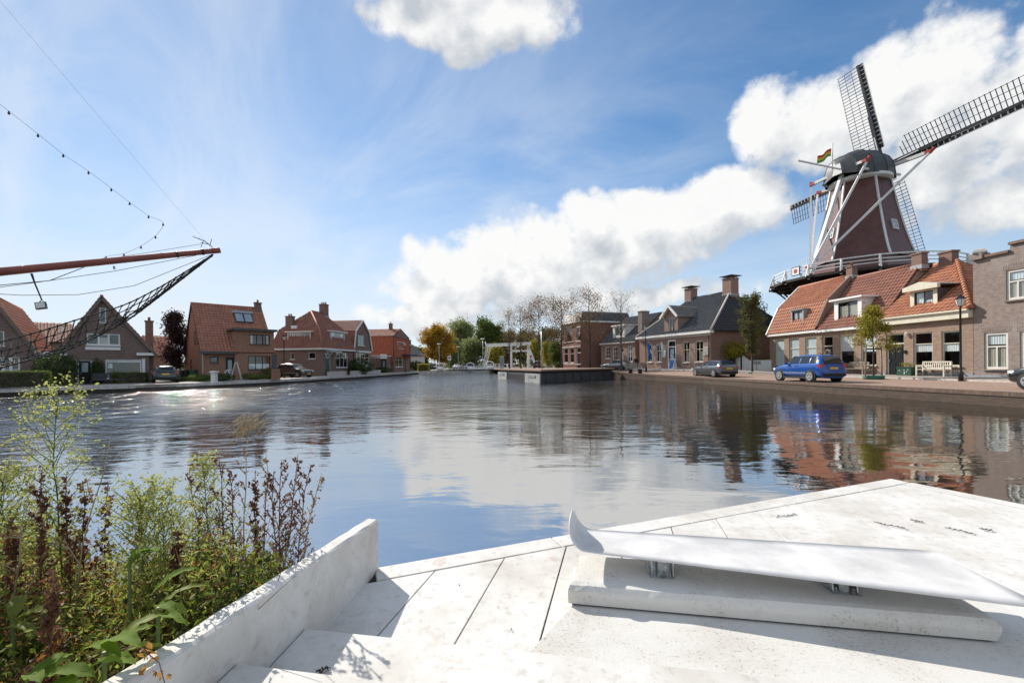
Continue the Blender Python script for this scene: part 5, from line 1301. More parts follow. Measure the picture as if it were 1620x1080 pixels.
deck = empty('landing_stage', (1.5, 2.6, 0), 'white painted concrete landing stage of long slabs reaching into the canal', 'landing stage')
SL0 = gnd(600, 897, DZ)
wl0 = SL0 - WL * 2.6
outline = [(PA.x, PA.y), (PC.x, PC.y), (PE.x, PE.y), (wl0.x + 3, PE.y - 2), (wl0.x, wl0.y)]
bw = .19
def half(poly, p, n):   # keep points with (x-p).n >= 0
    return clip_half(poly, -n.x, -n.y, -(p.x * n.x + p.y * n.y))
big = [(-6, -3), (12, -3), (12, 9), (-6, 9)]
inner = half(half(half(big, PA + fi * (bw + .006), fi), PC + ri * (bw + .006), ri), SL0, Vector((WL.y, -WL.x, 0)))
inner = half(inner, Vector((0, .6, 0)), Vector((0, 1, 0)))
rg = random.Random(4)
def slabpiece(poly, name, z=DZ, th=TH, mat='white_concrete', parent=deck, bev=.006):
    if len(poly) < 3: return
    c = Vector((sum(p[0] for p in poly) / len(poly), sum(p[1] for p in poly) / len(poly)))
    n = len(poly); top = []
    ar = sum(poly[i][0] * poly[(i + 1) % n][1] - poly[(i + 1) % n][0] * poly[i][1] for i in range(n)); poly = poly if ar > 0 else poly[::-1]
    vs = [(x, y, z - th) for x, y in poly] + [(x, y, z - bev) for x, y in poly]
    for x, y in poly:
        d = Vector((c.x - x, c.y - y)); d = d.normalized() * bev * 1.2 if d.length > 1e-6 else d; vs.append((x + d.x, y + d.y, z))
    fs = [tuple(range(n - 1, -1, -1)), tuple(range(2 * n, 3 * n))]
    for i in range(n):
        j = (i + 1) % n; fs += [(i, j, n + j, n + i), (n + i, n + j, 2 * n + j, 2 * n + i)]
    return MB().add(vs, fs).build(name, mat, parent)
for k in range(-8, 22):
    a, b = .43 * k + .02, .43 * (k + 1) + .02
    poly = half(half(inner, en * (a + .0045), en), en * (b - .0045), -en)
    if len(poly) >= 3: slabpiece(poly, 'slab', DZ + rg.uniform(-.0025, .0025))
# edge bands, in lengths
L = (PC - PA).length; cuts = [0, 1.42, 2.75, 4.1, 5.2, L]
for a, b in zip(cuts, cuts[1:]):
    p, q = PA + fd * (a + .003), PA + fd * (b - .003); poly = [(p.x, p.y), (q.x, q.y), ((q + fi * bw).x, (q + fi * bw).y), ((p + fi * bw).x, (p + fi * bw).y)]
    poly = half(poly, PC, ri); slabpiece(poly, 'edge_slab', DZ + .003, .5)
for i in range(4):
    p, q = PC + rd * (1.3 * i + .003), PC + rd * (1.3 * (i + 1) - .003); poly = [(p.x, p.y), (q.x, q.y), ((q + ri * bw).x, (q + ri * bw).y), ((p + ri * bw).x, (p + ri * bw).y)]
    poly = half(poly, PA + fi * (bw + .006), fi); slabpiece(poly, 'edge_slab', DZ + .003, .5)
m = MB(); u2 = [(PA.x, PA.y), (PC.x, PC.y), (PE.x, PE.y), (PE.x - 3, -.6), (-1.3, -.6)]
m.prism([Vector((x + (.02 if x < 2 else -.02), y - .02, -.5)) for x, y in u2], Z3 * (DZ - .014 + .5)); m.build('foundation', 'soil', deck)
# steps rising towards the viewer
wn = Vector((WL.y, -WL.x, 0))                                     # points right, away from the wall
sd = Vector((.985, -.17, 0)).normalized()                           # direction of the step noses
st = empty('steps', (-.2, 1.2, DZ), 'broad white concrete steps beside the white side wall', 'steps')
nose = [gnd(485, 993, DZ + .14), gnd(370, 1047, DZ + .29)]
for i, p in enumerate(nose):
    z = DZ + (.14, .29)[i]; a = p - sd * .06
    poly = half(half(half([(-3, -3), (12, -3), (12, 9), (-3, 9)], a, -Vector((-sd.y, sd.x, 0))), SL0 + wn * .003, wn), Vector((0, -1.0, 0)), Vector((0, 1, 0)))
    poly = half(poly, Vector((2.6, 0, 0)), Vector((-1, 0, 0)))
    slabpiece(poly, 'step', z, z - .02 - DZ + .03 * i if False else (z - DZ - .004 if i == 0 else .146), parent=st, bev=.008)
# side wall
def wallpt(px, py, side):  # on the inner face plane
    U, V = ray(px, py); t = SL0.dot(wn) / (U * wn.x + wn.y); return Vector((U * t, t, CAMZ + V * t))
t0 = wallpt(598, 821, 0); t1 = wallpt(300, 1019, 0); slope = (t1.z - t0.z) / ((t1 - t0).dot(WL)); s1 = (t1 - SL0).dot(WL) - 1.2
s0 = (t0 - SL0).dot(WL)
def wz(s): return t0.z + slope * (s - s0)
thk = .085; m = MB(); n = 26; cs = []
rg = random.Random(7)
for i in range(n + 1):
    s = s0 + (s1 - s0) * i / n; b = SL0 + WL * s; z = wz(s); j = rg.uniform(-.004, .004); cs.append([b - Z3 * .5, b + Z3 * (z - .012 - DZ), b - wn * .012 + Z3 * (z + j - DZ), b - wn * (thk - .012) + Z3 * (z + .006 + j - DZ), b - wn * thk + Z3 * (z - .012 - DZ), b - wn * thk - Z3 * .5])
for i in range(n):
    for j in range(5): m.add([cs[i][j], cs[i][j + 1], cs[i + 1][j + 1], cs[i + 1][j]], [(0, 1, 2, 3)])
m.poly(cs[0]); m.poly(cs[-1][::-1])
m.build('side_wall', 'white_concrete', label='low white concrete wall between the steps and the weeds', cat='wall')
# bench: plinth plate, cast plinth, two brackets and the turned-up skate blade
PZ = DZ + .035; HZ = .105
bench = empty('skate_bench', (1.4, 2.4, DZ), 'white bench shaped like a skate blade with upturned tip on concrete plinth', 'bench')
q = [gnd(835, 1031, PZ), gnd(903, 957, PZ), gnd(1640, 1012, PZ), gnd(1900, 1180, PZ)]
q[2] = gnd(1580, 1013, PZ) + Vector((.35, .12, 0)); q[3] = q[0] + (q[2] - q[1]) + Vector((.15, -.35, 0))
bk = Vector((.178, .984, 0)).normalized()
poly = [(p.x, p.y) for p in (q[0], q[1], q[1] + bk * .5, q[2] + bk * .4, q[2], q[3])]
slabpiece(poly, 'base_plate', PZ, .033, parent=bench, bev=.008, mat='rough_concrete')
b0, b1 = gnd(899, 953.5, PZ + .012), gnd(1578, 1013.5, PZ + .012); bd = (b1 - b0).normalized(); pw = .46; n = 40; m = MB(); cs = []
pr = [(0.0, 0.0), (-.004, .05), (.0, .075), (.022, HZ - .006), (.06, HZ), (pw - .04, HZ), (pw, HZ - .03), (pw, 0)]
rg = random.Random(3)
for i in range(n + 1):
    t = i / n; j = rg.uniform(-.003, .003) + (.012 * rg.random() if i in (0, n) else 0); base = b0.lerp(b1, t)
    row = []
    for (d, z) in pr:
        sk = 0
        if i == 0: sk = d * .45
        if i == n: sk = -d * .05 + (.02 if .03 < z < .09 and d < .05 else 0)
        row.append(base + bk * (d + j * (1 if z > .01 and z < HZ - .01 else 0)) + bd * sk + Z3 * (z + (rg.uniform(-.0015, .0015) if z > .09 else 0)))
    cs.append(row)
k = len(pr)
m.add([p for r_ in cs for p in r_], [(i * k + j, i * k + j + 1, (i + 1) * k + j + 1, (i + 1) * k + j) for i in range(n) for j in range(k - 1)] + [tuple(range(k - 1, -1, -1)), tuple(n * k + j for j in range(k))], False)
m.build('plinth', 'rough_concrete', bench)
MB().prism([b0 + bk * .014 + bd * .02 - Z3 * .013, b1 + bk * .014 - bd * .02 - Z3 * .013, b1 + bk * (pw - .02) - bd * .02 - Z3 * .013, b0 + bk * (pw - .02) + bd * .22 - Z3 * .013], Z3 * .0125).build('shade_gap', 'soil', bench)  # dark fill added as the black shade line of the gap under the plinth
BZ = PZ + HZ + .135
f0, f1 = gnd(940, 874.5, BZ), gnd(1620, 959, BZ); g0, g1 = gnd(936, 838, BZ), gnd(1478, 872, BZ)
ax1 = ((f1 - f0).normalized() + (g1 - g0).normalized()).normalized(); side_ = Vector((-ax1.y, ax1.x, 0))
c0 = (f0 + g0) / 2; hw0 = (g0 - f0).dot(side_) / 2; Ltot = (f1 - c0).dot(ax1) + .10; Lb = (g1 - c0).dot(ax1)
rows = []; cr_ = .115
def blade_row(s, lift, hf, hb, back=0):
    c = c0 + ax1 * s; r_ = []
    for k in range(9):
        t = k / 8; off = -hf + (hf + hb) * t; cup = .006 * (2 * t - 1) ** 2; r_.append(c + side_ * off + Z3 * (lift + cup))
    return r_
for i in range(11, 0, -1):                                     # upturned tip, widest low down and rounded at the top
    t = i / 11; a = t * 1.75; wv = hw0 * math.sqrt(max(0, 1 - max(0, (t - .30) / .70) ** 2.4)) ; wv = max(wv, .014)
    rows.append(blade_row(-.02 - cr_ * math.sin(min(a, 1.9)) - .0 * t, cr_ * 1.35 * (1 - math.cos(a)), wv, wv))
for i in range(25):
    s = Ltot * i / 24; ff = (f0 - c0).dot(side_) + ((f1 - c0).dot(side_) - (f0 - c0).dot(side_)) * min(1, s / max(.01, (f1 - c0).dot(ax1))); bb = (g0 - c0).dot(side_) + ((g1 - c0).dot(side_) - (g0 - c0).dot(side_)) * min(1, s / Lb)
    if s > Lb: u = (s - Lb) / (Ltot - Lb); bb = bb + (ff + .015 - bb) * (u ** 1.25)
    rows.append(blade_row(s, 0, -ff, bb))
m = MB(); K = 9; T = .008
tv = [p for r_ in rows for p in r_]; nn = len(tv)
nr = len(rows); nrm = []
for i, r_ in enumerate(rows):
    t = rows[min(i + 1, nr - 1)][4] - rows[max(i - 1, 0)][4]; t.normalize(); nv = t.cross(side_); nv = nv if nv.dot(Z3) > 0 or i < 8 and nv.dot(ax1) > 0 else -nv; nrm += [nv.normalized()] * K
bv = [p - nrm[i] * T for i, p in enumerate(tv)]
fs = []
for i in range(nr - 1):
    for j in range(K - 1): a = i * K + j; fs += [(a, a + 1, a + K + 1, a + K), (nn + a, nn + a + K, nn + a + K + 1, nn + a + 1)]
for i in range(nr - 1):
    for j in (0, K - 1): a = i * K + j; fs.append((a, a + K, nn + a + K, nn + a))
for j in range(K - 1): a = j; b = (nr - 1) * K + j; fs += [(a, nn + a, nn + a + 1, a + 1), (b, b + 1, nn + b + 1, nn + b)]
m.add(tv + bv, fs, True); m.build('blade', 'bench_steel', bench, label='long flat seat blade with curled tip')
for px in (1051, 1345):
    p0 = gnd(px, 925 if px < 1200 else 948, PZ + HZ); c = p0 + bk * .05
    if px > 1200: c = p0 + bk * .02
    zt = BZ - T; zb = PZ + HZ; hgt = zt - zb; axs = (bd, bk, Z3)
    br = MB().box(c + bk * .09 + Z3 * .008, (.15, .17, .014), axs).build('bracket', 'galvanised', bench)
    MB().box(c + bk * .10 + Z3 * (hgt / 2 + .006), (.05, .12, hgt - .014), axs).build('web', 'galvanised', br)
    for s in (-1, 1):
        MB().prism([c + bd * .062 * s + bk * .03 + Z3 * .016, c + bd * .062 * s + bk * .16 + Z3 * .016, c + bd * .062 * s + bk * .16 + Z3 * hgt, c + bd * .062 * s + bk * .05 + Z3 * hgt], bd * .006).build('gusset', 'galvanised', br)
        MB().lathe(c + bd * .045 * s + bk * .03 + Z3 * .014, [(.011, 0), (.011, .014), (.006, .016), (.006, .028)], 6, False).build('bolt', 'steel', br)
# twigs and leaf litter on the slabs
rg = random.Random(12)
plain('twig', (.06, .04, .025), .9, var=.2)
tw = [((1382, 825), (1440, 838)), ((1440, 822), (1462, 826)), ((1495, 834), (1545, 846)), ((1549, 836), (1572, 840)), ((1228, 818), (1260, 812)), ((503, 1062), (520, 1060))]
for (a, b) in tw:
    p, q_ = gnd(*a, DZ + .006), gnd(*b, DZ + .006)
    if a[1] > 1000: p, q_ = gnd(*a, DZ + .146), gnd(*b, DZ + .146)
    d = q_ - p; sid = Vector((-d.y, d.x, 0)).normalized(); pts = [p + d * (i / 6) + sid * rg.uniform(-.015, .015) + Z3 * rg.uniform(0, .006) for i in range(7)]
    lab = 'thin dry seed stalk lying on the white slabs' if a[1] < 1000 else 'curled dry twig lying on the lower step'
    e_ = empty('fallen_stalk', p, lab, 'stalk', 'dry stalks on the slabs')
    MB().tube(pts, [.003] * 6 + [.0015], 5).build('stem', 'twig', e_); mm = MB()
    C = [(pts[i] + Vector((rg.uniform(-.01, .01), rg.uniform(-.01, .01), .004))) for i in range(1, 6) for _ in range(5)]
    addleaves(mm, np.array([tuple(c) for c in C]), .014, np.random.default_rng(5)); mm.build('seeds', 'twig', e_, kind='stuff')
for i in range(16):
    px, py = rg.uniform(640, 1500), rg.uniform(880, 1060)
    if 880 < px: py = rg.uniform(1000, 1070)
    zz = DZ + .008
    if py > 1000: continue
    p = gnd(px, py, zz); mm = MB(); addleaves(mm, np.array([tuple(p)]), .02, np.random.default_rng(i), up=0); mm.build('fallen_leaf', 'twig', label='tiny dry leaf lying on the white slabs', cat='leaf', group='dry leaves on the slabs')
# ------------------------------------------------------------------ pontoon, bridge
DC = [Vector((2.7, 40.6, 0)), Vector((11.9, 51.0, 0)), Vector((7.4, 57.6, 0)), Vector((-1.8, 56.4, 0))]
pt = empty('pontoon', (5, 51, 0), 'long dark steel pontoon with brick paved deck moored by bare trees', 'pontoon')
MB().prism([p + Z3 * -.4 for p in DC], Z3 * 1.28).build('hull', 'pontoon', pt)
cen = sum(DC, Vector()) / 4
MB().prism([cen + (p - cen) * .97 + Z3 * .88 for p in DC], Z3 * .26).build('recess', 'timber_dark', pt)
MB().prism([cen + (p - cen) * 1.015 + Z3 * 1.14 for p in DC], Z3 * .14).build('deck', 'paving_red', pt)
fx = Fac((-1.8, 56.4), (2.7, 40.6))
for a, b in ((.3, 4.6), (fx.L - 4.6, fx.L - .05)):
    o = MB().box(fx.P((a + b) / 2, .42, -.06), (b - a, .14, .92), fx.ax).build('end_box', 'pontoon_end', pt)
    MB().box(fx.P((a + b) / 2, .62, -.16), ((b - a) * .5, .08, .2), fx.ax).build('fender_bracket', 'galvanised', o)
MB().box(fx.P(fx.L / 2, .35, -.02), (fx.L - 9.4, .06, .8), fx.ax).build('dark_opening', 'black_metal', pt)
gx = Fac((2.7, 40.6), (11.9, 51.0))
for i in range(9): MB().box(gx.P(gx.L * (i + .5) / 9, .4, -.03), (.06, .05, .9), gx.ax).build('hull_rib', 'pontoon', pt)
# drawbridge
Zb = 108.0; BZ0 = 1.0
br = empty('drawbridge', at(815, CY, Zb) - Z3 * .7, 'white Dutch drawbridge with overhead balance beams', 'bridge')
xl, xr = at(809, CY, Zb).x, at(836, CY, Zb).x; zt = at(822, 546.5, Zb).z; dk = Vector((0, 1, 0))
for y in (Zb - 2.4, Zb + 2.4):
    for x in (xl, xr): 
        MB().bar((x, y, .6), (x, y, zt), .55, .5).build('portal_post', 'white_paint', br)
    MB().bar((at(770, CY, Zb).x, y, zt + .1), (at(840, CY, Zb).x, y, zt + .5), .4, .55).build('balance_beam', 'white_paint', br)
    MB().bar((xl, y, 5.2), (xr, y, 5.2), .2, .25).build('portal_beam', 'white_paint', br)
    for k in (0, 1): MB().bar((at(772 + 5 * k, CY, Zb).x, y, zt + .1), (at(771 + 3 * k, CY, Zb).x - 1, y, 1.2), .12, .12).build('hanger', 'white_paint', br)
    MB().bar((xr, y, zt - .2), (xr + 1.6, y, 2.0), .3, .3).build('stay', 'white_paint', br)
MB().box(((xl + at(771, CY, Zb).x) / 2 - 1.5, Zb, .9), (xl - at(771, CY, Zb).x + 4, 5.4, .3)).build('bridge_leaf', 'white_paint', br)
for y in (Zb - 2.6, Zb + 2.6):
    for i in range(9): MB().bar((xl - i * 1.0, y, 1.05), (xl - i * 1.0, y, 2.0), .07, .07).build('rail_post', 'white_paint', br)
    MB().bar((xl, y, 2.0), (xl - 8, y, 2.0), .08, .1).build('rail', 'white_paint', br)
# white fences and dolphins of the far quay
def fence(p0, p1, n, label, hgt=.9, mat='white_paint', rails=(.35, .8), name='white_railing', cat='railing', group=None):
    p0, p1 = Vector(p0), Vector(p1); e = empty(name, p0, label, cat, group)
    for i in range(n + 1): q = p0.lerp(p1, i / n); MB().bar(q, q + Z3 * hgt, .1, .1).build('post', mat, e)
    for r in rails: MB().bar(p0 + Z3 * r, p1 + Z3 * r, .06, .1).build('rail', mat, e)
    return e
for (a, b, Z, n, lab) in ((716, 740, 98, 6, 'white post-and-rail fence on the far quay below the golden tree'), (742, 768, 100, 7, 'white rail fence on the far quay in front of parked cars'), (770, 788, 92, 5, 'white rail fence by the drawbridge approach')):
    p, q = at(a, CY, Z), at(b, CY, Z); fence((p.x, p.y, .62), (q.x, q.y, .62), n, lab, 1.0)
# end of the basin: a low quay across the water
p, q = at(664, CY, 88), at(772, CY, 97)
m = MB(); m.box(((p + q) / 2).xy.to_3d() + Z3 * .15, ((q - p).length, 1.2, .8), ((q - p).normalized(), Vector((-(q - p).normalized().y, (q - p).normalized().x, 0)), Z3)); 
m.build('jetty', 'concrete_beam', label='low weathered jetty across the far end of the basin', cat='jetty')
for i, (a, Z) in enumerate(((696, 90), (744, 93), (775, 86))):       # white mooring anchors (wheel-shaped)
    p = at(a, CY, Z); base = Vector((p.x, p.y, .72 if Z > 88 else .9)); e = empty('mooring_winch', base, ['white mooring winch at the end of the far jetty', 'white mooring winch in the middle of the far jetty', 'white mooring winch beside the white information pillar'][i], 'winch', 'white winches')
    MB().lathe(base, [(.7, 0), (.7, .5), (.45, .6)], 10).build('base', 'white_paint', e)
    ring2 = [base + Vector((math.cos(t * math.pi / 8) * .8, 0, .95 + math.sin(t * math.pi / 8) * .6)) for t in range(17)]; MB().tube(ring2, .1, 5, cap=False).build('wheel', 'white_paint', e)
    MB().bar(base + Vector((-1.3, 0, .9)), base + Vector((1.3, 0, .5)), .16, .2).build('arm', 'white_paint', e)
# information pillar
p = at(794, CY, 62); base = Vector((p.x, p.y, .95)); e = empty('info_pillar', base, 'slim pale information pillar standing at the pontoon corner', 'sign')
MB().box(base + Z3 * 1.05, (.62, .3, 2.1)).build('body', 'stone_band', e); MB().box(base + Vector((0, -.16, 1.3)), (.5, .02, 1.2)).build('panel', 'plinth_blue', e)

# ------------------------------------------------------------------ cars
def car(name, label, pos, head, L, W, H, paint, style='hatch', group=None, detail=True, front_plate=False):
    """built facing +X in local space; style sets the side profile"""
    root = bpy.data.objects.new(name, None); COL.objects.link(root); root.location = pos; root.rotation_euler = (0, 0, math.atan2(head[1], head[0])); root.empty_display_size = .2
    tag(root, label, 'car', group); ORG[root.name] = Vector((0, 0, 0))
    x0 = -L / 2; gc = .2 * H / 1.5 + .02
    # fractions of length from the rear: (x, belt z, roof z, half width factor, roof half width factor)
    prof = {
     'suv':   [(0, .42, .42, .86, .8), (.015, .66, .70, .93, .74), (.05, .67, .90, .965, .68), (.12, .66, .97, .985, .66), (.30, .65, 1.0, 1, .66), (.50, .635, .985, 1, .66), (.60, .625, .93, 1, .66), (.72, .615, .65, 1, .70), (.80, .60, .615, .98, .80), (.93, .54, .555, .93, .80), (.985, .44, .46, .86, .74), (1, .34, .36, .78, .68)],
     'wagon': [(0, .42, .42, .86, .8), (.015, .64, .66, .92, .74), (.04, .66, .74, .95, .70), (.10, .655, .93, .975, .66), (.24, .65, .985, 1, .65), (.42, .64, 1.0, 1, .66), (.54, .63, .955, 1, .66), (.68, .62, .66, 1, .70), (.78, .60, .62, .98, .80), (.92, .54, .555, .92, .80), (.985, .43, .45, .84, .74), (1, .34, .36, .76, .68)],
     'coupe': [(0, .44, .44, .82, .76), (.02, .62, .64, .90, .74), (.08, .66, .72, .94, .70), (.18, .67, .86, .97, .64), (.32, .66, .97, 1, .60), (.45, .65, 1.0, 1, .62), (.55, .64, .94, 1, .64), (.68, .62, .67, 1, .70), (.80, .58, .61, .97, .78), (.93, .50, .52, .9, .74), (.985, .42, .43, .82, .7), (1, .34, .36, .74, .66)],
    }
    P = prof[style if style in prof else 'suv']
    n = 13; vs = []
    for (fx_, bz, rz, wf, rw) in P:
        x = x0 + fx_ * L; w = W / 2 * wf; b = bz * H; r = max(rz * H, b + .004); wr = W / 2 * rw
        sec = [(0, gc), (w * .82, gc), (w * .96, gc + .10 * H), (w, b * .62), (w * .985, b * .86), (w * .94, b), (w * .94 + (wr - w * .94) * .5, b + (r - b) * .52), (wr, b + (r - b) * .93), (wr * .55, r + .008 * H), (0, r + .012 * H)]
        for (yy, zz) in sec: vs.append((x, yy, zz))
    K = 10; ns = len(P); allv = vs + [(x, -y, z) for x, y, z in vs]; o2 = len(vs); fs = []
    for i in range(ns - 1):
        for j in range(K - 1):
            a = i * K + j; fs += [(a, a + K, a + K + 1, a + 1), (o2 + a, o2 + a + 1, o2 + a + K + 1, o2 + a + K)]
    fs += [tuple(range(K)) + tuple(o2 + k for k in range(K - 2, 0, -1)), tuple((ns - 1) * K + k for k in range(K - 1, -1, -1)) + tuple(o2 + (ns - 1) * K + k for k in range(1, K - 1))]
    body = MB().add(allv, fs, True).build('body', paint, root, local=True)
    # weld the mirror seam and smooth a little
    me = body.data
    import bmesh
    bm = bmesh.new(); bm.from_mesh(me); bmesh.ops.remove_doubles(bm, verts=bm.verts, dist=1e-4); bmesh.ops.recalc_face_normals(bm, faces=bm.faces); bm.to_mesh(me); bm.free()
    sb = body.modifiers.new('smooth', 'SUBSURF'); sb.levels = 1; sb.render_levels = 1
    def lerp_sec(fx_, bzrel):   # point on the cabin side; bzrel 0 belt .. 1 roof
        for a, b in zip(P, P[1:]):
            if a[0] <= fx_ <= b[0]:
                t = (fx_ - a[0]) / (b[0] - a[0]); v = [a[k] + (b[k] - a[k]) * t for k in range(5)]; break
        w = W / 2 * v[3] * .94; wr = W / 2 * v[4]; b = v[1] * H; r = max(v[2] * H, b + .004)
        s = bzrel
        y = w + (wr - w) * (s * .96); z = b + (r - b) * s * .96
        return x0 + fx_ * L, y, z
    def side_glass(xa, xb, top_a=.86, top_b=.86, bot=.06):
        for sgn in (1, -1):
            m = MB(); N = 6; v = []
            for i in range(N + 1):
                f = xa + (xb - xa) * i / N; tp = top_a + (top_b - top_a) * i / N
                for s in (bot, (bot + tp) / 2, tp):
                    x, y, z = lerp_sec(f, s); v.append((x, (y + .012) * sgn, z))
            q = [(i * 3 + j, i * 3 + j + 1, i * 3 + j + 4, i * 3 + j + 3) for i in range(N) for j in (0, 1)]
            m.add(v, q, True).build('side_window', 'car_glass_solid', root, local=True)
    wins = {'suv': [(.09, .21), (.225, .40), (.415, .63)], 'wagon': [(.11, .24), (.25, .42), (.435, .62)], 'coupe': [(.22, .36), (.375, .62)]}[style]
    for a, b in wins: side_glass(a, b, .86, .86 if b < .6 else .80)
    def cross_glass(fa, fb, sa, sb, wk, name):
        """windscreen or rear window strung between two stations over the roof line"""
        m = MB(); N = 4; v = []
        for i in range(N + 1):
            f = fa + (fb - fa) * i / N
            for a, b in zip(P, P[1:]):
                if a[0] <= f <= b[0]: t = (f - a[0]) / (b[0] - a[0]); c = [a[k] + (b[k] - a[k]) * t for k in range(5)]; break
            x = x0 + f * L; r = c[2] * H + .022; wr = W / 2 * c[4] * wk
            for k in range(5): y = -wr + 2 * wr * k / 4; v.append((x + (.012 if name == 'windscreen' else -.012), y, r - .03 * (abs(k - 2) / 2) ** 2))
        m.add(v, [(i * 5 + k, i * 5 + k + 1, (i + 1) * 5 + k + 1, (i + 1) * 5 + k) for i in range(N) for k in range(4)], True).build(name, 'car_glass_solid', root, local=True)
    cross_glass(.585 if style != 'coupe' else .56, .70, 0, 0, .9, 'windscreen')
    cross_glass({'suv': .012, 'wagon': .035, 'coupe': .09}[style], {'suv': .055, 'wagon': .105, 'coupe': .26}[style], 0, 0, .86, 'rear_window')
    # wheels
    rw_ = .215 * H if style == 'suv' else .225 * H
    for fx_ in (.19, .81):
        for sgn in (1, -1):
            c = Vector((x0 + fx_ * L, sgn * (W / 2 - .10), rw_)); a3 = (Vector((1, 0, 0)), Z3, Vector((0, sgn, 0)))
            wheel = MB().lathe(c - a3[2] * .10, [(rw_ * .62, 0), (rw_ * .94, 0), (rw_, .04), (rw_, .18), (rw_ * .94, .215), (rw_ * .66, .215)], 20, True, a3).build('tyre', 'rubber', root, local=True); ORG[wheel.name] = Vector((0, 0, 0))
            MB().lathe(c + a3[2] * .06, [(rw_ * .12, .05), (rw_ * .6, .045), (rw_ * .67, .06)], 16, True, a3).build('rim', 'rim', wheel, local=True)
            for k in range(5):
                an = 2 * math.pi * k / 5 + .3; d = Vector((math.cos(an), 0, math.sin(an))); MB().box(c + d * rw_ * .36 + a3[2] * .118, (rw_ * .26, .012, rw_ * .2), (d, a3[2], d.cross(a3[2]))).build('rim_gap', 'rubber', wheel, local=True)
            MB().lathe(c - a3[2] * .02, [(rw_ * 1.16, 0), (rw_ * 1.16, .105)], 20, True, a3).build('wheel_arch', 'rubber', root, local=True)
    # lamps, plates, mirrors, bumpers
    zl = .58 * H if style == 'suv' else .56 * H
    for sgn in (1, -1):
        MB().box((x0 + .028 * L, sgn * W * .40, zl), (.16, W * .16, .10 * H)).build('tail_light', 'light_red', root, local=True)
        MB().box((x0 + .955 * L, sgn * W * .36, .46 * H), (.22, W * .17, .085 * H)).build('headlight', 'light_clear', root, local=True)
        MB().box((x0 + .635 * L, sgn * (W / 2 + .07), .66 * H), (.12, .18, .12)).build('mirror', paint, root, local=True)
        MB().bar((x0 + .27 * L, sgn * (W / 2 - .004), .33 * H), (x0 + .73 * L, sgn * (W / 2 - .004), .33 * H), .02, .05).build('side_trim', 'steel' if style == 'suv' else 'rubber', root, local=True)
        MB().bar((x0 + .24 * L, sgn * (W / 2 * .985), gc + .03), (x0 + .76 * L, sgn * (W / 2 * .985), gc + .03), .04, .12).build('sill_trim', 'rubber', root, local=True)
        for f in (.43, .625): MB().bar((x0 + f * L, sgn * (W / 2 * 1.0), .34 * H), (x0 + f * L - .02, sgn * (W / 2 * .965), .62 * H), .008, .012).build('door_gap', 'rubber', root, local=True)
        MB().box((x0 + .46 * L, sgn * (W / 2 * .995), .585 * H), (.2, .03, .03)).build('door_handle', paint, root, local=True)
    MB().box((x0 - .005, 0, .50 * H), (.03, .52, .11)).build('rear_plate', 'plate_yellow', root, local=True)
    MB().box((x0 + .005, 0, .27 * H), (.10, W * .82, .16)).build('rear_bumper', 'rubber', root, local=True)
    MB().box((x0 + L - .02, 0, .30 * H), (.10, W * .62, .18)).build('grille', 'rubber', root, local=True)
    if front_plate: MB().box((x0 + L + .035, 0, .27 * H), (.02, .52, .11)).build('front_plate', 'plate_yellow', root, local=True)
    return root
plain('car_glass_solid', (.012, .015, .018), .06, var=.02, spec=.8)
plain('paint_blue', (.005, .075, .34), .25, .25, var=.02, coat=1.0); plain('paint_silver', (.23, .245, .26), .3, .6, var=.02, coat=1.0)
plain('paint_gunmetal', (.105, .112, .125), .3, .5, var=.02, coat=1.0); plain('paint_black', (.012, .012, .014), .22, .1, var=.02, coat=1.0); plain('paint_green', (.012, .025, .03), .25, .2, var=.02, coat=1.0)
plain('paint_grey', (.09, .085, .085), .28, .4, var=.02, coat=1.0); plain('paint_white', (.65, .66, .68), .3, .1, var=.02, coat=1.0)
def hd(a, b): return (b[0] - a[0], b[1] - a[1])
car('parked_car', 'bright blue compact SUV parked on the quay edge beside the wooden bench', (18.45, 27.3, .55), (-.095, 1), 4.1, 1.78, 1.68, 'paint_blue', 'suv')
car('parked_car', 'dark silver grey estate car parked at the quay in front of the shop', (17.55, 38.0, .57), (-.13, 1), 4.5, 1.8, 1.44, 'paint_gunmetal', 'wagon')
car('parked_car', 'black hatchback parked outside the grey brown brick building', (21.4, 16.05, .60), (-.09, 1), 4.2, 1.78, 1.48, 'paint_black', 'suv')
car('parked_car', 'silver rounded coupe parked at the end of the pontoon', (13.5, 56.0, .92), (-.62, .78), 4.3, 1.8, 1.4, 'paint_silver', 'coupe')
p = at(262, CY, 38.4); car('parked_car', 'dark green estate car parked between gable house and purple tree', (p.x, p.y, .51), (-.62, .78), 4.6, 1.8, 1.46, 'paint_green', 'wagon')
p = at(466, CY, 51.5); car('parked_car', 'dark grey people carrier parked in front of the mansard house', (p.x, p.y, .51), (.93, -.36), 4.4, 1.8, 1.66, 'paint_grey', 'suv', front_plate=True)
FC = [(852, 84, (.15, 1), 'paint_black', 'suv', 'dark car driving away past the bare trees'), (688, 105, (1, .1), 'paint_black', 'wagon', 'black car parked below the golden tree'), (723, 112, (0, -1), 'paint_white', 'suv', 'white van-like car parked on the far quay'), (742, 116, (1, .2), 'paint_black', 'wagon', 'dark blue car parked behind the white fence'), (866, 100, (.1, -1), 'paint_white', 'wagon', 'white car parked beyond the dark car'), (754, 118, (1, .1), 'paint_grey', 'wagon', 'grey car parked below the green tree')]
for px, Z, hdg, pn, stl, lab in FC:
    p = at(px, CY, Z); car('parked_car', lab, (p.x, p.y, 1.03 if px > 800 else .68), hdg, 4.3, 1.8, 1.5, pn, stl, group='cars parked by the far bridge')

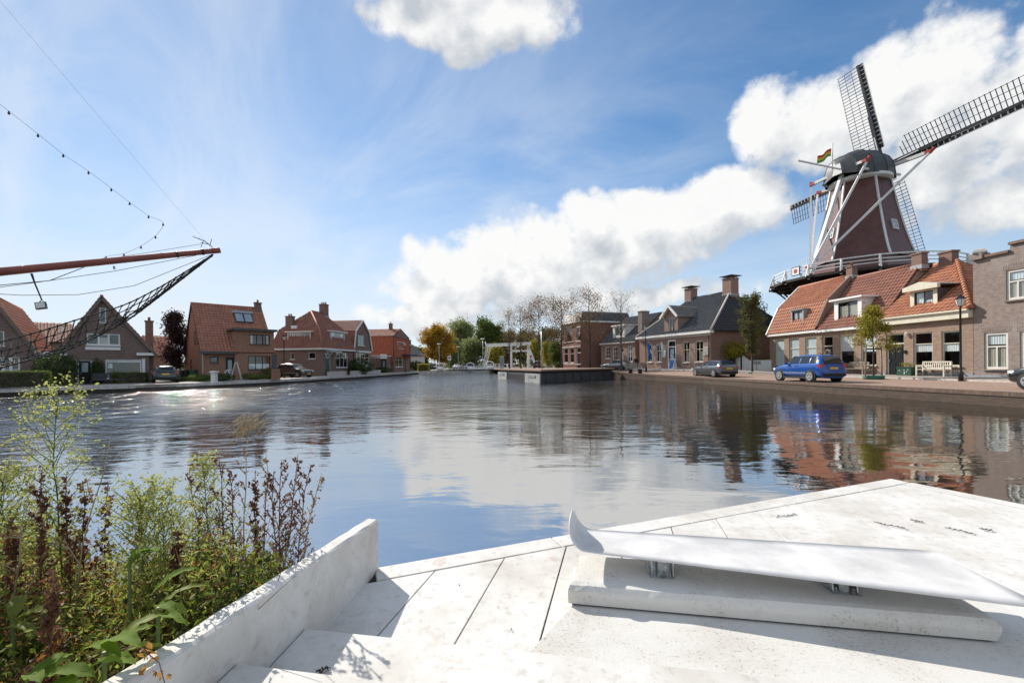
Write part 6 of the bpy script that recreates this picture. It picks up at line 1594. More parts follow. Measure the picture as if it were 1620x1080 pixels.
# ------------------------------------------------------------------ street lamps
def lamp(base, h, label):
    base = Vector(base); e = empty('street_lamp', base, label, 'street lamp', 'old-style street lamps')
    MB().lathe(base, [(.11, 0), (.11, .5), (.07, .58), (.055, .7), (.045, h - .75), (.06, h - .72), (.03, h - .66)], 10).build('post', 'black_metal', e)
    t = base + Z3 * (h - .66)
    lan = MB().lathe(t, [(.05, 0), (.09, .03), (.12, .05)], 6, False).build('lantern', 'black_metal', e)
    MB().lathe(t + Z3 * .055, [(.12, 0), (.21, .36)], 6, False).build('glass', 'lamp_glass', lan)
    MB().lathe(t + Z3 * .42, [(.25, 0), (.24, .03), (.10, .16), (.05, .2), (.03, .27)], 6, False).build('hood', 'black_metal', lan)
    for k in range(6): a = math.pi * 2 * k / 6; d = Vector((math.cos(a), math.sin(a), 0)); MB().bar(t + d * .122 + Z3 * .055, t + d * .212 + Z3 * .415, .014, .014).build('lantern_bar', 'black_metal', lan)
    return e
def lamp_at(px, pyb, pyt, Z, z, label):
    p = at(px, CY, Z); h = at(px, pyt, Z).z - z; lamp((p.x, p.y, z), h, label)
lamp_at(1520, 606, 466, 23.6, .62, 'black street lamp beside the white bench')
lamp_at(1022, 585, 514, 49.0, .82, 'black street lamp by the dark metal bench and flags')
lamp_at(449.5, 597, 529, 49.0, .5, 'black street lamp in front of the dark grey people carrier')
lamp_at(641, 588, 541, 80.0, .54, 'black street lamp beside the rust tiled house')
# modern poles
for px, Z, zt, lab in ((695, 96, 6.3, 'tall lamp pole under the golden tree'), (725, 100, 5.8, 'slim lamp pole on the far quay by the willow'), (764, 90, 7.0, 'pale lamp pole just before the drawbridge'), (768.5, 90, 6.8, 'thin flagless pole just before the drawbridge'), (857, 50, 5.6, 'thin metal pole on the pontoon edge')):
    p = at(px, CY, Z); z0 = .65 if px < 790 else 1.27; e = empty('lamp_pole', (p.x, p.y, z0), lab, 'pole'); MB().tube([(p.x, p.y, z0), (p.x, p.y, zt)], [.08, .05], 7).build('post', 'galvanised', e)
    if px < 766: MB().lathe((p.x, p.y, zt), [(.12, 0), (.5, .12), (.4, .24), (.1, .3)], 10).build('lamp_head', 'lamp_glass', e)
for px, Z, lab in ((711, 96, 'white rectangular sign on a post by the far quay'), (840, 88, 'white and red sign board near the drawbridge')):
    p = at(px, CY, Z); e = empty('road_sign', (p.x, p.y, .65), lab, 'sign'); MB().tube([(p.x, p.y, .65), (p.x, p.y, 3.6)], .05, 6).build('post', 'galvanised', e); MB().box((p.x, p.y - .06, 3.4), (.75, .05, 1.0)).build('board', 'white_paint', e); MB().box((p.x, p.y - .09, 3.4), (.4, .02, .5)).build('mark', 'light_red', e)

# ------------------------------------------------------------------ benches and street furniture
def slat_bench(base, d, n, L, mat, label, back=True, metal=False):
    """seat of slats, back of uprights, arm rests; d along the bench, n towards the sitter's knees"""
    base, d, n = Vector(base), Vector(d).normalized(), Vector(n).normalized(); ax = (d, n, Z3); e = empty('bench', base, label, 'bench')
    for s in (-1, 1):
        MB().bar(base + d * s * (L / 2 - .06) + n * .22, base + d * s * (L / 2 - .06) + n * .22 + Z3 * .62, .07, .07).build('leg', mat, e)
        MB().bar(base + d * s * (L / 2 - .06) - n * .22, base + d * s * (L / 2 - .06) - n * .28 + Z3 * .92, .07, .07).build('leg', mat, e)
        MB().bar(base + d * s * (L / 2 - .06) - n * .26 + Z3 * .64, base + d * s * (L / 2 - .06) + n * .26 + Z3 * .64, .06, .05).build('armrest', mat, e)
        MB().bar(base + d * s * (L / 2 - .06) - n * .22 + Z3 * .15, base + d * s * (L / 2 - .06) + n * .22 + Z3 * .15, .05, .05).build('stretcher', mat, e)
    for k in range(4): MB().box(base + n * (-.18 + .13 * k) + Z3 * .43, (L - .1, .10, .035), ax).build('seat_slat', mat, e)
    for z in (.5, .9): MB().box(base - n * (.22 + .06 * z) + Z3 * z, (L - .1, .05, .07), ax).build('back_rail', mat, e)
    if back:
        m = int(L / .13)
        for k in range(m): u = -L / 2 + .14 + (L - .28) * k / (m - 1); MB().bar(base + d * u - n * .25 + Z3 * .52, base + d * u - n * .275 + Z3 * .88, .05, .02).build('back_slat', mat, e)
    return e
def front(px, dep=-.6, z=.62): u, _ = RFAC.hit(px, CY, dep); return RFAC.P(u, z, dep)
p = front(1476, -.5, .80); slat_bench(p, RFAC.d, RFAC.n, 1.75, 'wood_pale', 'white slatted garden bench between green planter and lamp post')
p = front(1354, -.5, .80); slat_bench(p, RFAC.d, RFAC.n, 1.7, 'wood_grey', 'weathered wooden slatted bench behind the blue car')
u, _ = S.hit(1004, 577, -4.2); p = gnd(1005, 590.5, .82); e = empty('bench', p, 'dark backed metal bench by the quay near the lamp post', 'bench'); dq = Vector((.4, -.92, 0)).normalized(); nq = Vector((-dq.y, dq.x, 0)); dq2 = (dq, nq, Z3)
for s in (-.7, .7): MB().box(p + dq * s + Z3 * .21, (.1, .4, .42), dq2).build('leg', 'black_metal', e)
for k in range(3): MB().box(p + nq * (-.17 + .17 * k) + Z3 * .44, (2.3, .14, .04), dq2).build('seat_slat', 'stone_band', e)
for k in range(3): MB().box(p - nq * .3 + Z3 * (.6 + .17 * k), (2.3, .04, .14), dq2).build('back_slat', 'fascia_dark', e)
for s in (-.7, .7): MB().bar(p + dq * s - nq * .26 + Z3 * .4, p + dq * s - nq * .33 + Z3 * 1.05, .06, .06).build('back_post', 'black_metal', e)
# green planter
p = front(1435, -.45, .80); e = empty('planter', p, 'dark green painted wooden planter with small flowers by black door', 'planter')
MB().box(p + Z3 * .28, (.95, .5, .56), RFAC.ax).build('box', 'green_paint', e); MB().box(p + Z3 * .55, (1.02, .57, .06), RFAC.ax).build('rim', 'green_paint', e)
MB().box(p + Z3 * .57, (.9, .45, .04), RFAC.ax).build('soil', 'soil', e)
rs = np.random.default_rng(3); C = np.array([tuple(p + RFAC.d * rs.uniform(-.4, .4) + RFAC.n * rs.uniform(-.2, .2) + Z3 * rs.uniform(.58, .85)) for _ in range(160)]); m = MB(); addleaves(m, C, .09, rs); m.build('plants', 'leaf_lime', e, kind='stuff')
for k in range(7): q = p + RFAC.n * .255 + RFAC.d * rs.uniform(-.35, .35) + Z3 * rs.uniform(.12, .45); MB().box(q, (.05, .012, .05), RFAC.ax).build('painted_flower', 'white_paint', e)
# flower pot on a stand, doorway wreath, wall lantern
p = front(1336, -.5, .78); e = empty('flower_pot', p, 'terracotta pot on a thin stand behind the blue car', 'flower pot'); MB().lathe(p + Z3 * .5, [(.14, 0), (.24, .3), (.26, .36), (.22, .36)], 12).build('pot', 'terracotta', e); MB().tube([p, p + Z3 * .5], .03, 6).build('stand', 'black_metal', e); MB().lathe(p, [(.2, 0), (.2, .03)], 10).build('foot', 'black_metal', e)
u, z = RFAC.hit(*z5(450, 672)); c = RFAC.P(u, z, .03); m = MB(); m.tube([c + RFAC.d * .24 * math.cos(t * math.pi / 8) + Z3 * .24 * math.sin(t * math.pi / 8) for t in range(17)], .09, 7, cap=False); m.build('door_wreath', 'wood_grey', label='round grey wreath hanging on the glazed front door', cat='wreath')
u, z = RFAC.hit(*z5(928, 572)); c = RFAC.P(u, z, -.12); e = empty('wall_lamp', c, 'small wall lantern beside the black panelled door', 'lamp'); MB().lathe(c, [(.06, 0), (.1, .2), (.02, .3)], 6, False).build('lantern', 'lamp_glass', e); MB().bar(c + Z3 * .2, c + Z3 * .2 - RFAC.n * .12, .03, .03).build('arm', 'black_metal', e)
u, z = RFAC.hit(*z5(915, 665)); c = RFAC.P(u, z, -.03); MB().box(c, (.16, .06, .22), RFAC.ax).build('house_number_plate', 'dark_paint', label='dark house number plate right of the black door', cat='plate')
# picket fence with arched gate, small sign
a, b = at(1160, CY, 45.0), at(1223, CY, 42.4); a.z = b.z = .95; d = (b - a); Lp = d.length; d.normalize(); n = Vector((d.y, -d.x, 0))
e = empty('picket_fence', (a + b) / 2, 'white picket fence with arched gate beside the orange gambrel house', 'fence')
np_ = 30
for i in range(np_):
    t = (i + .5) / np_; u = t * Lp
    if t < .42: hh = 1.5 + .35 * math.sin(t / .42 * math.pi) if .0 < t < .2 else 1.85 - (t - .2) * 3.2
    else: hh = 1.15
    if .19 < t < .23: continue
    MB().box(a + d * u + Z3 * (hh / 2 - .1), (Lp / np_ * .86, .03, hh), (d, n, Z3)).build('picket', 'white_paint', e)
for z in (.2, .85): MB().bar(a - n * .04 + Z3 * z, b - n * .04 + Z3 * z, .05, .09).build('rail', 'white_paint', e)
MB().bar(a + d * Lp * .21, a + d * Lp * .21 + Z3 * 1.75, .12, .12).build('gate_post', 'timber_dark', e)
p = at(1197, 577, 41.0); e = empty('street_sign', (p.x, p.y, .8), 'small dark blue sign on a stake in front of the picket fence', 'sign'); MB().bar((p.x, p.y, .75), (p.x, p.y, 1.9), .05, .05).build('post', 'wood_grey', e); MB().box((p.x, p.y - .04, 1.75), (.75, .04, .34)).build('board', 'plinth_blue', e)
# little house behind the fence
B3 = pxfac(1196, 52, 1222, 49)
h = gable_house(B3, (1.2, 5.6), (-.6, 3.4), (3.4, 3.4), 6, .9, 'garden_house', 'small brick gable annex with arched window behind the picket fence', 'brick_brown', 'tile_orange', [[.9, 2.0, 1.9, 3.2]], over=.25, verge='white_paint'); window(B3, [.9, 2.0, 1.9, 3.2], h, 'white_paint', 3, (1, 1))
# bollard posts along the left path, bins, step ladder, settee, bucket
p = gnd(339, 605.5, .5); e = empty('marker_post', p, 'short white capped post on the left quay path', 'post'); MB().box(p + Z3 * .42, (.34, .34, .84)).build('post', 'white_paint', e); MB().box(p + Z3 * .9, (.48, .48, .12)).build('cap', 'white_paint', e)
for px, Z, mt, lab in ((288, 44, 'black_metal', 'black wheeled bin beside the dark green car'), (297, 43.4, 'dark_paint', 'charcoal wheeled bin between black bin and green bin'), (305, 43, 'green_paint', 'dark green wheeled bin against the orange brown house')):
    p = at(px, CY, Z); b = Vector((p.x, p.y, .5)); e = empty('wheeled_bin', b, lab, 'bin', 'wheeled bins'); m = MB(); ax = (Vector((.7, .7, 0)).normalized(), Vector((-.7, .7, 0)).normalized(), Z3)
    m.box(b + Z3 * .5, (.56, .6, .95), ax); m.build('body', mt, e); MB().box(b + Z3 * 1.0, (.62, .7, .08), ax).build('lid', mt, e)
    for s in (-1, 1): MB().lathe(b + ax[0] * s * .27 + ax[1] * .28 + Z3 * .1, [(.1, -.03), (.1, .03)], 10, True, (ax[1], Z3, ax[0])).build('wheel', 'rubber', e)
p = at(373.5, CY, 41.5); b = Vector((p.x, p.y, .5)); e = empty('step_ladder', b, 'pale aluminium step ladder standing open by the brick house door', 'ladder'); dx = H3.d
for s in (-1, 1):
    for k in (-1, 1): MB().bar(b + dx * .45 * s + H3.n * .2 * k, b + dx * .06 * s + H3.n * .14 * k + Z3 * 1.75, .05, .04).build('stile', 'rim', e)
    for r in range(1, 6): t = r / 6; MB().bar(b + dx * (.45 - .39 * t) * s + H3.n * .19 + Z3 * 1.75 * t, b + dx * (.45 - .39 * t) * s - H3.n * .19 + Z3 * 1.75 * t, .05, .03).build('rung', 'rim', e)
p = H2.P(H2.hit(171, 577, -1.1)[0], .5, -1.1); e = empty('settee', p, 'grey two-seat garden settee below the wide front window', 'settee')
for s in (-.5, .5):
    MB().box(p + H2.d * s + H2.n * .1 + Z3 * .34, (.92, .6, .12), H2.ax).build('seat', 'fascia_dark', e); MB().box(p + H2.d * s - H2.n * .22 + Z3 * .62, (.92, .12, .5), H2.ax).build('backrest', 'pontoon', e)
    for k in (-.25, .3): MB().bar(p + H2.d * s * 1.95 + H2.n * k, p + H2.d * s * 1.95 + H2.n * k + Z3 * .55, .06, .06).build('leg', 'fascia_dark', e)
MB().box(p + H2.n * .2 + Z3 * .45, (.14, .1, .1), H2.ax).build('cup', 'white_paint', e)
p = gnd(98.5, 609.5, .5); MB().lathe(p, [(.16, 0), (.2, .4), (.22, .42), (.2, .43)], 12).build('bucket', 'galvanised', label='small zinc bucket in front of the round bush', cat='bucket')
p = at(436, CY, 43); MB().box((p.x, p.y, 1.0), (.7, .35, 1.1), H3.ax).build('gate_pier', 'brick_orange', label='low brick pier at the edge of the brick house garden', cat='pier')
# garden walls before the mansard pair
for a, b, Z0, Z1, lab in ((519, 547, 55, 62, 'low stone garden wall in front of the mansard house door'), (555, 601, 62, 74, 'low stone garden wall in front of the gambrel gable house')):
    p, q = at(a, CY, Z0), at(b, CY, Z1); p.z = q.z = .5; dd = (q - p).normalized(); m = MB(); k = int((q - p).length / 1.2); e = empty('garden_wall', p, lab, 'wall')
    for i in range(k): c = p.lerp(q, (i + .5) / k); MB().box(c + Z3 * (.28 + .03 * (i % 2)), ((q - p).length / k - .04, .3, .6), (dd, Vector((-dd.y, dd.x, 0)), Z3)).build('block', 'stone_band', e)

# ------------------------------------------------------------------ people
def person(base, label, pts, rad, clothes, head, hairm='hair_grey', tops='cloth_dark'):
    """body from a joint skeleton grown with a skin modifier. pts: name -> local position"""
    root = empty('person', base, label, 'person')
    edges = [('pelvis', 'chest'), ('chest', 'neck'), ('neck', 'head0'), ('chest', 'shL'), ('shL', 'elL'), ('elL', 'haL'), ('chest', 'shR'), ('shR', 'elR'), ('elR', 'haR'), ('pelvis', 'hiL'), ('hiL', 'knL'), ('knL', 'anL'), ('anL', 'toL'), ('pelvis', 'hiR'), ('hiR', 'knR'), ('knR', 'anR'), ('anR', 'toR')]
    names = ['pelvis'] + [b for a, b in edges]; idx = {n: i for i, n in enumerate(names)}
    me = bpy.data.meshes.new('body'); me.from_pydata([pts[n] for n in names], [(idx[a], idx[b]) for a, b in edges], []); me.update()
    o = bpy.data.objects.new('body', me); COL.objects.link(o); o.parent = root; me.materials.append(MATS[clothes])
    sk = o.modifiers.new('skin', 'SKIN'); sk.use_smooth_shade = True
    for i, n in enumerate(names): r = rad.get(n, .05); me.skin_vertices[0].data[i].radius = (r, r)
    me.skin_vertices[0].data[0].use_root = True
    ss = o.modifiers.new('sub', 'SUBSURF'); ss.levels = 1; ss.render_levels = 2
    B = Vector(base); hp = B + Vector(head)
    hh = MB().lathe(hp - Z3 * .12, [(.03, 0), (.065, .02), (.085, .08), (.09, .13), (.085, .19), (.06, .235), (.02, .25)], 12).build('head', 'skin', root)
    MB().lathe(hp + Z3 * .03, [(.095, 0), (.1, .05), (.085, .1), (.05, .135), (.01, .14)], 12).build('hair', hairm, root)
    fdx = Vector((pts['toL'][0] - pts['anL'][0], pts['toL'][1] - pts['anL'][1], 0)).normalized()
    MB().lathe(hp + fdx * .085, [(.005, 0), (.018, .01), (.012, .05)], 6).build('nose', 'skin', hh)
    for hn in ('haL', 'haR'):
        hpnt = B + Vector(pts[hn]); el = B + Vector(pts['el' + hn[-1]]); d = (hpnt - el).normalized(); s = d.cross(Z3 if abs(d.z) < .9 else Vector((1, 0, 0))).normalized(); m = MB()
        m.tube([hpnt - d * .02, hpnt + d * .04, hpnt + d * .08], [.035, .042, .03], 7)
        for k in range(4): m.tube([hpnt + d * .07 + s * (.03 - .02 * k), hpnt + d * (.13 + .01 * (k in (1, 2))) + s * (.03 - .02 * k), hpnt + d * (.16 + .01 * (k in (1, 2))) + s * (.03 - .02 * k) - Z3 * .01], [.011, .01, .007], 5)
        m.tube([hpnt + d * .02 + s * .04, hpnt + d * .07 + s * .075], [.013, .009], 5); m.build('hand', 'skin', root)
    return root
RAD = dict(pelvis=.15, chest=.16, neck=.06, head0=.055, shL=.085, shR=.085, elL=.055, elR=.055, haL=.04, haR=.04, hiL=.11, hiR=.11, knL=.075, knR=.075, anL=.05, anR=.05, toL=.045, toR=.045)
b = gnd(1006, 586.5, .86)
person(b, 'person in dark coat standing behind the metal bench', dict(pelvis=(0, 0, .95), chest=(0, 0, 1.32), neck=(0, 0, 1.5), head0=(0, -.01, 1.58), shL=(-.2, 0, 1.42), elL=(-.26, .03, 1.14), haL=(-.22, -.1, .92), shR=(.2, 0, 1.42), elR=(.27, .04, 1.14), haR=(.24, -.08, .9), hiL=(-.1, 0, .88), knL=(-.11, -.03, .48), anL=(-.11, .02, .07), toL=(-.13, -.16, .04), hiR=(.1, 0, .88), knR=(.12, -.06, .48), anR=(.13, -.02, .07), toR=(.15, -.2, .04)), RAD, 'cloth_dark', (0, -.02, 1.66))
b = Vector(at(358, CY, 41.8)); b.z = .5
person(b, 'person in pale clothes bending over the garden bed by the ladder', dict(pelvis=(0, 0, .86), chest=(.36, -.06, .98), neck=(.52, -.08, .93), head0=(.58, -.09, .90), shL=(.42, .12, .94), elL=(.48, .14, .66), haL=(.55, .1, .4), shR=(.42, -.26, .94), elR=(.5, -.28, .66), haR=(.58, -.2, .4), hiL=(-.02, .1, .82), knL=(.03, .1, .45), anL=(-.04, .1, .07), toL=(.14, .1, .04), hiR=(-.02, -.1, .82), knR=(.06, -.12, .45), anR=(0, -.12, .07), toR=(.18, -.12, .04)), RAD, 'cloth_pale', (.64, -.1, .86))
# ------------------------------------------------------------------ trees and shrubs
def grow(rng, base, h, r0, crown0, crown_r, n1, n2, n3, up=.5, wob=.04, spread=None, sides=6, top=None):
    """trunk, limbs and twigs as tubes; returns (mesh builder, twig tips)"""
    m = MB(); base = Vector(base); tips = []
    k = 7; pts = [base + Vector((rng.normal() * wob * h * i / k * .4, rng.normal() * wob * h * i / k * .4, h * .94 * i / k)) for i in range(k + 1)]
    m.tube(pts, [r0 * (1 - .86 * i / k) + .006 for i in range(k + 1)], sides)
    def on(t): x = t * k; i = min(int(x), k - 1); return pts[i].lerp(pts[i + 1], x - i)
    for i in range(n1):
        t = crown0 + (1 - crown0) * (i + rng.uniform(0, .8)) / n1; p = on(min(t, .99)); a = i * 2.4 + rng.uniform(-.5, .5)
        f = math.sin(math.pi * min(1, max(.12, (t - crown0) / (1 - crown0) * .8 + .2))) if spread is None else spread((t - crown0) / (1 - crown0))
        L = crown_r * f * rng.uniform(.75, 1.15); d = Vector((math.cos(a), math.sin(a), up + rng.uniform(-.15, .3))).normalized()
        q = [p]; dd = d.copy()
        for s in range(4): dd = (dd + Vector((rng.normal(), rng.normal(), rng.normal() + .35)) * .16).normalized(); q.append(q[-1] + dd * L / 4)
        rb = r0 * .42 * (1 - t * .6); m.tube(q, [rb, rb * .75, rb * .5, rb * .3, rb * .12], 5)
        tips.append(q[-1])
        for j in range(n2):
            s = rng.uniform(.25, 1); x = s * 4; ii = min(int(x), 3); b = q[ii].lerp(q[ii + 1], x - ii)
            d2 = (dd + Vector((rng.normal(), rng.normal(), rng.normal() * .7 + .3)) * .75).normalized(); L2 = L * rng.uniform(.22, .5); e = b + d2 * L2; mid = b.lerp(e, .5) + Vector((rng.normal(), rng.normal(), rng.normal())) * L2 * .08
            rt = max(rb * .28, .008); m.tube([b, mid, e], [rt, rt * .7, rt * .3], 4, cap=False); tips.append(e); tips.append(mid)
            for l in range(n3):
                c = mid.lerp(e, rng.uniform(0, 1)); f2 = c + (d2 + Vector((rng.normal(), rng.normal(), rng.normal() * .8 + .3)) * .8).normalized() * L2 * .5; m.tube([c, f2], [rt * .5, rt * .22], 3, cap=False); tips.append(f2)
    return m, tips
def tree(base, h, label, leaf, seed, crown0=.3, crown_r=2.5, n1=16, n2=6, n3=2, per=10, sig=.3, lsize=.25, r0=None, name='tree', bark='bark', up=.5, spread=None, group=None, wob=.04):
    rng = np.random.default_rng(seed); e = empty(name, base, label, 'tree', group)
    m, tips = grow(rng, base, h, r0 or h * .017, crown0, crown_r, n1, n2, n3, up, wob, spread); m.build('trunk', bark, e, label='trunk with limbs and twigs')
    if per:
        T = np.array([tuple(t) for t in tips]); sel = T[rng.integers(0, len(T), int(per * len(T)))]; C = sel + rng.normal(size=sel.shape) * sig
        mm = MB(); addleaves(mm, C, lsize, rng); mm.build('crown', leaf, e, kind='stuff')
    return e
def px_tree(px, pyb, pyt, Z, z, label, leaf, seed, wpx=None, **k):
    p = at(px, CY, Z); h = at(px, pyt, Z).z - z
    if wpx: k['crown_r'] = wpx / F * Z / 2
    return tree((p.x, p.y, z), h, label, leaf, seed, **k)
rnd = lambda t: math.sqrt(max(.05, 1 - (1.7 * (t - .42)) ** 2))
px_tree(692, 0, 521, 104, .6, 'golden autumn tree with dense round crown by far quay', 'leaf_yellow', 1, wpx=44, crown0=.18, n1=26, n2=8, n3=2, per=16, sig=.45, lsize=.42, spread=rnd)
px_tree(730, 0, 514, 140, .6, 'tall pale green willow behind the white fences', 'leaf_willow', 2, wpx=48, crown0=.12, n1=26, n2=8, n3=2, per=14, sig=.7, lsize=.55, spread=rnd, up=.8)
px_tree(771, 0, 511, 132, .6, 'tall dark green tree rising behind the drawbridge', 'leaf_green', 3, wpx=50, crown0=.1, n1=28, n2=8, n3=2, per=15, sig=.7, lsize=.55, spread=rnd)
for i, (px, t, Z, w, lf, lab) in enumerate(((716, 538, 125, 26, 'leaf_willow', 'small pale tree between golden tree and willow'), (744, 541, 128, 30, 'leaf_willow', 'low pale bushy tree beneath the willow'), (800, 528, 138, 40, 'leaf_rust', 'brown leaved tree right behind the drawbridge beams'), (832, 530, 142, 44, 'leaf_olive', 'olive green tree behind the drawbridge posts'), (866, 522, 140, 46, 'leaf_olive', 'olive green tree beyond the parked cars'), (783, 552, 120, 22, 'leaf_lime', 'yellow green young tree left of the drawbridge posts'), (850, 545, 125, 28, 'leaf_lime', 'yellowing tree right of the drawbridge'), (664, 556, 130, 20, 'leaf_green', 'dark green tree beside the pale far house'))):
    px_tree(px, 0, t, Z, .6, lab, lf, 20 + i, wpx=w, crown0=.08, n1=20, n2=7, n3=2, per=13, sig=.6, lsize=.5, spread=rnd, group='trees beyond the drawbridge')
px_tree(867, 0, 544, 78, 1.1, 'bright green rounded tree in front of the red brick town house', 'leaf_lime', 40, wpx=20, crown0=.12, n1=18, n2=6, n3=2, per=12, sig=.3, lsize=.26, spread=rnd)
px_tree(880, 0, 543, 74, 1.1, 'leafy green tree against the red brick town house', 'leaf_green', 41, wpx=20, crown0=.12, n1=18, n2=6, n3=2, per=12, sig=.3, lsize=.26, spread=rnd)
ov = lambda t: .35 + .75 * math.sin(math.pi * min(1, t * .85 + .12))
for px, t, Z, per, lab, w, z in ((806, 492, 74, 1.6, 'thin nearly bare street tree beside the information pillar', 44, .98), (824, 488, 69, 4.0, 'street tree with thin brown leaves beside the drawbridge', 44, 1.0), (853, 479, 64, 7, 'broad street tree with fading brown leaves on the paved square', 66, 1.0), (889, 474, 61, 6, 'street tree with brown leaves before the red brick town house', 56, 1.0), (933, 461, 57, 5, 'street tree with rusty lower leaves and bare top by silver coupe', 58, .95), (983, 463, 53, .5, 'bare street tree with forked crown near the metal bench', 66, .86)):
    px_tree(px, 0, t, Z, z, lab, 'leaf_rust', int(px), wpx=w, crown0=.3, n1=16, n2=7, n3=3, per=per, sig=.38, lsize=.17, r0=.15, up=.75, group='street trees on the far square', spread=ov, wob=.02, bark='bark_grey' if px > 960 else 'bark')
# columnar tree, young tree with stakes
px_tree(1190, 0, 470, 39.5, .6, 'slim columnar oak with green brown leaves in front of picket fence', 'leaf_olive', 51, crown_r=1.25, crown0=.26, n1=30, n2=6, n3=2, per=7, sig=.16, lsize=.17, up=1.5, r0=.09, spread=lambda t: .35 + .8 * math.sin(math.pi * (.1 + .85 * t)))
p = at(1382, CY, 27.6)
px_tree(1382, 0, 482, 27.6, .6, 'young lime tree with yellow green leaves tied to wooden stakes', 'leaf_lime', 52, crown_r=1.35, crown0=.42, n1=18, n2=6, n3=2, per=7, sig=.14, lsize=.15, up=.35, r0=.05, spread=lambda t: .9 - .65 * t, wob=.015)
st_ = empty('tree_stakes', (p.x, p.y, .56), 'pair of wooden tree stakes with a rubber tie around young lime', 'stakes')
for s in (-1, 1): q = Vector((p.x, p.y, .5)) + Vector((.62, .1, 0)) * s; MB().tube([q, q + Z3 * 2.25 - Vector((.06, 0, 0)) * s], .045, 8).build('stake', 'wood_grey', st_)
MB().bar(Vector((p.x, p.y, 2.55)) - Vector((.58, .1, 0)), Vector((p.x, p.y, 2.55)) + Vector((.58, .1, 0)), .03, .09).build('tie', 'rubber', st_)
for (px, Z, lab) in ((1382, 27.6, 'green plastic watering ring around the foot of the young lime'), (1190, 39.5, 'green plastic watering ring around the foot of the columnar oak')):
    q = at(px, CY, Z); MB().lathe((q.x, q.y, .53), [(.52, 0), (.56, .32), (.53, .34), (.47, .06), (.0, .05)], 20, True).build('watering_ring', 'teal_plastic', label=lab, cat='tree ring', group='green watering rings')
px_tree(277, 0, 494, 47, .5, 'dark purple leaved tree between dark green car and brick house', 'leaf_purple', 53, wpx=30, crown0=.15, n1=24, n2=7, n3=2, per=10, sig=.25, lsize=.24, up=1.0, spread=ov)

def bush(label, c, rx, ry, rz, leaf, seed, n=1800, ls=.14, name='bush', box=False, group=None, rz_ang=0.0, cat='bush'):
    rng = np.random.default_rng(seed); c = Vector(c); e = empty(name, c, label, cat, group); ca_, sa_ = math.cos(rz_ang), math.sin(rz_ang)
    if box:
        q = rng.uniform(-1, 1, (n, 3)); f = rng.integers(0, 5, n)
        for i, (a, s) in enumerate(((0, 1), (0, -1), (1, 1), (1, -1), (2, 1))): q[f == i, a] = s
        q += rng.normal(size=q.shape) * .05; core = .9
    else:
        d = rng.normal(size=(n, 3)); d /= np.linalg.norm(d, axis=1)[:, None]; lum = 1 + .16 * np.sin(d[:, 0] * 5 + seed) * np.cos(d[:, 1] * 6) + .1 * np.sin(d[:, 2] * 9 + d[:, 0] * 7)
        q = d * (lum * rng.uniform(.72, 1.06, n))[:, None]; core = .42
    q = q * np.array([rx, ry, rz]) + np.array([0, 0, rz]); q[:, 2] = np.maximum(q[:, 2], .03)
    C = np.stack([q[:, 0] * ca_ - q[:, 1] * sa_, q[:, 0] * sa_ + q[:, 1] * ca_, q[:, 2]], 1) + np.array(c)
    m = MB(); addleaves(m, C, ls, rng); m.build('foliage', leaf, e, kind='stuff')
    if box: MB().box(c + Z3 * rz, (2 * rx * core, 2 * ry * core, 2 * rz * core), (Vector((ca_, sa_, 0)), Vector((-sa_, ca_, 0)), Z3)).build('stems', 'bark', e)
    else: MB().lathe(c, [(rx * .15, .0), (rx * core, rz * .6), (rx * core, rz * 1.1), (rx * .2, rz * 1.4), (.02, rz * 1.5)], 9, True).build('stems', leaf, e)
    return e
ang = math.atan2(H2.d.y, H2.d.x)
p = at(18, CY, 29.6); bush('clipped dark hedge below the white window at the left quay', (p.x, p.y, .5), 1.7, .45, .55, 'leaf_green', 1, 3500, .11, 'hedge', True, rz_ang=ang, cat='hedge')
p = at(90, CY, 33.5); bush('big round dark green bush beside the black front door', (p.x, p.y, .5), 1.25, 1.1, 1.25, 'leaf_dark', 2, 3800, .15)
p = at(66, CY, 33.3); bush('smaller dark bush leaning on the big round bush', (p.x, p.y, .5), .6, .6, .7, 'leaf_green', 21, 900, .14)
p = at(154, CY, 36.2); bush('narrow upright dark bush right of the black front door', (p.x, p.y, .5), .5, .45, .98, 'leaf_dark', 3, 1600, .12)
p = at(207, CY, 37); bush('low clipped hedge under the wide front window', (p.x, p.y, .5), 1.05, .35, .42, 'leaf_green', 4, 1700, .11, 'hedge', True, rz_ang=ang, cat='hedge')
p = at(106, CY, 32.8); bush('small pale green shrub next to the zinc bucket', (p.x, p.y, .5), .5, .4, .4, 'leaf_olive', 5, 500, .13)
for i, (px, Z, rx, rz, lf, lab) in enumerate(((318, 39.6, 1.3, .32, 'leaf_green', 'low flowering plants left of the white marker post'), (352, 39.8, 1.1, .35, 'leaf_dark', 'low green plants under the bending person'), (402, 43, 1.4, .35, 'leaf_green', 'loose green plants in front of the wide bay window'), (425, 44.5, .8, .6, 'leaf_olive', 'taller loose shrub at the corner of the brick house'), (284, 40, .7, .22, 'leaf_green', 'flat green plants behind the dark green car'))):
    p = at(px, CY, Z); bush(lab, (p.x, p.y, .5), rx, .5, rz, lf, 60 + i, 900, .13, group='garden plants')
p = at(567, CY, 66); bush('wide dark shrub in front of the gambrel gable house', (p.x, p.y, .5), 2.2, 1.4, 1.2, 'leaf_dark', 7, 2600, .22)
p = at(606, CY, 76); bush('small dark shrub in front of the brick garage', (p.x, p.y, .5), 1.4, 1, .55, 'leaf_dark', 8, 900, .2)
p = at(670, CY, 92); bush('square clipped yellow green hedge on the far left quay', (p.x, p.y, .55), 1.0, 1.0, .75, 'leaf_lime', 9, 1600, .2, 'hedge', True, cat='hedge')
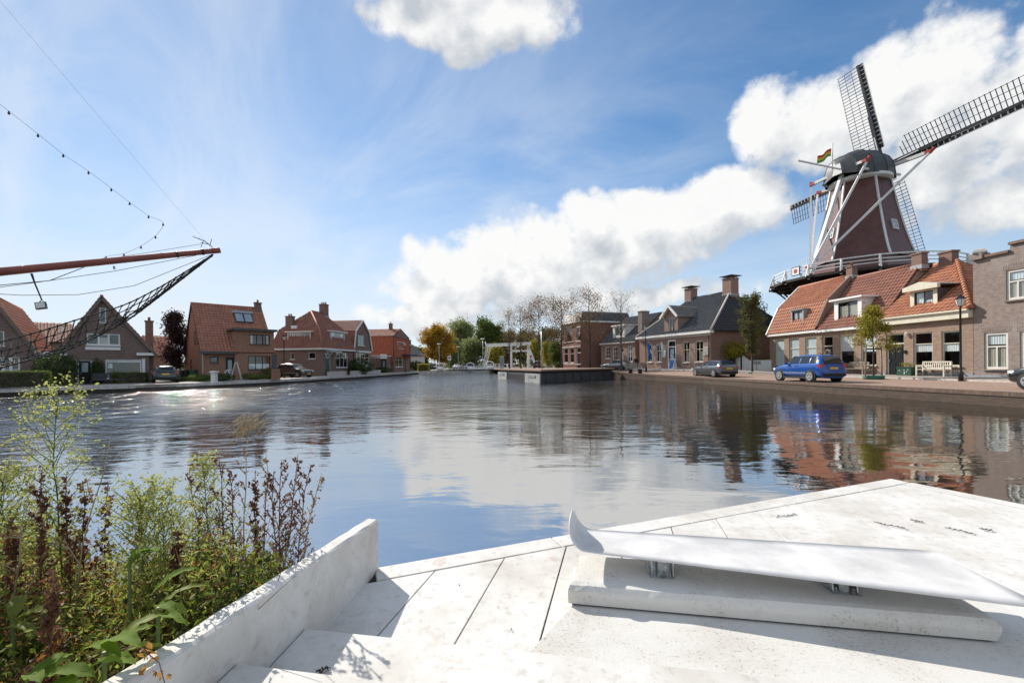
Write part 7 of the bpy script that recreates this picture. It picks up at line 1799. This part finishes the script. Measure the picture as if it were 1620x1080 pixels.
p = at(660, CY, 97); bush('dark hedge behind the clipped yellow green hedge', (p.x, p.y, .55), 2.2, 1.0, 1.1, 'leaf_dark', 10, 1600, .25)
p = at(884, CY, 66); bush('short dry tan shrub at the corner of the town house', (p.x, p.y, 1.05), .7, .6, .55, 'leaf_olive', 11, 700, .16)
p = at(1160, CY, 44.6); bush('spreading climber with yellow tinged leaves over the shop side gate', (p.x, p.y, 2.2), 1.5, .8, .85, 'leaf_lime', 12, 1500, .17, 'climber')
MB().box((p.x, p.y, 1.6), (.3, .3, 1.6)).build('climber_post', 'timber_dark', label='dark timber post under the climber at the shop side', cat='post')
p = at(1206, CY, 46.6); bush('yellow green garden shrub behind the picket fence', (p.x, p.y, .9), .9, .6, .7, 'leaf_lime', 13, 700, .15)
# far wood closing the horizon: one mass
rng = np.random.default_rng(77); m = MB()
def belt(x0, x1, y, n, hmax, seed):
    r = np.random.default_rng(seed); X_ = r.uniform(x0, x1, n); H = hmax * (.55 + .25 * np.sin(X_ * .11 + seed) + .2 * np.sin(X_ * .043)); Z_ = r.uniform(0, 1, n) ** .7 * H + .5; Y_ = y + r.uniform(-6, 6, n)
    return np.stack([X_, Y_, Z_], 1)
C = np.concatenate([belt(-150, 90, 190, 9000, 8, 1), belt(80, 260, 120, 4000, 7, 2), belt(-260, -110, 110, 4000, 6, 3)]); addleaves(m, C, 1.5, rng); m.build('far_wood', 'leaf_olive', kind='stuff', label='distant band of autumn trees along the horizon', cat='trees')
# ------------------------------------------------------------------ moored ship: red bowsprit, net, rigging, lights
plain('spar_red', (.30, .10, .08), .55, var=.12, scale=2.0, spec=.3)
plain('rope_dark', (.035, .033, .03), .9, var=.2)
plain('hull_black', (.02, .02, .022), .4, var=.1)
tip = at(347, 396, 11.5); mid0 = at(0, 430, 9.0); bd_ = (mid0 - tip).normalized(); rootp = tip - bd_ * -9.3
ship = empty('sailing_ship', (rootp.x, rootp.y, 0), 'moored sailing ship with long red bowsprit over the water', 'ship')
L = (rootp - tip).length; m = MB(); n = 14
pts = [tip + bd_ * (L * i / n) for i in range(n + 1)]; m.tube(pts, [.066 + .05 * (i / n) for i in range(n + 1)], 16); m.build('bowsprit', 'spar_red', ship)
MB().tube([tip - bd_ * .015, tip + bd_ * .16], .074, 16).build('end_cap', 'spar_red', ship)
for t in (.35, .9): MB().tube([tip + bd_ * t, tip + bd_ * (t + .05)], .075 + .05 * t / L, 14).build('spar_band', 'hull_black', ship)
hb = Vector((bd_.x, bd_.y, 0)).normalized(); hs = Vector((-hb.y, hb.x, 0)); st0 = tip + bd_ * 8.0; st0.z = 0
secs = [(-.2, .05, 1.0), (.8, .9, .8), (2.2, 1.7, .55), (4.5, 2.3, .35), (8, 2.5, .2), (13, 2.4, .2)]; vs = []
for (s, w, sh) in secs:
    for k in range(-4, 5):
        t = k / 4; zz = -.4 + (2.0 + sh) * abs(t) ** .55 if abs(t) > 0 else -.5; vs.append(st0 + hb * (s - .35 * max(0, 1 - s / 3) * abs(t)) + hs * (w * math.copysign(abs(t) ** .6, t)) + Z3 * zz)
m = MB(); m.add(vs, [(i * 9 + j, i * 9 + j + 1, (i + 1) * 9 + j + 1, (i + 1) * 9 + j) for i in range(len(secs) - 1) for j in range(8)], True); m.build('hull', 'hull_black', ship)
m = MB(); m.add([vs[i * 9 + 8] - Z3 * .25 for i in range(len(secs))] + [vs[i * 9] - Z3 * .25 for i in range(len(secs))], [(i, i + 1, len(secs) + i + 1, len(secs) + i) for i in range(len(secs) - 1)]); m.build('deck', 'wood_grey', ship)
def wire(pp, r, name, par, sag=0.0, mat='rope_dark', n=14, sides=4):
    P_ = [at(*q) for q in pp]; out = []
    for a, b in zip(P_, P_[1:]):
        for i in range(n): t = i / n; out.append(a.lerp(b, t))
    out.append(P_[-1])
    if sag: N = len(out) - 1; out = [p - Z3 * sag * 4 * (i / N) * (1 - i / N) for i, p in enumerate(out)]
    MB().tube(out, r, sides).build(name, mat, par); return out
wire([(336, 394, 11.45), (0, 2, 7.2)], .002, 'forestay', ship)
wire([(318, 386, 11.2), (225, 401, 10.6), (150, 412, 10.2)], .005, 'stay', ship)
wire([(310, 404, 11.1), (180, 429, 10.0), (70, 445, 9.2), (-20, 457, 8.7)], .006, 'stay', ship)
wire([(334, 403, 11.35), (212, 452, 10.4), (124, 466, 9.8), (36, 467, 9.2), (-20, 464, 8.9)], .006, 'stay', ship)
wire([(167, 407, 10.45), (130, 424, 10.0), (78, 444, 9.4), (-20, 453, 8.8)], .008, 'stay', ship)
# dry branch tied at the tip
e = empty('tip_branch', at(336, 393, 11.4), 'small bare twig tied to the tip of the bowsprit', 'twig')
for a in ([(336, 391, 11.4), (325, 382, 11.4), (305, 374, 11.4)], [(322, 380, 11.4), (318, 391, 11.38)], [(330, 386, 11.4), (318, 384, 11.4)], [(318, 379, 11.4), (314, 377, 11.3)], [(332, 388, 11.42), (335, 378, 11.4)]): MB().tube([at(*q) for q in a], .009, 4).build('twig', 'rope_dark', e)
# festoon of bulbs
fs_ = empty('light_string', at(200, 318, 10.2), 'string of small dark bulbs sagging down to the bowsprit', 'light string')
sp = [(-20, 150, 8.2), (14, 176, 8.5), (60, 212, 8.9), (100, 244, 9.3), (140, 271, 9.6), (176, 298, 9.9), (205, 320, 10.2), (235, 341, 10.5), (258, 353, 10.7), (246, 373, 10.7), (223, 389, 10.6), (196, 401, 10.55), (168, 405, 10.5)]
P_ = [at(*q) for q in sp]; out = []
for i in range(len(P_) - 1):                         # Catmull-Rom
    p0, p1, p2, p3 = P_[max(i - 1, 0)], P_[i], P_[i + 1], P_[min(i + 2, len(P_) - 1)]
    for k in range(6): t = k / 6; out.append(.5 * ((2 * p1) + (p2 - p0) * t + (2 * p0 - 5 * p1 + 4 * p2 - p3) * t * t + (3 * p1 - p0 - 3 * p2 + p3) * t ** 3))
MB().tube(out, .0038, 4).build('cable', 'rope_dark', fs_)
for q in sp[1:]:
    c = at(*q); MB().lathe(c - Z3 * .07, [(.008, 0), (.02, .015), (.022, .03), (.012, .05), (.012, .07)], 7).build('bulb', 'hull_black', fs_)
# hanging floodlight
a, b = at(50, 433, 9.35), at(66, 474, 9.3); e = empty('floodlight', a, 'small square floodlight hanging from the bowsprit', 'floodlight')
MB().tube([a, at(55, 448, 9.33), b], [.022, .014, .012], 6).build('arm', 'rope_dark', e)
c = at(65, 483.5, 9.3); axf = (Vector((.8, .5, .2)).normalized(), Vector((.4, -.8, .2)).normalized(), Z3); axf = (axf[0], axf[1], axf[0].cross(axf[1]).normalized())
hd_ = MB().box(c, (.17, .06, .15), axf).build('housing', 'hull_black', e); MB().box(c + axf[1] * .034, (.14, .01, .12), axf).build('lens', 'lamp_glass', hd_)
for s in (-1, 1): MB().bar(b, c + axf[0] * .09 * s, .012, .012).build('yoke', 'rope_dark', e)
MB().tube([at(180, 421, 10.3), at(181, 426, 10.3)], .02, 6).build('shackle', 'galvanised', ship)
# rope net under the bowsprit
net = empty('bowsprit_net', at(160, 520, 9.5), 'sagging dark rope net slung below the bowsprit', 'net')
up_ = [(336, 403), (285, 435), (246, 458), (197, 482), (130, 503), (70, 522), (0, 541), (-30, 548)]; lo_ = [(334, 406), (259, 464), (207, 503), (166, 526), (111, 552), (52, 568), (0, 582), (-30, 588)]
def samp(P_, t):
    x = t * (len(P_) - 1); i = min(int(x), len(P_) - 2); f = x - i; p0, p1, p2, p3 = [P_[min(max(j, 0), len(P_) - 1)] for j in (i - 1, i, i + 1, i + 2)]
    return .5 * ((2 * p1) + (p2 - p0) * f + (2 * p0 - 5 * p1 + 4 * p2 - p3) * f * f + (3 * p1 - p0 - 3 * p2 + p3) * f ** 3)
UP = [at(x, y, 11.4 - 2.1 * i / 7) for i, (x, y) in enumerate(up_)]; LO = [at(x, y, 11.4 - 3.3 * i / 7) for i, (x, y) in enumerate(lo_)]
rng = np.random.default_rng(9); NC, NR = 30, 5; G = []
for i in range(NC + 1):
    t = (i / NC) ** .9; a, b = samp(UP, t), samp(LO, t); col = []
    for j in range(NR + 1):
        s = j / NR; p = a.lerp(b, s) - Z3 * (.22 * t * math.sin(math.pi * s)); w = .035 * t
        if 0 < j < NR: p += Vector(rng.normal(size=3) * w)
        col.append(p)
    G.append(col)
for j in range(NR + 1): MB().tube([G[i][j] for i in range(NC + 1)], .015 if j in (0, NR) else .011, 4).build('long_rope', 'rope_dark', net)
for i in range(NC + 1): MB().tube(G[i], .012, 4).build('cross_rope', 'rope_dark', net)
km = MB()
for i in range(NC + 1):
    for j in range(NR + 1): km.lathe(G[i][j] - Z3 * .022, [(.006, 0), (.028, .012), (.029, .032), (.006, .044)], 5, True)
km.build('knots', 'rope_dark', net, kind='stuff')
# ------------------------------------------------------------------ weeds on the near bank
leafmat('weed_green', (.16, .22, .03), (.30, .34, .06), .62); leafmat('weed_dark', (.06, .09, .02), (.12, .15, .035), .5); leafmat('weed_lime', (.32, .36, .09), (.5, .5, .17), .55)
leafmat('weed_brown', (.22, .10, .055), (.13, .055, .035), .45); leafmat('weed_rust', (.48, .26, .07), (.30, .14, .045), .55); leafmat('weed_yellow', (.5, .36, .02), (.42, .26, .03), .45); leafmat('weed_tan', (.34, .22, .12), (.22, .13, .075), .4)
leafmat('dock_leaf', (.13, .22, .02), (.22, .32, .04), .6, .7); leafmat('grass_blade', (.16, .22, .04), (.34, .34, .09), .6)
plain('stem_green', (.12, .16, .04), .6, var=.15); plain('stem_brown', (.2, .11, .07), .8, var=.2); plain('stem_tan', (.42, .32, .2), .8, var=.15)
# bank of earth: falls to the water
def wall_x(y): return SL0.x + WL.x / WL.y * (y - SL0.y) - .09
edge = [(-.2, 2.95), (-1.2, 2.75), (-2.2, 2.8), (-3.6, 3.2), (-6, 3.9), (-14, 5)]
def edge_y(x):
    for a, b in zip(edge, edge[1:]):
        if b[0] <= x <= a[0]: return a[1] + (b[1] - a[1]) * (x - a[0]) / (b[0] - a[0])
    return 2.9
rs = np.random.default_rng(21)
def gz(x, y):
    d = edge_y(x) - y; return -.35 + .72 * (1 - math.exp(-max(0, d + .25) * 2.2)) + .04 * math.sin(x * 3.1 + y * 2.3) + .03 * math.sin(x * 7 - y * 5)
m = MB(); NX, NY = 46, 34; vs = []
for i in range(NX + 1):
    for j in range(NY + 1):
        t = i / NX; y = -1.4 + (5.9) * j / NY; x0_ = wall_x(min(y, 3.1)); x = x0_ - (t ** 1.5) * 12; yy = min(y, edge_y(x) + .4); vs.append((x, yy, gz(x, yy)))
m.add(vs, [(i * (NY + 1) + j, i * (NY + 1) + j + 1, (i + 1) * (NY + 1) + j + 1, (i + 1) * (NY + 1) + j) for i in range(NX) for j in range(NY)], True); m.build('earth_bank', 'soil', kind='structure')
def inside(n, seed, xr=(-4.6, -.7), yr=(.75, 3.0)):
    r = np.random.default_rng(seed); out = []
    while len(out) < n:
        x, y = r.uniform(*xr), r.uniform(*yr)
        if x < wall_x(y) - .03 and y < edge_y(x) - .02 and x > -1.25 * y - .35: out.append((x, y))
    return out
# canopy height of the tangle above the soil
def canopy(x, y): return .25 + .22 * math.sin(x * 2.1 + 1.0) * math.cos(y * 1.7) + .12 * math.sin(x * 5 + y * 4) + .30 * max(0, min(1, (wall_x(y) - x - .1) / .8))
def tangle(name, label, mat, n, size, seed, top=1.0, bias=.6, asp=.5, clump=None, cat='weeds'):
    r = np.random.default_rng(seed); m = MB(); C = []
    pos = inside(n if not clump else n // clump, seed + 1)
    for (x, y) in pos:
        h = max(.1, canopy(x, y) * top); z0 = gz(x, y)
        if clump:
            cz = z0 + h * r.uniform(.15, 1) ** bias
            for _ in range(clump): C.append((x + r.normal() * .05, y + r.normal() * .05, cz + r.normal() * .05))
        else: C.append((x, y, z0 + h * r.uniform(.02, 1) ** bias))
    C = np.array(C); lim = np.array([wall_x(c[1]) - .02 for c in C]); C[:, 0] = np.minimum(C[:, 0], lim); addleaves(m, C, size, r, asp); return m.build(name, mat, kind='stuff', label=label, cat=cat)
tangle('undergrowth', 'tangle of small dark green weed leaves on the bank', 'weed_dark', 15000, .038, 1, .85, .5, clump=10)
tangle('undergrowth', 'tangle of fresh green weed leaves on the bank', 'weed_green', 17000, .028, 2, 1.05, .8, clump=12)
tangle('undergrowth', 'withered brown leaves among the bank weeds', 'weed_brown', 9000, .018, 3, 1.1, .9, clump=14)
tangle('undergrowth', 'rust coloured dying leaves among the bank weeds', 'weed_rust', 13000, .016, 4, 1.1, 1.0, clump=16)
tangle('undergrowth', 'pale lime feathery leaves among the bank weeds', 'weed_lime', 9000, .026, 5, 1.35, 1.0, .25, clump=18)
tangle('undergrowth', 'few yellow autumn leaves among the bank weeds', 'weed_yellow', 330, .036, 6, 1.1, 1.2, clump=3)
# thin crossing stems
m = MB(); r = np.random.default_rng(31)
for (x, y) in inside(420, 32):
    h = canopy(x, y) * r.uniform(.7, 1.35); z0 = gz(x, y); lean = r.normal(size=2) * .14; pts = [Vector((x + lean[0] * t * t, y + lean[1] * t * t, z0 + h * t)) for t in (0, .4, .75, 1)]; m.tube(pts, [.0035, .003, .002, .001], 3, cap=False)
m.build('thin_stems', 'stem_brown', kind='stuff', label='many thin brown stems crossing through the bank weeds', cat='stems')
m = MB()
for (x, y) in inside(260, 33):
    h = r.uniform(.25, .6); z0 = gz(x, y) + r.uniform(0, .2); a = r.uniform(0, 6.28); d = Vector((math.cos(a), math.sin(a), 0)); w = r.uniform(.004, .009); sd_ = Vector((-d.y, d.x, 0)); vs = []
    for k in range(6): t = k / 5; c = Vector((x, y, z0)) + d * (h * .6 * t * t) + Z3 * (h * (t - .35 * t * t)); ww = w * (1 - t) ** .6 + .0004; vs += [c - sd_ * ww, c + sd_ * ww]
    m.add(vs, [(2 * k, 2 * k + 1, 2 * k + 3, 2 * k + 2) for k in range(5)], True)
m.build('grass_tufts', 'grass_blade', kind='stuff', label='long arching grass blades among the bank weeds', cat='grass')
def foot(px, py, Z):
    """soil point below a plant top seen at px,py standing Z metres ahead"""
    p = at(px, py, Z); x, y = p.x, p.y; return Vector((x, y, gz(x, y))), p
def dock(px, py, Z, label, seed, lean=0.0):
    r = np.random.default_rng(seed); b, t = foot(px, py, Z); b = b + Vector((lean, 0, 0)); h = (t - b).length; e = empty('dock_plant', b, label, 'plant', 'brown dock stalks')
    k = 8; pts = [b.lerp(t, i / k) + Vector((r.normal() * .006, r.normal() * .006, 0)) for i in range(k + 1)]; m = MB(); m.tube(pts, [.006 * (1 - .7 * i / k) for i in range(k + 1)], 5); C = []
    br = []
    for i in range(9):
        s = .38 + .55 * i / 9; x = s * k; ii = min(int(x), k - 1); c = pts[ii].lerp(pts[ii + 1], x - ii); a = r.uniform(0, 6.28); L_ = .17 * (1.15 - s); d = Vector((math.cos(a) * .5, math.sin(a) * .5, 1)).normalized(); q = c + d * L_; m.tube([c, q], [.0025, .001], 3, cap=False); br.append((c, q))
    m.build('stem', 'stem_brown', e)
    for (c, q) in br + [(pts[3], pts[-1])] * 4:
        for _ in range(26): t_ = r.uniform(.05, 1); p = c.lerp(q, t_); C.append((p.x + r.normal() * .009, p.y + r.normal() * .009, p.z + r.normal() * .008))
    mm = MB(); addleaves(mm, np.array(C), .021, r, .8); mm.build('seed_head', 'weed_brown', e, kind='stuff')
    mm = MB(); addleaves(mm, np.array([tuple(b.lerp(t, r.uniform(.2, .7)) + Vector(r.normal(size=3) * .02)) for _ in range(10)]), .05, r, .3, -.6); mm.build('dry_leaves', 'weed_rust', e, kind='stuff')
    return e
for i, (px, py, Z, ln, lab) in enumerate(((66, 742, 2.0, .0, 'tall dark brown dock stalk left of the tall yellow green fleabane'), (104, 752, 2.1, .02, 'dark brown dock stalk close behind the tall fleabane'), (131, 760, 2.25, .0, 'thin brown dock stalk right of the tall fleabane'), (168, 762, 2.3, .0, 'dense brown dock spike standing alone above the tangle'), (216, 770, 2.45, .1, 'short brown dock stalk behind the bushy fleabane'), (403, 744, 2.55, .0, 'brown dock spike among the dry stems near the wall end'), (80, 905, 1.45, .0, 'thick rust brown dock stalk low in front of the tangle'), (284, 838, 2.0, -.05, 'arching brown dock head over the rusty leaves'), (20, 822, 1.9, .0, 'brown dock stalk at the waterside edge of the weeds'))): dock(px, py, Z, lab, 200 + i, ln)
def fleabane(px, py, Z, label, seed, bushy=1.0):
    r = np.random.default_rng(seed); b, t = foot(px, py, Z); b = b + Vector((.05, 0, 0)); e = empty('fleabane', b, label, 'plant', 'fleabane plants'); h = (t - b).length
    k = 8; pts = [b.lerp(t, i / k) + Vector((r.normal() * .008, r.normal() * .008, 0)) for i in range(k + 1)]; m = MB(); m.tube(pts, [.006 * (1 - .75 * i / k) for i in range(k + 1)], 5); C = []; Lf = []
    for i in range(46):
        s = .40 + .59 * i / 46; x = s * k; ii = min(int(x), k - 1); c = pts[ii].lerp(pts[ii + 1], x - ii); a = i * 2.4; L_ = .20 * bushy * math.sin(math.pi * min(1, (1 - s) * 1.5 + .08)) + .03; d = Vector((math.cos(a), math.sin(a), 1.1)).normalized(); q = c + d * L_; m.tube([c, q], [.0022, .0009], 3, cap=False)
        for _ in range(6): t_ = r.uniform(.3, 1); p = c.lerp(q, t_); w = p + Vector(r.normal(size=3) * .022) + Z3 * .012; m.tube([p, w], .0008, 3, cap=False); C += [tuple(w + Vector(r.normal(size=3) * .012)) for _ in range(8)]
    for _ in range(70): s = r.uniform(.12, .7); x = s * k; ii = min(int(x), k - 1); Lf.append(tuple(pts[ii].lerp(pts[ii + 1], x - ii) + Vector(r.normal(size=3) * .025)))
    m.build('stem', 'stem_green', e); mm = MB(); addleaves(mm, np.array(C), .013, r, .8); mm.build('flower_heads', 'weed_lime', e, kind='stuff'); mm = MB(); addleaves(mm, np.array(Lf), .06, r, .14, -.1); mm.build('leaves', 'weed_green', e, kind='stuff'); return e
fleabane(86, 622, 2.15, 'tall yellow green fleabane towering above the other weeds', 301, 1.05); fleabane(222, 782, 2.0, 'bushy pale green fleabane in the middle of the tangle', 302, 1.1); fleabane(254, 800, 2.1, 'leaning pale fleabane behind the arching dock head', 303, 1.0); fleabane(2, 752, 2.0, 'fleabane with fluffy top at the waterside edge', 304, .9); fleabane(322, 728, 2.6, 'slim fleabane between the dry branching weeds', 305, .55)
def dry(px, py, Z, label, seed, mat='stem_brown', nb=16, L_=.2, seeds='weed_brown', curl=False, lean=.0):
    r = np.random.default_rng(seed); b, t = foot(px, py, Z); b = b + Vector((lean, 0, 0)); e = empty('dry_weed', b, label, 'plant', 'dry branching weeds'); k = 7; pts = [b.lerp(t, i / k) + Vector((r.normal() * .008, r.normal() * .008, 0)) for i in range(k + 1)]; m = MB(); m.tube(pts, [.0065 * (1 - .7 * i / k) for i in range(k + 1)], 4); C = []
    for i in range(nb):
        s = .25 + .74 * i / nb; x = s * k; ii = min(int(x), k - 1); c = pts[ii].lerp(pts[ii + 1], x - ii); a = r.uniform(0, 6.28); LL = L_ * r.uniform(.5, 1.1) * (1.25 - s); d = Vector((math.cos(a) * .7, math.sin(a) * .7, 1)).normalized(); q = c + d * LL; md = c.lerp(q, .5) + Vector(r.normal(size=3) * .008); m.tube([c, md, q], [.0034, .0026, .0016], 3, cap=False); C += [tuple(c.lerp(q, r.uniform(.1, 1)) + Vector(r.normal(size=3) * .006)) for _ in range(9)]
        for _ in range(2): u = md.lerp(q, r.uniform(0, 1)); v = u + (d + Vector(r.normal(size=3) * .6)).normalized() * LL * .35; m.tube([u, v], .0016, 3, cap=False); C += [tuple(u.lerp(v, r.uniform(.3, 1))) for _ in range(3)]
    if curl:
        for i in range(90): a = r.uniform(0, 6.28); p = t + Vector(r.normal(size=3) * np.array([.05, .03, .03])); q = [p + Vector((math.cos(a + j * .7) * .03 * j / 3, math.sin(a + j) * .02, math.sin(a + j * .8) * .03)) for j in range(5)]; m.tube(q, .002, 3, cap=False)
    m.build('stems', mat, e); mm = MB(); addleaves(mm, np.array(C), .018, r, .6); mm.build('seed_heads', seeds, e, kind='stuff'); return e
dl = ['tall dry weed with curled tan tuft on top', 'thin brown dry weed left of the curled tuft', 'brown dry weed leaning over the water', 'slender tan dry weed beside the brown dock spike', 'reddish dry weed close to the wall', 'branching dry weed above the wall end', 'rusty branching weed over the end of the white wall', 'low spreading dry weed by the white wall', 'pale tan stem rising left of the tall fleabane', 'long bare tan stem leaning across the weeds', 'fine brown branching weed behind the slim fleabane', 'wispy brown weed at the right edge of the clump']
for i, (px, py, Z, mt, nb, cu, ln) in enumerate(((392, 672, 2.7, 'stem_tan', 10, True, -.05), (300, 742, 2.5, 'stem_brown', 14, False, .1), (345, 716, 2.6, 'stem_brown', 12, False, .1), (420, 712, 2.6, 'stem_tan', 12, False, -.02), (446, 726, 2.55, 'stem_brown', 22, False, -.04), (466, 720, 2.6, 'stem_brown', 24, False, -.1), (486, 738, 2.6, 'stem_brown', 22, False, -.12), (505, 748, 2.62, 'stem_tan', 16, False, -.2), (40, 780, 1.8, 'stem_tan', 4, False, -.1), (172, 694, 2.0, 'stem_tan', 3, False, -.25), (368, 742, 2.55, 'stem_brown', 18, False, .0), (432, 752, 2.5, 'stem_brown', 26, False, .02))): dry(px, py, Z, dl[i], 400 + i, mt, nb, .22, 'weed_brown' if mt == 'stem_brown' else 'weed_tan', cu, ln)
# broad dock leaves low in front
def bigleaf(parent, p, yaw, pitch, L_, W, mat, seed):
    r = np.random.default_rng(seed); d = Vector((math.cos(yaw), math.sin(yaw), 0)); sdv = Vector((-d.y, d.x, 0)); m = MB(); vs = []; n = 9; c = Vector(p)
    for i in range(n + 1):
        t = i / n; w = W * (math.sin(math.pi * min(1, t * .93 + .07)) ** .7) * .5 + .001; an = pitch - 1.1 * t; 
        for s, cu in ((-1, .28), (-.5, .1), (0, 0), (.5, .1), (1, .28)): vs.append(c + sdv * w * s + Z3 * (cu * w + r.normal() * .0015 * (abs(s) > .4) + .004 * math.sin(t * 22) * abs(s)))
        c = c + (d * math.cos(an) + Z3 * math.sin(an)) * L_ / n
    m.add(vs, [(i * 5 + j, i * 5 + j + 1, (i + 1) * 5 + j + 1, (i + 1) * 5 + j) for i in range(n) for j in range(4)], True); m.build('leaf', mat, parent)
r = np.random.default_rng(55)
for k, (px, py, Z, nlf, lab) in enumerate(((165, 1030, 1.35, 6, 'broad green dock leaves against the white wall foot'), (60, 1075, 1.3, 6, 'broad green dock leaves low at the front of the bank'), (250, 960, 1.55, 5, 'curled dock leaves overhanging the white wall'), (20, 975, 1.6, 4, 'yellowing long leaves at the waterside edge of the tangle'), (205, 880, 1.8, 4, 'dock leaves half hidden in the middle of the tangle'))):
    p = at(px, py, Z); e = empty('dock_rosette', (p.x, p.y, gz(p.x, p.y)), lab, 'plant', 'leafy dock rosettes'); b = Vector((p.x, p.y, gz(p.x, p.y)))
    MB().tube([b, p], .006, 5).build('stalk', 'stem_green', e)
    for i in range(nlf): bigleaf(e, p + Vector(r.normal(size=3) * .02), r.uniform(-.9, 2.6) if k != 2 else r.uniform(-.6, .9), r.uniform(.3, .9), r.uniform(.10, .17), r.uniform(.03, .052), 'weed_green' if (k == 3 or r.random() < .15) else 'dock_leaf', 900 + k * 10 + i)
# sprig growing over the wall
p = wallpt(228, 1062, 0); e = empty('wall_sprig', p - Z3 * .1, 'small leafy sprig hanging over the top of the white wall', 'plant')
a = p - wn * .12 + Z3 * .05; pts = [a, a + wn * .10 + Z3 * .03, a + wn * .17 - Z3 * .02, a + wn * .19 - Z3 * .09]; MB().tube(pts, .0018, 4).build('stem', 'stem_brown', e); mm = MB(); rr = np.random.default_rng(4); addleaves(mm, np.array([tuple(pts[1].lerp(pts[3], rr.random()) + Vector(rr.normal(size=3) * .014)) for _ in range(26)]), .022, rr); mm.build('leaves', 'weed_rust', e, kind='stuff')
